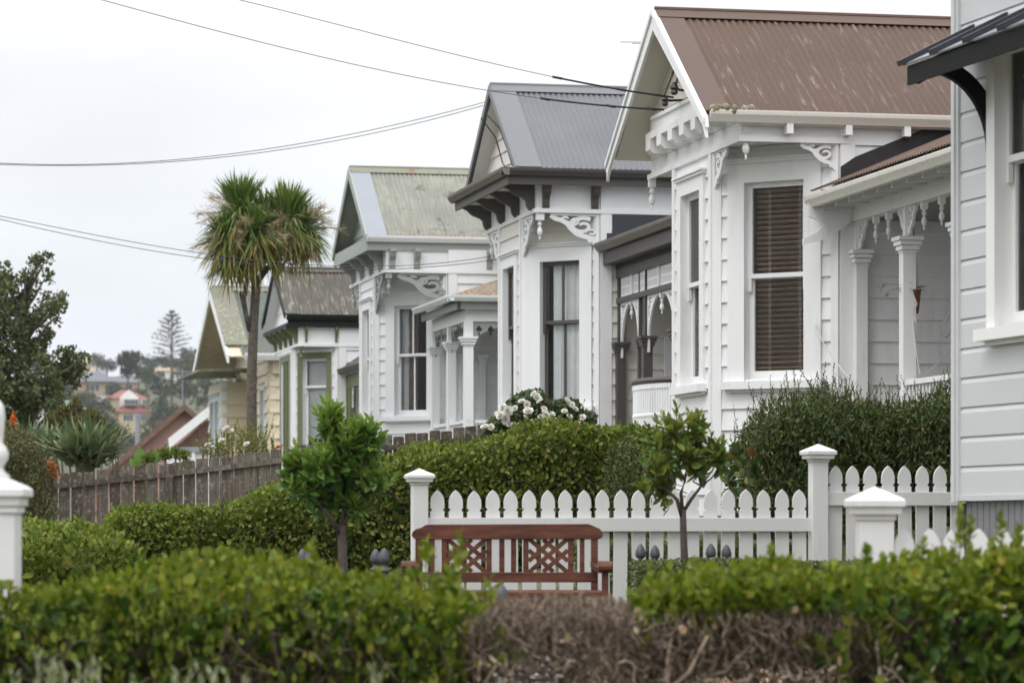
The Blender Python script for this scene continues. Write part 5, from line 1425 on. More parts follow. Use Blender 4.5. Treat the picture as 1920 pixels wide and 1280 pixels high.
# --- pale herb sprigs along the bottom edge
hb2 = thing('lavender', 'pale grey-green lavender tips along the bottom left edge', 'plant', (-1.2, 10.2, gz(-1.2, 10.2)))
def mk():
    xs_ = np.concatenate([fx(np.array([15, 40, 62, 70, 78, 90, 110, 140, 170, 178, 186, 260, 318, 330, 345, 375, 388, 412, 420, 470, 700, 716]), 10.2)])
    tp = np.array([1270, 1258, 1232, 1222, 1240, 1250, 1245, 1250, 1255, 1245, 1235, 1268, 1264, 1258, 1270, 1252, 1260, 1252, 1262, 1265, 1245, 1250])
    top = ZC - (tp - HOR) / FPX * 10.2
    b0 = np.stack([xs_, rng.uniform(10.0, 10.4, len(xs_)), top - .32], -1)
    K = len(b0); nl = 26; t = (np.arange(nl) + .5) / nl
    p = b0[:, None, :] + UP * (.32 * t)[None, :, None] + rng.normal(0, .004, (K, nl, 3))
    ang = rng.uniform(0, 6.28, (K, nl)); d = np.stack([np.cos(ang) * .5, np.sin(ang) * .5, np.full_like(ang, 1.0)], -1)
    leaves('foliage', p.reshape(-1, 3), d.reshape(-1, 3), rn(K * nl, 1), rng.uniform(.022, .04, K * nl), LANCE, M['laven'], hb2)
    low = np.stack([b0[:, 0], b0[:, 1], [gz(x, 10.2) for x in b0[:, 0]]], -1)
    sticks('twigs', low, b0 + UP * .3, .004, .0025, M['laven'], hb2, 3)
put(mk, hb2)

# --- dark shrub row in front of the nearest verandah
hl = thing('shrub', 'dark glossy shrub thicket with upright shoots below the verandah rail', 'shrub', (3.0, 26.3, gz(3.0, 26.3)))
def mk():
    P1, Q1 = (fx(1392, 26.5), 26.6), (fx(1880, 26.5), 26.9)
    z0 = interp([0, 1], [gz(*P1), gz(*Q1)])
    pts_ = np.array([[1392, 830], [1410, 790], [1450, 762], [1520, 755], [1600, 752], [1700, 745], [1800, 742], [1880, 745]])
    zt = interp((pts_[:, 0] - 1392) / 488, ZC + (HOR - pts_[:, 1]) / FPX * 26.3)
    core(hl, P1, Q1, .7, z0, lambda u: zt(u) - .3, np.linspace(.06, .97, 6))
    pos, N = shell(21000, P1, Q1, 1.5, z0, zt, .16, .05, (.56, .26, .06, .12), 1)
    leafcloud('foliage', pos, N, .048, LANCE, M['lilly'], hl, .7, .6)
    pos, N = shell(5000, P1, Q1, 1.2, z0, lambda u: zt(u) - .1, .1, .03)
    leafcloud('foliage', pos, N, .09, OVATE, M['lilly'], hl)
    pos, N = shell(520, P1, Q1, 1.4, z0, zt, .02, .05, (.3, 1, 0, .45), 1)
    shoots('foliage', pos - UP * .1 - N * .03, .32, 15, .046, LANCE, M['lilly'], M['twig'], hl, .25)
put(mk, hl)
sh = thing('shrub', 'small leafy shrub at the right end of the clipped hedge behind the pickets', 'shrub', (*at(1180, 0, 27)[:2], gz(*at(1180, 0, 27)[:2])))
def mk():
    c = np.array([*at(1178, 905, 27.5)]); n = 2600
    d = nrm(rn(n)); pos = c + d * (rng.random(n) ** .4)[:, None] * np.array([.22, .25, .42])
    leafcloud('foliage', pos, d, .04, LANCE, M['lilly'], sh)
    p = np.array([c + [0, 0, -.2]] * 9) ; q = p * 1.0; q[:, 2] = gz(c[0], c[1])
    sticks('twigs', q + rn(9, .06) * [1, 1, 0], p + rn(9, .12), .01, .005, M['twig'], sh, 4)
put(mk, sh)

# --- clipped box hedges by the picket fence
def box_hedge(label, P1, Q1, th, zt, n, sz=.022):
    m_ = ((P1[0] + Q1[0]) / 2, (P1[1] + Q1[1]) / 2)
    t = thing('hedge', label, 'hedge', (*m_, gz(*m_)))
    def mk():
        z0 = interp([0, 1], [gz(*P1) - .02, gz(*Q1) - .02])
        pos, N = shell(n, P1, Q1, th, z0, const(zt), .03, .006, (.5, .34, .06, .10), 1)
        leafcloud('foliage', pos, N, sz, OVATE, M['box_leaf'], t, .5, .8)
        b = MB(); d = (Vector(Q1) - Vector(P1)); nn = Vector((d.y, -d.x)).normalized() * (th / 2 - .05); dn = d.normalized() * .05
        p, q = Vector(P1) + dn, Vector(Q1) - dn
        pts = [p + nn, q + nn, q - nn, p - nn]
        b.hexa([(*v, min(gb_, zt - .1)) for v, gb_ in zip(pts, [gz(*v) for v in pts])] + [(*v, zt - .05) for v in pts])
        b.build('foliage', M['lilly'], t)
    put(mk, t); return t
box_hedge('low clipped box hedge in front of the white picket fence', (fx(1185, 20.8), 20.8), (fx(1830, 20.8), 20.9), .55, ZC - .235, 15000)
box_hedge('low clipped box hedge seen through the picket gaps', (fx(1080, 25.2), 25.2), (fx(1560, 25.2), 25.3), .6, ZC - .12, 8000, .03)

# --- citrus standards
def citrus(label, px, Yt, fork_py, clusters, mat, nl, size, fruits=0, trunk_w=.034):
    base = at(px, 0, Yt); g = gz(base.x, base.y)
    t = thing('citrus_tree', label, 'tree', (base.x, base.y, g))
    def mk():
        r_ = random.Random(px); fk = at(px, fork_py, Yt)
        b = MB(); m_ = [Vector((base.x + .01, base.y, g)), Vector((base.x + .012, base.y, (g + fk.z) / 2)), fk]
        b.tube(m_, [trunk_w * 1.1, trunk_w, trunk_w * .85], 7)
        C = []
        xs_c = [q[0] for q in clusters]; lo_, hi_ = min(xs_c), max(xs_c); ym = sum(q[1] for q in clusters) / len(clusters)
        limbs = [at(px + (lo_ - px) * .5, fork_py + (ym - fork_py) * .42, Yt - .05), at(px + 4, fork_py + (ym - fork_py) * .6, Yt + .04), at(px + (hi_ - px) * .5, fork_py + (ym - fork_py) * .5, Yt)]
        for j, l in enumerate(limbs):
            kn = fk.lerp(l, .5) + Vector((r_.uniform(-.02, .02), r_.uniform(-.03, .03), r_.uniform(-.01, .02)))
            b.tube([fk - Vector((0, 0, .02 + .05 * (j == 0))), kn, l], [trunk_w * .6, trunk_w * .5, trunk_w * .36], 6)
        for (cx, cy, r, dy) in clusters:
            c = at(cx, cy, Yt + dy); C.append((c, (.74 if fruits == 0 else .62) * r / FPX * Yt))
            l = limbs[0 if cx < px - (px - lo_) * .33 else (2 if cx > px + (hi_ - px) * .33 else 1)]
            mid = l.lerp(c, .5) + Vector((r_.uniform(-.05, .05), r_.uniform(-.05, .05), r_.uniform(-.03, .02)))
            b.tube([l, mid, c], [trunk_w * .3, trunk_w * .2, .004], 5)
        b.build('trunk', M['bark_dark'], t, True)
        P = []; NN = []
        for c, r in C:
            k = max(20, int(nl * (r * FPX / Yt) ** 2 / sum(q[2] ** 2 for q in clusters)))
            d = nrm(rn(k)); P.append(np.array(c) + d * (r * rng.random(k) ** .38)[:, None] * [1, 1, .9]); NN.append(d)
        P = np.concatenate(P); NN = np.concatenate(NN); n = len(P)
        d = NN * .7 + rn(n, .5) + UP * rng.uniform(-.5, .9, n)[:, None]
        leaves('crown', P, d, UP + NN * .5 + rn(n, .4), size * rng.uniform(.65, 1.15, n), (OVATE[0] * [.74, 1, 1], OVATE[1]), mat, t)
        k0 = []
        for c, r in C:
            for _ in range(6): k0.append(np.array(c) + [r_.uniform(-.9, .9) * r, r_.uniform(-.9, .3) * r, r * r_.uniform(-.2, .8)])
        shoots('foliage', np.array(k0), .13, 8, size * .95, (OVATE[0] * [.55, 1, 1], OVATE[1]), M['citrus_tip'] if fruits == 0 else mat, M['stem_green'], t, .55)
        first = None
        for i in range(fruits):
            c, r = C[r_.randrange(len(C))]; a = r_.uniform(3.3, 6.1)
            p = c + Vector((math.cos(a) * r * .85, math.sin(a) * r * .85, r_.uniform(-.5, .7) * r))
            if first is None:
                q = MB(); q.lathe((0, 0, 0), [(.006, -.023), (.017, -.017), (.024, 0), (.017, .017), (.005, .022)], 10); first = q.build('fruit', M['citrus'], t, True); o = first
            else:
                o = first.copy(); COL.objects.link(o)
            o.location = p - Vector(t.location); o['_p'] = 1
    before = set(COL.objects); mk()
    for o in COL.objects:
        if o not in before and o.parent is t:
            if '_p' in o: del o['_p']
            else: o.location = -Vector(t.location)
citrus('bushy green citrus tree in front of the long hedge', 641, 21.0, 985,
       [(640, 880, 40, 0), (598, 885, 34, -.1), (682, 878, 34, .1), (556, 892, 26, 0), (545, 880, 14, 0), (645, 845, 34, 0), (622, 830, 22, .1), (672, 835, 24, 0), (617, 805, 16, 0), (622, 792, 10, 0), (697, 838, 20, 0), (690, 818, 10, 0), (575, 925, 28, -.1), (640, 925, 36, .1), (690, 905, 28, 0), (608, 952, 24, .05), (668, 955, 22, 0), (705, 925, 14, 0)], M['citrus'], 1750, .10)
citrus('small sparse citrus tree with green fruit against the picket fence', 1280, 21.4, 955,
       [(1270, 840, 30, 0), (1235, 850, 26, 0), (1300, 835, 26, .1), (1310, 812, 18, 0), (1260, 815, 18, 0), (1225, 890, 26, -.1), (1260, 880, 30, 0), (1295, 870, 22, 0), (1220, 920, 20, 0), (1250, 930, 18, .1), (1335, 855, 14, 0), (1350, 875, 10, 0), (1310, 890, 14, .05)], M['citrus_y'], 300, .10, 26, .026)

# --- white rose bush below the grey-roofed villa's bay
rb = thing('rose_bush', 'rose bush full of white blooms below the grey-roofed villa window', 'plant', (*at(1010, 0, 36)[:2], gz(*at(1010, 0, 36)[:2])))
def rose_proto(par):
    r_ = rng; n = 34
    th = np.linspace(0, 6.28 * 4.2, n); lay = np.linspace(0, 1, n)
    pos = np.stack([np.cos(th) * .012 * lay, np.sin(th) * .012 * lay, -.01 * lay], -1)
    d = np.stack([np.cos(th) * (.25 + lay), np.sin(th) * (.25 + lay), 1.1 - lay * .9], -1)
    return leaves('rose', pos, d, -d + UP * 2, .035 + .03 * lay, (OVATE[0] * [1.5, 1, 1], OVATE[1]), M['petal'], par)
def mk_rose():
    Yr = 36.0
    cl = [(1010, 798, 45), (970, 785, 32), (1060, 790, 40), (935, 800, 22), (1000, 760, 30), (1065, 770, 24), (975, 765, 26), (1100, 790, 20), (915, 808, 10)]
    P = []; NN = []
    for cx, cy, r in cl:
        k = int(r * r * 1.0); d = nrm(rn(k)); P.append(np.array(at(cx, cy, Yr)) + d * (r / FPX * Yr * rng.random(k) ** .45)[:, None]); NN.append(d)
    P = np.concatenate(P); NN = np.concatenate(NN)
    leafcloud('foliage', P, NN, .045, OVATE, M['rose_leaf'], rb)
    sp_ = np.array([at(x, y, Yr) for x, y in ((960, 760), (985, 750), (1040, 760), (1085, 765), (1105, 775), (940, 775), (1060, 752), (1010, 742))])
    shoots('foliage', sp_ - UP * .12, .22, 8, .04, OVATE, M['rose_leaf_y'], M['twig'], rb, .25)
    b0 = np.array([rb.location] * 10) + rn(10, .2) * [1, 1, 0]; b1 = P[rng.choice(len(P), 10)]
    sticks('twigs', b0, b1, .01, .006, M['twig'], rb, 4)
before = set(COL.objects); mk_rose()
for o in COL.objects:
    if o not in before: o.location = -Vector(rb.location)
proto = rose_proto(rb)
first = True
for (x, y) in ((942, 762), (952, 770), (938, 778), (965, 765), (978, 752), (988, 758), (1000, 738), (1006, 744), (1012, 752), (990, 770), (1015, 782), (998, 790), (1004, 797), (1022, 775), (1032, 778), (1036, 792), (1052, 790), (1064, 752), (1072, 758), (1078, 766), (1068, 780), (1092, 782), (1045, 803), (970, 800), (980, 806), (966, 806), (909, 800), (920, 800), (955, 795), (1020, 766), (985, 782), (1058, 770), (1088, 796), (948, 786)):
    o = proto if first else proto.copy()
    if not first: COL.objects.link(o)
    first = False
    p = at(x, y, 35.7 + random.uniform(-.25, .15)); o.location = p - Vector(rb.location)
    o.rotation_euler = (R(60) + random.uniform(-.6, .5), random.uniform(-.5, .5), random.uniform(-1, 1)); s_ = random.uniform(.55, 1.0); o.scale = (s_, s_, s_)

# --- yellow-green rose stems above the paling fence
rb2 = thing('rose_bush', 'yellow-green rose bush with few white buds above the paling fence', 'plant', (*at(450, 0, 48)[:2], gz(*at(450, 0, 48)[:2])))
def mk():
    Yr = 48.0
    sp_ = np.stack([np.array(at(x, y, Yr + rng.uniform(-.5, .5))) for x, y in [(rng.uniform(378, 520), rng.uniform(842, 860)) for _ in range(95)]])
    hh = np.interp((sp_[:, 0] / sp_[:, 1] * FPX + 960), [375, 400, 425, 455, 480, 500, 520], [.22, .33, .42, .38, .45, .5, .2])
    shoots('foliage', sp_, hh, 16, .05, OVATE, M['rose_leaf_y'], M['stem_green'], rb2, .25)
    g0 = sp_.copy(); g0[:, 2] -= 1.0; sticks('twigs', g0, sp_, .008, .005, M['twig'], rb2, 3)
put(mk, rb2)
for (x, y) in ((424, 802), (415, 825), (432, 808), (390, 833), (462, 832), (394, 838)):
    o = proto.copy(); COL.objects.link(o); o.parent = rb2; o.location = at(x, y, 47.6) - Vector(rb2.location); o.scale = (.8, .8, .8)
o = proto.copy(); o.data = proto.data.copy(); o.data.materials[0] = M['orange']; COL.objects.link(o); o.parent = rb2; o.location = at(521, 838, 47.6) - Vector(rb2.location); o.scale = (.7,) * 3; o['label'] = 'orange bloom'

# --- sword-leaf clumps
def blades(name, base, dirs, length, width, droop, mat, par, nseg=6):
    n = len(base); d = nrm(dirs); L = np.asarray(length).reshape(-1, 1); W = np.asarray(width).reshape(-1, 1); D = np.asarray(droop).reshape(-1, 1)
    side = nrm(np.cross(d, UP) + rn(n, .25)); V = []
    for i in range(nseg + 1):
        t = i / nseg
        p = base + d * L * t - UP * D * L * t * t
        w = W * (.55 + .45 * min(1, t * 3)) * (1 - t ** 3) + .001
        V += [p - side * w / 2, p + side * w / 2]
    V = np.stack(V, 1)
    fs = [(2 * i, 2 * i + 1, 2 * i + 3, 2 * i + 2) for i in range(nseg)]
    return np_mesh(name, V, fs, n, 2 * (nseg + 1), mat, par, True)
def sph(n, lo, hi):         # directions with polar angle (from +z) between lo and hi
    c = rng.uniform(math.cos(hi), math.cos(lo), n); s = np.sqrt(1 - c * c); a = rng.uniform(0, 6.283, n)
    return np.stack([s * np.cos(a), s * np.sin(a), c], -1)
def flax(label, px, py, Y, n, Lb):
    c = at(px, py, Y); t = thing('flax_plant', label, 'plant', (c.x, c.y, gz(c.x, c.y)))
    def mk():
        k = n; b0 = np.array(c) + rn(k, .10) * [1.6, 1, .5]
        d = sph(k, 0, 1.3); blades('foliage', b0, d, Lb * rng.uniform(.7, 1.1, k), rng.uniform(.05, .085, k), rng.uniform(.02, .30, k), M['flax'], t)
        q = MB(); q.tube([(c.x, c.y, gz(c.x, c.y)), (c.x, c.y, c.z)], [.16, .12], 8); q.build('stem', M['bark'], t)
    put(mk, t)
flax('large blue-green flax clump behind the left end of the paling fence', 160, 866, 48, 320, .84)
flax('smaller flax clump half hidden by the small-leaved bush', 70, 850, 49, 130, .65)

ct = thing('cabbage_tree', 'tall cabbage tree with shaggy green heads on a bare trunk', 'tree', (*at(473, 0, 52)[:2], gz(*at(473, 0, 52)[:2])))
def mk():
    Y = 52.0; b = MB(); g = ct.location.z
    b.tube([(ct.location.x, Y, g), at(472, 800, Y), at(472, 700, Y), at(476, 600, Y), at(480, 540, Y), at(478, 522, Y)], [.11, .085, .08, .075, .075, .07], 8)
    b.tube([at(470, 620, Y), at(461, 590, Y - .05), at(457, 560, Y - .05), at(463, 530, Y), at(462, 500, Y)], [.06, .045, .04, .04, .035], 6)
    b.tube([at(480, 530, Y), at(500, 505, Y), at(520, 488, Y), at(528, 450, Y), at(532, 415, Y)], [.06, .05, .05, .05, .05], 6)
    b.tube([at(478, 530, Y), at(474, 500, Y), at(462, 450, Y), at(456, 405, Y)], [.06, .05, .045, .045], 6)
    b.tube([at(461, 590, Y - .05), at(455, 570, Y - .1), at(450, 548, Y - .1)], [.03, .025, .02], 5)
    b.build('trunk', M['bark'], ct, True)
    heads = [((450, 395), 1.0), ((540, 412), 1.0), ((425, 440), .85), ((568, 428), .85), ((480, 430), .85), ((505, 445), .8), ((440, 478), .7), ((498, 400), .75)]
    for i, ((x, y), s) in enumerate(heads):
        c = np.array(at(x, y, Y + (-.1, .1, -.25, .2, -.3, .15, -.1, .2)[i]))
        k = int((280 if i < 2 else 130) * s); d = sph(k, 0, .8 if i < 2 else 1.2)
        blades('crown', c + rn(k, .04), d, s * rng.uniform(.52, .74, k), rng.uniform(.030, .046, k), rng.uniform(0, .14, k), M['cab_green'], ct)
        k = int(200 * s); d = sph(k, .9, 1.9)
        blades('crown', c + rn(k, .05) - UP * .06, d, s * rng.uniform(.5, .78, k), rng.uniform(.028, .044, k), rng.uniform(.2, .7, k), M['cab_green'], ct)
        k = int(190 * s); d = sph(k, 1.4, 2.6)
        blades('old_leaves', c + rn(k, .06) - UP * .14, d, s * rng.uniform(.42, .72, k), rng.uniform(.024, .04, k), rng.uniform(.3, .8, k), M['cab_old'], ct)
        # dry flower panicles
        k = 9; st = np.repeat(c[None], k, 0) - UP * .05; d = sph(k, .8, 2.0)
        p0, p1, f_, e, de = chains(st, d, np.full(k, .72 * s), 4, .15, -.06)
        sticks('flower_stalk', p0, p1, .006, .005, M['straw'], ct, 3)
        q = p0[f_ > .2]; dd = nrm(p1 - p0)[f_ > .2]
        q = np.repeat(q, 26, 0) + np.repeat((p1 - p0)[f_ > .2], 26, 0) * rng.random((len(q) * 26, 1)); dd = np.repeat(dd, 26, 0) + rn(len(q), .7)
        sticks('flower_stalk', q, q + nrm(dd) * rng.uniform(.06, .22, (len(q), 1)), .0032, .002, M['straw'], ct, 3)
put(mk, ct)

# --- shrubs at the left
def bush(label, px, Y, clusters, mat, n, size, tmpl=OVATE, name='shrub', cat='shrub', par_kw=None, up=.5):
    c = at(px, 0, Y); t = thing(name, label, cat, (c.x, c.y, gz(c.x, c.y)))
    def mk():
        P = []; NN = []; tot = sum(r * r for _, _, r in clusters); r_ = random.Random(px)
        st0 = []; st1 = []
        for cx, cy, r in clusters:
            k = int(n * r * r / tot); d = nrm(rn(k)); cc = np.array(at(cx, cy, Y + r_.uniform(-.4, .4)))
            P.append(cc + d * (r / FPX * Y * rng.random(k) ** .4)[:, None]); NN.append(d); st0.append([c.x + r_.uniform(-.1, .1), c.y, t.location.z]); st1.append(cc)
        leafcloud('foliage', np.concatenate(P), np.concatenate(NN), size, tmpl, mat, t, up)
        sticks('twigs', np.array(st0), np.array(st1), .03, .012, M['twig'], t, 5)
    put(mk, t); return t
bush('dense small-leaved olive bush at the left end of the paling fence', 40, 43.5, [(40, 850, 50), (0, 860, 60), (70, 880, 40), (30, 910, 60), (80, 930, 30), (-30, 900, 70), (60, 960, 45), (10, 960, 60), (20, 815, 25), (95, 960, 18), (-50, 840, 50)], M['small_bush'], 15000, .055, LANCE)
ob = bush('spray of orange flowers beside the small-leaved bush', 98, 44.5, [(95, 880, 12), (100, 888, 9), (88, 872, 8)], M['orange'], 420, .035, name='flower_spray', cat='flowers')
bush('orange flower spike rising above the small-leaved bush', 26, 45.5, [(26, 775, 3), (25, 785, 5), (25, 796, 6)], M['orange'], 120, .04, name='flower_spike', cat='flowers')
bush('bronze-green conifer shrub behind the big flax clump', 145, 54, [(140, 790, 26), (110, 795, 25), (165, 795, 24), (140, 770, 16), (120, 775, 14), (175, 785, 14), (142, 752, 5), (190, 800, 14), (95, 800, 16)], M['conifer_gold'], 5200, .07, LANCE, up=1.2)
bush('orange-tipped shrub between the flax and the brown house', 216, 58, [(216, 820, 12), (222, 812, 9), (210, 826, 9)], M['conifer_gold'], 700, .06, LANCE)
bush('low green shrub along the top of the paling fence', 310, 49, [(290, 856, 10), (310, 852, 11), (330, 850, 10), (345, 855, 9), (275, 860, 8)], M['gris_mid'], 900, .07, LANCE)
bn = thing('broad_leaf_plant', 'two broad bright green leaves poking over the paling fence', 'plant', (*at(270, 0, 49)[:2], gz(*at(270, 0, 49)[:2])))
def mk():
    c = [np.array(at(x, y, 49)) for x, y in ((266, 880), (276, 880), (258, 878))]
    leaves('leaf', np.array(c), np.array([[-.15, 0, 1], [.55, -.2, 1], [-.4, 0, .5]]), np.array([[.6, -1, .2], [-.3, -1, .4], [.3, -1, .5]]), np.array([.36, .36, .2]), OVATE, M['banana'], bn)
    sticks('twigs', np.array([[bn.location.x, bn.location.y, bn.location.z]] * 3), np.array(c), .02, .015, M['banana'], bn, 5)
put(mk, bn)

# --- big dark tree at the left edge
bt = thing('tree', 'large dark leathery-leaved tree at the left edge', 'tree', (*at(46, 0, 60)[:2], gz(*at(46, 0, 60)[:2])))
def mk():
    Y = 60.0
    cl = [(72, 489, 9), (84, 490, 6), (62, 503, 8), (66, 517, 13), (84, 522, 10), (48, 516, 7), (60, 545, 14), (10, 525, 26), (25, 555, 28), (-30, 540, 45), (95, 558, 15), (108, 562, 8), (112, 571, 5), (80, 585, 18), (100, 597, 11), (60, 600, 26), (30, 600, 35), (-20, 600, 50), (75, 630, 14), (90, 637, 5), (20, 650, 45), (60, 655, 22), (70, 700, 38), (110, 690, 33), (140, 680, 22), (152, 700, 12), (150, 676, 8), (120, 722, 24), (90, 745, 30), (50, 740, 40), (10, 720, 50), (-30, 700, 60), (30, 785, 32), (65, 775, 22), (95, 770, 12), (-10, 780, 40), (-70, 620, 60), (-90, 700, 60), (-60, 760, 50)]
    b = MB(); base = bt.location; r_ = random.Random(3)
    b.tube([(base.x, Y, base.z), at(47, 820, Y), at(46, 740, Y), at(40, 650, Y), at(30, 580, Y)], [.17, .14, .12, .09, .05], 8)
    P = []; NN = []; tot = sum(r * r for *_, r in cl)
    for cx, cy, r in cl:
        dy = r_.uniform(-.9, .9); cc = Vector(at(cx, cy, Y + dy))
        s0 = Vector(at(44, min(820, cy + 60), Y)); b.tube([s0, s0.lerp(cc, .5) + Vector((0, 0, -.06)), cc], [.05, .03, .012], 5)
        rr = r / FPX * Y
        for _ in range(max(2, int(r * r / 60))):      # leafy tufts on the cluster
            o = Vector((r_.gauss(0, 1), r_.gauss(0, 1), r_.gauss(0, 1))).normalized() * rr * r_.random() ** .35
            k = 34; d = nrm(rn(k) + np.array(o.normalized()) * .6 + UP * .3)
            P.append(np.array(cc + o) + d * (rng.random(k) ** .5 * .13)[:, None]); NN.append(d)
    b.build('trunk', M['bark'], bt, True)
    P = np.concatenate(P); NN = np.concatenate(NN)
    leafcloud('crown', P, NN, .085, (OVATE[0] * [.8, 1, 1], OVATE[1]), M['pohu'], bt, .35, .6)
put(mk, bt)

# --- trees on the far hillside
def hill_tree(label, px, py, Y, wpx, hpx, mat, n=900, group=None, name='tree'):
    """crown wpx x hpx photo pixels, its foot at (px,py)"""
    c = at(px, py, Y); g = gz(c.x, c.y); s = Y / FPX
    t = thing(name, label, 'tree', (c.x, c.y, g), 0, group)
    r_ = random.Random(int(px * 7 + py)); W, H = wpx * s / 2, hpx * s
    P = []; NN = []; b = MB(); top = c.z - g
    b.tube([(0, 0, -.3), (0, 0, top + H * .6)], [W * .09 + .1, .08], 6)
    for _ in range(15):
        a = r_.uniform(0, 6.28); q = r_.random() ** .5; z = r_.uniform(.12, .86)
        prof = math.sqrt(max(.05, 1 - (2 * z - .9) ** 2 * .85))
        cc = np.array([math.cos(a) * q * W * .75 * prof, math.sin(a) * q * W * .75 * prof, top + z * H]); rr = W * r_.uniform(.25, .45)
        b.tube([(0, 0, top + H * z * .5), tuple(cc)], [.12, .04], 4)
        k = n // 15; d = nrm(rn(k)); P.append(cc + d * (rr * rng.random(k) ** .4)[:, None] * [1, 1, .8]); NN.append(d)
    b.build('trunk', M['bark'], t)
    leafcloud('crown', np.concatenate(P), np.concatenate(NN), W * .20, RHOMB, mat, t, .3, .7)
    return t
hill_tree('broad dark round-crowned tree on the hill beside the tan house', 240, 706, 900, 66, 46, M['hill'], 1500)
hill_tree('pale feathery tree on the skyline beside the peach house', 182, 694, 1150, 34, 34, M['hill_light'], 700)
np_ = thing('norfolk_pine', 'tall tiered norfolk pine standing above the hill skyline', 'tree', (*at(322, 0, 900)[:2], gz(*at(322, 0, 900)[:2])))
def mk():
    Y = 900.0; base = np.array(at(322, 690, Y)); top = np.array(at(322, 586, Y)); H = top[2] - base[2]
    q = MB(); q.tube([(base[0], Y, np_.location.z), tuple(base), tuple(top)], [.5, .42, .08], 6); q.build('trunk', M['bark'], np_)
    P0 = []; P1 = []; r_ = random.Random(9)
    nt = 13
    for i in range(nt):
        t = i / (nt - 1); z = base[2] + H * (.06 + .93 * t); L = (1 - t) ** .75 * 7.2 + .5
        for k in range(6):
            a = k * 1.047 + i * .5 + r_.uniform(-.15, .15); l = L * r_.uniform(.75, 1.1)
            d = np.array([math.cos(a), math.sin(a), .16 + .25 * t]); P0.append([base[0], Y, z]); P1.append(np.array([base[0], Y, z]) + d * l)
    P0 = np.array(P0); P1 = np.array(P1)
    sticks('branch', P0, P1, .10, .05, M['bark'], np_, 4)
    k = 18; t = rng.uniform(.3, 1.0, (len(P0), k, 1)); pos = (P0[:, None] + (P1 - P0)[:, None] * t).reshape(-1, 3)
    dv = np.repeat(nrm(P1 - P0), k, 0) + UP * .35 + rn(len(pos), .5)
    leaves('crown', pos, dv, UP + rn(len(pos), .5), rng.uniform(.5, 1.0, len(pos)), (RHOMB[0] * [.7, 1, 1], RHOMB[1]), M['norfolk'], np_)
put(mk, np_)
hill_spots = []
rr_ = random.Random(21)
named = [(60, 700, 860, 80, 50), (30, 715, 800, 60, 50), (275, 720, 880, 50, 34), (215, 745, 870, 46, 22), (345, 700, 950, 60, 30), (385, 690, 980, 60, 36), (300, 742, 860, 70, 42), (345, 745, 850, 70, 44), (385, 760, 830, 70, 50), (260, 760, 850, 50, 30), (185, 775, 800, 60, 36), (150, 790, 770, 60, 40), (140, 770, 800, 50, 30), (225, 830, 700, 50, 40), (190, 815, 690, 70, 66), (205, 850, 640, 60, 60), (240, 855, 640, 60, 40), (160, 830, 700, 60, 50), (300, 775, 800, 50, 36), (330, 800, 760, 60, 40), (290, 800, 740, 40, 30), (120, 740, 900, 50, 26), (160, 752, 900, 40, 18), (230, 756, 930, 28, 14), (150, 705, 1130, 40, 24), (130, 712, 1100, 50, 30), (200, 695, 1180, 44, 22), (285, 690, 1180, 40, 18), (270, 684, 1250, 30, 14), (310, 690, 1200, 50, 18), (350, 682, 1200, 40, 26), (110, 720, 1000, 60, 34), (260, 705, 1000, 40, 22), (370, 720, 900, 60, 34), (100, 770, 850, 60, 40), (90, 850, 640, 80, 60), (280, 840, 690, 60, 50), (330, 850, 660, 60, 50), (-40, 720, 850, 90, 60), (-120, 730, 850, 90, 60), (-80, 780, 760, 90, 60), (430, 700, 950, 60, 40), (480, 720, 900, 80, 50), (440, 760, 820, 80, 50), (540, 710, 930, 80, 50), (600, 730, 900, 90, 50), (0, 770, 780, 80, 50)]
for i, (x, y, Y, w, h) in enumerate(named):
    lt = rr_.random() < .3
    hill_tree('pale green tree in the far hillside woods' if lt else 'dark green tree in the far hillside woods', x, y, Y, w, h, M['hill_light' if lt else 'hill'], 620, 'trees on the far hillside')
# ------------------------------------------------------------------ fences, gateposts
def a_of(px, b):
    k = (px - 960) / FPX
    return b * (k * CT + ST) / (CT - k * ST)
def pz(py, Y): return ZC + (HOR - py) / FPX * Y
M['paling'] = None
def palingmat():
    m, N, L, b = newmat('weathered_grey_paling')
    g = N.new('ShaderNodeObjectInfo')
    base = ramp(N, L, g.outputs['Random'], [(0, (.06, .047, .036)), (.5, (.10, .08, .062)), (1, (.15, .128, .105))])
    st = ramp(N, L, noise(N, L, 5, 6, stretch=(5, 5, .5), rough=.7), [(.3, .45), (.52, 1.0), (.72, 1.9)])
    c = mixc(N, L, 1.0, base, st, 'MULTIPLY')
    li = ramp(N, L, noise(N, L, 16, 6, rough=.75), [(.53, 0.0), (.64, .8)])
    c = mixc(N, L, li, c, (.30, .295, .26))
    br = ramp(N, L, noise(N, L, 1.7, 3), [(.5, 0.0), (.75, .5)])
    c = mixc(N, L, br, c, (.10, .075, .035))
    L.new(c, b.inputs['Base Color']); b.inputs['Roughness'].default_value = .95
    bump(N, L, b, noise(N, L, 12, 6, stretch=(6, 6, .4)), .5, .01)
    return m
M['paling'] = palingmat()
BF = 45.2
wf = thing('paling_fence', 'weathered grey-brown paling fence stepping uphill to the white villas', 'fence', ab(a_of(500, BF), BF, gz(*ab(a_of(500, BF), BF)[:2])))
Lf = Vector(wf.location)
f_loc = lambda v: Vector((v.x - Lf.x, v.y - Lf.y, 0))
fence_top = lambda px: np.interp(px, [95, 104, 295, 411, 549, 690, 793, 905], [892, 891, 869, 857, 838, 822, 810, 797])
r5 = random.Random(5)
px = 97.0; aR = a_of(906, BF); a = a_of(97, BF); i = 0
d_ = Vector((CT, ST, 0)); n_ = Vector((ST, -CT, 0))
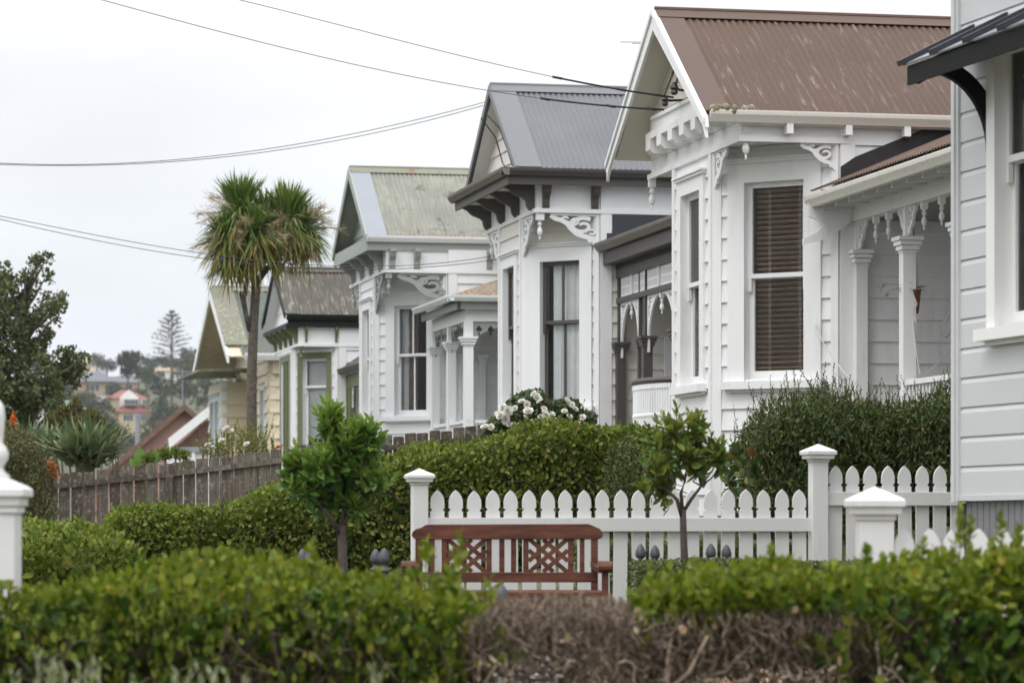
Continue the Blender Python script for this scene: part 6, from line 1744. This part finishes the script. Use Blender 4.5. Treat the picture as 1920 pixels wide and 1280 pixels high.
while a < aR:
    p = ab(a, BF); Y = p.y; pxa = 960 + p.x / p.y * FPX
    top = pz(fence_top(pxa), Y) + r5.uniform(-.022, .022); g = gz(p.x, p.y); w = .161 + r5.uniform(-.009, .006); lean = r5.uniform(-.006, .006)
    q = MB(); c = f_loc(Vector((p.x, p.y, 0))); z0 = g - Lf.z - .05; z1 = top - Lf.z; th = .02
    ch = r5.uniform(.0, .02)
    A = [c - d_ * w / 2, c + d_ * w / 2]
    q.prism([A[0] + Vector((0, 0, z0)), A[1] + Vector((0, 0, z0)), A[1] + d_ * lean + Vector((0, 0, z1 - ch)), A[1] + d_ * (lean - .02) + Vector((0, 0, z1)), A[0] + d_ * (lean + .015) + Vector((0, 0, z1 - r5.uniform(0, .012))), A[0] + d_ * lean + Vector((0, 0, z1 - ch * 1.2))], -n_ * th)
    q.build('paling', M['paling'], wf); a += .176
a_s = [a_of(v, BF) for v in (88, 316, 560, 780, 912)]
for k in range(len(a_s) - 1):
    q = MB(); pts = []
    for aa in (a_s[k] - .06, a_s[k + 1] + .06):
        p = ab(aa, BF); pxa = 960 + p.x / p.y * FPX; z = pz(fence_top(pxa) + 17, p.y) - Lf.z; c = f_loc(Vector((p.x, p.y, 0)))
        pts.append((c, z))
    (c0, z0), (c1, z1) = pts; o = .002 + .002 * (k % 2)
    q.hexa([tuple(v) for v in (c0 + n_ * o + Vector((0, 0, z0 - .075)), c1 + n_ * o + Vector((0, 0, z1 - .075)), c1 + n_ * (o + .045) + Vector((0, 0, z1 - .075)), c0 + n_ * (o + .045) + Vector((0, 0, z0 - .075)),
            c0 + n_ * o + Vector((0, 0, z0)), c1 + n_ * o + Vector((0, 0, z1)), c1 + n_ * (o + .045) + Vector((0, 0, z1)), c0 + n_ * (o + .045) + Vector((0, 0, z0)))])
    q.build('rail', M['paling'], wf)
for v, ht in ((316, 2), (560, 12), (780, 14)):
    aa = a_of(v, BF); p = ab(aa, BF); c = f_loc(Vector((p.x, p.y, 0))) + n_ * .06; z1 = pz(fence_top(v) + ht, p.y) - Lf.z; z0 = gz(p.x, p.y) - Lf.z - .05
    q = MB(); q.hexa([tuple(c + d_ * sx * .05 + n_ * sy * .045 + Vector((0, 0, z))) for z in (z0, z1) for sx, sy in ((-1, -1), (1, -1), (1, 1), (-1, 1))]); q.build('post', M['paling'], wf)

def picket_pts(w=.098):
    h = w / 2; pr = [(h, -10.0), (h, -.155)]
    for k in range(7):
        t = -math.pi / 2 + math.pi * k / 6; pr.append((h + .003 - .0135 * math.cos(t), -.137 + .013 * math.sin(t)))
    pr += [(h, -.121), (h, -.085), (h * .95, -.066), (h * .82, -.045), (h * .55, -.0235), (h * .27, -.010), (h * .01, 0)]
    return pr + [(-x, z) for x, z in reversed(pr)]
def cap_post(par, mat, c, z0, z1, w, capw, d=Vector((1, 0, 0)), finial=False):
    """square post with stepped mouldings and a pyramid cap; c local xy, z1 the cap tip"""
    n = Vector((d.y, -d.x, 0)); c = Vector((c[0], c[1], 0))
    def ringq(s, z): return [tuple(c + d * sx * s / 2 + n * sy * s / 2 + Vector((0, 0, z))) for sx, sy in ((-1, -1), (1, -1), (1, 1), (-1, 1))]
    s = capw / .19
    q = MB(); q.hexa(ringq(w, z0) + ringq(w, z1 - .115 * s)); o = q.build('post', M[mat], par, bevel=.004)
    q = MB(); prof = [(w * 1.12, -.115), (w * 1.12, -.10), (capw * .86, -.094), (capw * .88, -.072), (capw, -.068), (capw, -.048), (capw * .9, -.040), (.004, 0)]
    k = 0
    for i, (r, z) in enumerate(prof):
        q.v += ringq(r, z1 + z * s)
    for i in range(len(prof) - 1):
        for j in range(4): q.f.append((4 * i + j, 4 * i + (j + 1) % 4, 4 * i + 4 + (j + 1) % 4, 4 * i + 4 + j))
    q.f.append((3, 2, 1, 0)); q.f.append(tuple(4 * (len(prof) - 1) + j for j in range(4)))
    q.build('post_cap', M[mat], o, bevel=.003)
    return o
def picket_run(par, loc, pts, tips, rail, mat, w=.098, scale=1.0):
    """pts: world xy of each picket, tips: world z; rail=(z top, height)"""
    pr = picket_pts(w / scale); proto = None
    d = Vector((pts[-1][0] - pts[0][0], pts[-1][1] - pts[0][1], 0)).normalized(); n = Vector((d.y, -d.x, 0))
    for (x, y), t in zip(pts, tips):
        g = gz(x, y)
        q = MB(); c = Vector((x, y, 0)) - loc
        ln = random.uniform(-.011, .011)
        P = [c + d * (u * scale + ln * (max(t + v * scale, g - .03) - t + .4)) + Vector((0, 0, max(t + v * scale, g - .03))) for u, v in pr]
        q.prism(P, -n * .02); q.build('picket', M[mat], par)
def rail(par, loc, A, B, zt, h, mat, off=.003, th=.035):
    d = Vector((B[0] - A[0], B[1] - A[1], 0)).normalized(); n = Vector((d.y, -d.x, 0))
    q = MB(); a = Vector((A[0], A[1], 0)) - loc; b = Vector((B[0], B[1], 0)) - loc
    q.hexa([tuple(v) for z in (zt - h, zt) for v in (a + n * off + Vector((0, 0, z)), b + n * off + Vector((0, 0, z)), b + n * (off + th) + Vector((0, 0, z)), a + n * (off + th) + Vector((0, 0, z)))])
    return q.build('rail', M[mat], par, bevel=.003)
BP = to_ab(at(785, 0, 22.3))[1]
def pxy(px, b): p = ab(a_of(px, b), b); return (p.x, p.y)
pf = thing('picket_fence', 'white picket fence with capped posts behind the red bench', 'fence', (*pxy(1150, BP), gz(*pxy(1150, BP))))
loc = Vector(pf.location)
a0_, a1_ = a_of(820.5, BP), a_of(1499.5, BP)
rp_ = random.Random(8)
pts = [tuple(ab(a0_ + (a1_ - a0_) * i / 20 + rp_.uniform(-.003, .003), BP)[:2]) for i in range(21)]
picket_run(pf, loc, pts, [pz(919 - i * .1 + rp_.uniform(-.8, .8), p[1]) for i, p in enumerate(pts)], None, 'white_fence')
A, B = pxy(799, BP), pxy(1521, BP)
rail(pf, loc, A, B, pz(970, 22.5), .097, 'white_fence'); rail(pf, loc, A, B, ZC - .62, .09, 'white_fence')
for v, yt, w in ((785.5, 878, .107), (1532.5, 832, .116)):
    x, y = pxy(v, BP); cap_post(pf, 'white_fence', (x - loc.x + n_.x * .02, y - loc.y + n_.y * .02), gz(x, y) - loc.z - .05, pz(yt, y) - loc.z, w, .188 if v < 900 else .215, d_)
pts = [pxy(1567 + 32.6 * i, BP) for i in range(10)]
picket_run(pf, loc, pts, [pz(873, p[1]) for p in pts], None, 'white_fence', .096)
rail(pf, loc, pxy(1545, BP), pts[-1], pz(922, 23), .097, 'white_fence'); rail(pf, loc, pxy(1545, BP), pts[-1], ZC - .35, .09, 'white_fence')
# near fence at right
nf = thing('picket_fence', 'nearer white picket fence with blurred capped post at right', 'fence', (fx(1640, 14.5), 14.5, gz(fx(1640, 14.5), 14.5)))
loc = Vector(nf.location); dn = Vector((1, .02, 0)).normalized()
pts = [(fx(1697.5 + 46 * i, 14.5), 14.5 + .002 * i) for i in range(12)]
picket_run(nf, loc, pts, [pz(990.5, p[1]) for p in pts], None, 'white_fence', .092)
rail(nf, loc, (fx(1668, 14.5), 14.5), pts[-1], pz(1075, 14.5), .09, 'white_fence')
cap_post(nf, 'white_fence', (0, 0), -.1, pz(912, 14.5) - loc.z, .153, .25, dn)
# low pickets behind the dead hedge
lf = thing('picket_fence', 'short white pickets low behind the dead brown hedge', 'fence', (fx(980, 15.2), 15.2, gz(fx(980, 15.2), 15.2)))
loc = Vector(lf.location)
pts = [(fx(927 + 49.5 * i, 15.2), 15.2) for i in range(3)]
picket_run(lf, loc, pts, [pz(1221 + 2 * i, 15.2) for i in range(3)], None, 'grey_board', .075)
rail(lf, loc, (pts[0][0] - .05, 15.2), (pts[-1][0] + .05, 15.2), pz(1262, 15.2), .05, 'white_fence')
# left gatepost
gp = thing('gatepost', 'blurred white gatepost with stepped cap and turned finial at left edge', 'gatepost', (fx(-9, 12.7), 12.7, gz(fx(-9, 12.7), 12.7)))
zt = pz(886, 12.7) - gp.location.z
o = cap_post(gp, 'white_fence', (0, 0), -.15, zt, .182, .262, Vector((1, 0, 0)))
q = MB(); q.lathe((0, 0, zt - .05), [(.05, 0), (.06, .035), (.034, .06), (.032, .075), (.05, .10), (.055, .125), (.045, .15), (.03, .17), (.034, .20), (.04, .27), (.036, .31), (.02, .335), (.004, .345)], 18); q.build('finial', M['white_fence'], gp, True)

# ------------------------------------------------------------------ bench
def woodmat():
    m, N, L, b = newmat('red_brown_stained_timber')
    c = ramp(N, L, noise(N, L, 3.0, 7, stretch=(.9, 9, 9), rough=.65), [(.3, (.045, .016, .010)), (.5, (.115, .036, .019)), (.7, (.19, .072, .042))])
    d = ramp(N, L, noise(N, L, 2.2, 3), [(.35, .65), (.65, 1.1)])
    c = mixc(N, L, 1.0, c, d, 'MULTIPLY')
    L.new(c, b.inputs['Base Color']); b.inputs['Roughness'].default_value = .48; b.inputs['Specular IOR Level'].default_value = .35
    bump(N, L, b, noise(N, L, 9, 5, stretch=(1, 12, 12)), .15, .004)
    return m
M['bench'] = woodmat()
YB = 21.25
bx = lambda px: (px - 951) / FPX * YB
bz = lambda py, Y=YB: (HOR - py) / FPX * Y
bn_ = thing('bench', 'red-brown timber garden bench with two lattice back panels', 'bench', (fx(951, YB), YB, gz(fx(951, YB), YB - .2)))
off = ZC - bn_.location.z
def bb(name, x0, x1, y0, y1, z0, z1, bev=.004):
    q = MB(off); q.box(x0, y0, z0, x1, y1, z1); return q.build(name, M['bench'], bn_, bevel=bev)
g_ = -off
out = [(772, 1003), (774, 996), (780, 991), (790, 988.5), (797, 984), (803, 982.5), (1103, 981.5), (1110, 984), (1117, 987.5), (1124, 990), (1129, 996), (1131, 1002), (1128, 1008), (1121, 1010.5), (783, 1011), (776, 1009)]
q = MB(off); q.prism([(bx(x), -.03, bz(y)) for x, y in reversed(out)], (0, .045, 0)); q.build('top_rail', M['bench'], bn_, bevel=.006)
for x0, x1 in ((779, 792), (1108, 1121)): bb('back_leg', bx(x0), bx(x1), -.025, .03, g_ - .02, bz(1009))
for x0, x1 in ((806, 815), (936, 946), (958, 968), (1087, 1096)): bb('back_slat', bx(x0), bx(x1), -.01, .012, bz(1073), bz(1009), .002)
bb('lower_back_rail', bx(785), bx(1121), -.028, .02, bz(1091), bz(1072))
for (x0, x1) in ((828, 922), (981, 1075)):
    P = thing('lattice_panel', None, None); del_ = [P.__delitem__(k) for k in ()]
    P.parent = bn_
    fr = F((0, 0), (1, 0))
    xa_, xb = bx(x0), bx(x1); za, zb_ = bz(1073), bz(1009); w = .036
    q = MB(off); q.box(xa_, -.012, za, xa_ + w, .014, zb_); q.build('panel_stile', M['bench'], P, bevel=.002)
    q = MB(off); q.box(xb - w, -.012, za, xb, .014, zb_); q.build('panel_stile', M['bench'], P, bevel=.002)
    ia, ib = xa_ + w, xb - w; W = ib - ia; H = zb_ - za; s_ = .030
    for k, c0 in enumerate((-.36, .0, .36)):
        for sg in (1, -1):
            # 45 degree-ish strips clipped to the panel
            pts = []
            n = 30
            for i in range(n + 1):
                u = i / n; v = .5 + sg * (u - .5 - c0 * .95)
                if 0 <= v <= 1: pts.append((ia + W * u, za + H * v))
            if len(pts) > 1:
                q = MB(off); q.ribbon(fr, [pts[0], pts[-1]], s_, -.006 - .001 * k + (.0005 if sg > 0 else -.004), .006 + .001 * k + (.004 if sg > 0 else 0)); q.build('lattice_strip', M['bench'], P)
sy = -.47
for i in range(5): bb('seat_slat', bx(776), bx(1126), sy + .02 + i * .088, sy + .095 + i * .088, -.445, -.425, .004)
bb('seat_rail', bx(776), bx(1126), sy + .0, sy + .018, -.50, -.43)
for s, xo in ((-1, bx(770)), (1, bx(1131))):
    xi = bx(785) if s < 0 else bx(1114)
    bb('front_leg', xo - .022, xo + .022, sy + .01, sy + .055, g_ - .02, bz(1068, YB + sy))
    zt_ = bz(1066, YB)
    q = MB(off)
    cs = []
    for k in range(9):
        t = k / 8; y = .0 + (sy - .03) * t; x = xi + (xo - xi) * min(1, t * 1.6) + s * .008
        z = -.235 - .045 * math.sin(t * math.pi) * (1 - t * .4) - .01 * t
        cs.append((x, y, z))
    for k in range(8):
        (x0, y0, z0), (x1, y1, z1) = cs[k], cs[k + 1]; h = .034
        q.hexa([(x0 - h, y0, z0 - .035), (x1 - h, y1, z1 - .035), (x1 + h, y1, z1 - .035), (x0 + h, y0, z0 - .035), (x0 - h, y0, z0), (x1 - h, y1, z1), (x1 + h, y1, z1), (x0 + h, y0, z0)])
    q.tube([(xo - .045, sy - .035, -.262), (xo + .045, sy - .035, -.262)], .036, 10)
    q.build('armrest', M['bench'], bn_)

# ------------------------------------------------------------------ garden posts with acorn finials
M['iron'] = plain('dark_grey_cast_metal', (.055, .058, .066), .45, var=.15)
def acorn_post(px, py, Y, s, label):
    x = fx(px, Y); g = gz(x, Y); t = thing('garden_post', label, 'post', (x, Y, g), 0, 'acorn-topped garden posts')
    z = pz(py, Y) - g; k = s
    q = MB(); q.lathe((0, 0, 0), [(.022, -.05), (.022, z - .15 * k)], 10); q.build('post', M['iron'], t, True)
    q = MB(); q.lathe((0, 0, z - .15 * k), [(.024 * k, 0), (.036 * k, .004 * k), (.036 * k, .014 * k), (.022 * k, .026 * k), (.015 * k, .04 * k), (.016 * k, .048 * k), (.028 * k, .056 * k), (.036 * k, .07 * k), (.0365 * k, .085 * k), (.032 * k, .108 * k), (.022 * k, .130 * k), (.010 * k, .145 * k), (.003 * k, .15 * k)], 16); q.build('finial', M['iron'], t, True)
for px, py, Y, s, l in ((567, 1028, 20.4, .95, 'acorn-topped post behind the foreground hedge, back one of its pair, left of the citrus trunk'), (582.5, 1028, 20.0, 1.0, 'acorn-topped post in front of its twin, left of the green citrus trunk'), (704, 1028, 20.4, .95, 'acorn-topped post, back one of the pair between the citrus trunk and the bench'), (720, 1027, 20.0, 1.0, 'acorn-topped post, front one of the pair between the citrus trunk and the bench'),
                        (1201, 1019, 21.3, .98, 'acorn-topped post nearest the bench armrest'), (1228, 1021, 21.5, .95, 'acorn-topped post just left of the fruiting citrus trunk'), (1333, 1018, 21.3, .98, 'acorn-topped post just right of the fruiting citrus trunk'), (1362, 1020, 21.5, .95, 'rightmost acorn-topped post along the box hedge'), (940, 1094, 16.2, 1.0, 'round-topped post in front of the bench seat')):
    acorn_post(px, py, Y, s, l)

# ------------------------------------------------------------------ overhead lines
def line(label, pts, Y0, Y1, r, mat='wire_thin', sleeve=None, x_end=None):
    """pts: photo points along the cable, left to right; quadratic interpolation between"""
    xs_ = np.array([p[0] for p in pts], float); ysv = np.array([p[1] for p in pts], float)
    co = np.polyfit(xs_, ysv, min(len(pts) - 1, 3)); x1 = xs_[-1]; x0 = -1500.0
    xx = np.concatenate([np.linspace(x0, -280, 14), np.linspace(-260, x1, 60)]); sl_ = np.clip((np.polyval(co, 0) - np.polyval(co, -120)) / 120, -.5, .5)
    yy = np.where(xx > -120, np.polyval(co, xx), np.polyval(co, -120) + sl_ * (xx + 120))
    P = [at(x, y, Y0 + (Y1 - Y0) * (x - x0) / (x1 - x0)) for x, y in zip(xx, yy)]
    t = thing('power_line', label, 'cable', P[-1], 0, 'overhead power lines')
    L_ = Vector(t.location)
    q = MB(); q.tube([p - L_ for p in P], r, 5); q.build('wire', M[mat], t, True)
    if sleeve:
        xx = np.linspace(sleeve, x1, 16); q = MB(); q.tube([at(x, np.polyval(co, x), Y0 + (Y1 - Y0) * (x - x0) / (x1 - x0)) - L_ for x in xx], r * 2.7, 6); q.build('sleeve', M['wire'], t, True)
        for k in (.0, .55, .9):
            x = sleeve + (x1 - sleeve) * k; c = at(x, np.polyval(co, x), Y0 + (Y1 - Y0) * (x - x0) / (x1 - x0)) - L_
            q = MB(); q.tube([c - Vector((.05, 0, -.01)), c + Vector((.05, 0, -.01))], r * 3.6, 6); q.build('clamp', M['wire'], t, True)
line('lower of two black service wires running to the brown-roofed villa gable', [(190, 0), (540, 92), (915, 170), (1245, 206)], 28, 32.55, .0038, sleeve=1022)
line('upper of two black service wires running to the brown-roofed villa gable', [(448, 0), (760, 79), (1045, 146), (1263, 183)], 28, 32.75, .0038, sleeve=1045)
line('upper of two thin wires sagging to the grey-roofed villa apex', [(0, 306), (180, 308), (560, 270), (908, 192)], 38, 43.3, .005)
line('lower of two thin wires sagging to the grey-roofed villa apex', [(0, 308.5), (200, 309.5), (560, 276), (906, 198)], 38, 43.35, .005)
line('upper of two wires crossing the cabbage tree toward the lichen-roofed villa', [(0, 405), (400, 478), (640, 499), (945, 476)], 44, 46.5, .0052)
line('lower of two wires crossing the cabbage tree toward the lichen-roofed villa', [(0, 411), (400, 487), (640, 505), (945, 484)], 44, 46.6, .0052)
q_ = thing('tv_antenna', 'thin television aerial beside the brown roof apex', 'aerial', at(1226, 168, 43.6))
q = MB(); q.tube([(0, 0, -.05), (0, 0, .70)], .014, 5); q.build('mast', M['zinc'], q_)
for z, l in ((.645, .46), (.625, .30)):
    q = MB(); q.tube([(-l, 0, z), (.3, 0, z)], .006, 4); q.build('rod', M['zinc'], q_)

# ------------------------------------------------------------------ small things on the nearest verandah
Yh = 29.95
hp = thing('hanging_plant', 'terracotta hanging pot with spider plant and rope on the verandah', 'plant', at(1717, 420, Yh))
L_ = Vector(hp.location)
def rel(px, py, Y=Yh): return at(px, py, Y) - L_
q = MB(); q.tube([rel(1713, 424), rel(1716, 470), rel(1719, 512), rel(1720, 540)], .011, 6); q.build('rope', M['cord'], hp, True)
q = MB(); c = rel(1717, 588); q.lathe(c, [(.022, 0), (.028, .01), (.05, .21), (.056, .212), (.056, .225), (.046, .225), (.04, .19)], 12); M['terracotta'] = plain('terracotta', (.20, .065, .038), .8); q.build('pot', M['terracotta'], hp, True)
q = MB(); q.tube([rel(1709, 542, 29.88), rel(1716, 560, 29.88), rel(1720, 570, 29.88), rel(1712, 582, 29.88)], .005, 4); q.tube([rel(1712, 566, 29.87), rel(1719, 572, 29.87), rel(1712, 590, 29.9)], .005, 4); q.build('net', M['cord'], hp)
k = 26; d = sph(k, .3, 1.7); d[:, 0] *= 1.2
o = blades('foliage', np.repeat(np.array(rel(1718, 541))[None], k, 0), d, rng.uniform(.08, .17, k), .010, rng.uniform(.2, .6, k), M['rose_leaf'], hp)
q = MB(); q.tube([rel(1710, 543), rel(1690, 534), rel(1672, 533), rel(1656, 535)], .002, 3); q.tube([rel(1700, 543), rel(1684, 540), rel(1668, 546), rel(1660, 550)], .002, 3); q.build('runner', M['stem_green'], hp)
for (x, y) in ((1656, 536), (1662, 551), (1684, 541)):
    k = 9; blades('foliage', np.repeat(np.array(rel(x, y))[None], k, 0), sph(k, .6, 2.4), rng.uniform(.03, .07, k), .008, .2, M['rose_leaf_y'], hp)
rp = thing('rope', 'pale rope hanging behind the white verandah post', 'rope', at(1716, 612, 29.9)); L_ = Vector(rp.location)
q = MB(); q.tube([rel(1712, 600, 29.9), rel(1716, 640, 29.9), rel(1723, 690, 29.9), rel(1726, 702, 29.9)], .009, 5); q.build('strand', M['cord'], rp)
q = MB(); q.tube([rel(1710, 600, 29.93), rel(1713, 640, 29.93), rel(1720, 690, 29.93), rel(1724, 702, 29.93)], .006, 5); q.build('strand', M['cord'], rp)
cl = thing('cable_loop', 'looped pale cable hanging on the shaded verandah wall', 'cable', at(1780, 600, 31.1)); L_ = Vector(cl.location)
q = MB(); q.tube([rel(x, y, 31.1) for x, y in ((1797, 580), (1788, 581), (1781, 586), (1775, 600), (1764, 608), (1761, 618), (1766, 629), (1774, 633), (1781, 626), (1783, 612), (1780, 598), (1784, 585), (1796, 582))], .006, 5); q.build('wire', M['cord'], cl, True)
q = MB(); q.tube([rel(x, y, 31.0) for x, y in ((1796, 622), (1786, 642), (1770, 668), (1750, 690), (1737, 702))], .006, 5); q.build('wire', M['cord'], cl, True)
wl_ = thing('wall_lantern', 'small black lantern on the verandah wall beside the grey house corner', 'lamp', at(1794, 590, 31.05))
q = MB(); q.lathe((0, 0, -.06), [(.012, 0), (.03, .02), (.038, .05), (.03, .06)], 8); q.tube([(0, 0, 0), (.01, .03, .05), (0, .06, .1)], .007, 5); q.tube([(0, .02, .05), (0, .02, .2)], .006, 5); q.build('lamp_body', M['black'], wl_)
wc = thing('cable', 'thin pale cable drooping from the blind window toward the shrub', 'cable', at(1525, 585, 31.2)); L_ = Vector(wc.location)
q = MB(); q.tube([rel(x, y, Y) for x, y, Y in ((1524, 580, 31.75), (1524, 590, 31.7), (1530, 612, 31.5), (1545, 645, 31.2), (1565, 675, 30.9), (1585, 700, 30.5), (1608, 722, 30.2))], .006, 5); q.build('wire', M['cord'], wc, True)
dw = thing('dry_weed', 'tuft of dry orange weed growing in the verandah gutter', 'weed', at(1775, 287, 27.8))
k = 130; d = sph(k, 0, 1.2); b0 = np.zeros((k, 3)); b0[:, 0] = rng.uniform(-.05, .05, k); b0[:, 2] = -.03
sticks('stalk', b0, b0 + d * rng.uniform(.03, .1, (k, 1)), .003, .0015, M['orange_dry'] if 'orange_dry' in M else plain('dry_orange_weed', (.36, .19, .08), .9), dw, 3)

# lawn tufts seen between pickets and stems
ga = bpy.data.objects.new('lawn_grass', None)
n = 26000
xx = rng.uniform(-2.4, 3.2, n); yy = rng.uniform(13.6, 26, n); zz = ground_h(xx, yy)
M['grass'] = leafmat('short_grass_blade', [(0, (.06, .085, .02)), (.6, (.11, .13, .035)), (1, (.22, .19, .09))], .25, .6, .25)
lo = leaves('lawn_grass', np.stack([xx, yy, zz], -1), UP + rn(n, .4), rn(n, 1), rng.uniform(.04, .10, n), (RHOMB[0] * [.22, 1, 1], RHOMB[1]), M['grass'])
tag(lo, 'short patchy grass around the bench and citrus trees', 'grass', kind='stuff')
bpy.data.objects.remove(ga)

# lay matrices now so parents are right before rendering
bpy.context.view_layer.update()

# ------------------------------------------------------------------ air: faint haze toward the hills
hm_ = bpy.data.materials.new('haze'); hm_.use_nodes = True
N, L = hm_.node_tree.nodes, hm_.node_tree.links; N.clear()
ho = N.new('ShaderNodeOutputMaterial'); pv = N.new('ShaderNodeVolumePrincipled')
pv.inputs['Color'].default_value = (.90, .93, .97, 1); pv.inputs['Density'].default_value = HAZE; pv.inputs['Anisotropy'].default_value = .2
L.new(pv.outputs[0], ho.inputs['Volume'])
q = MB(); q.box(-1630, -130, -30, 1630, 1990, 112); hz = q.build('haze', hm_); hz['kind'] = 'stuff'
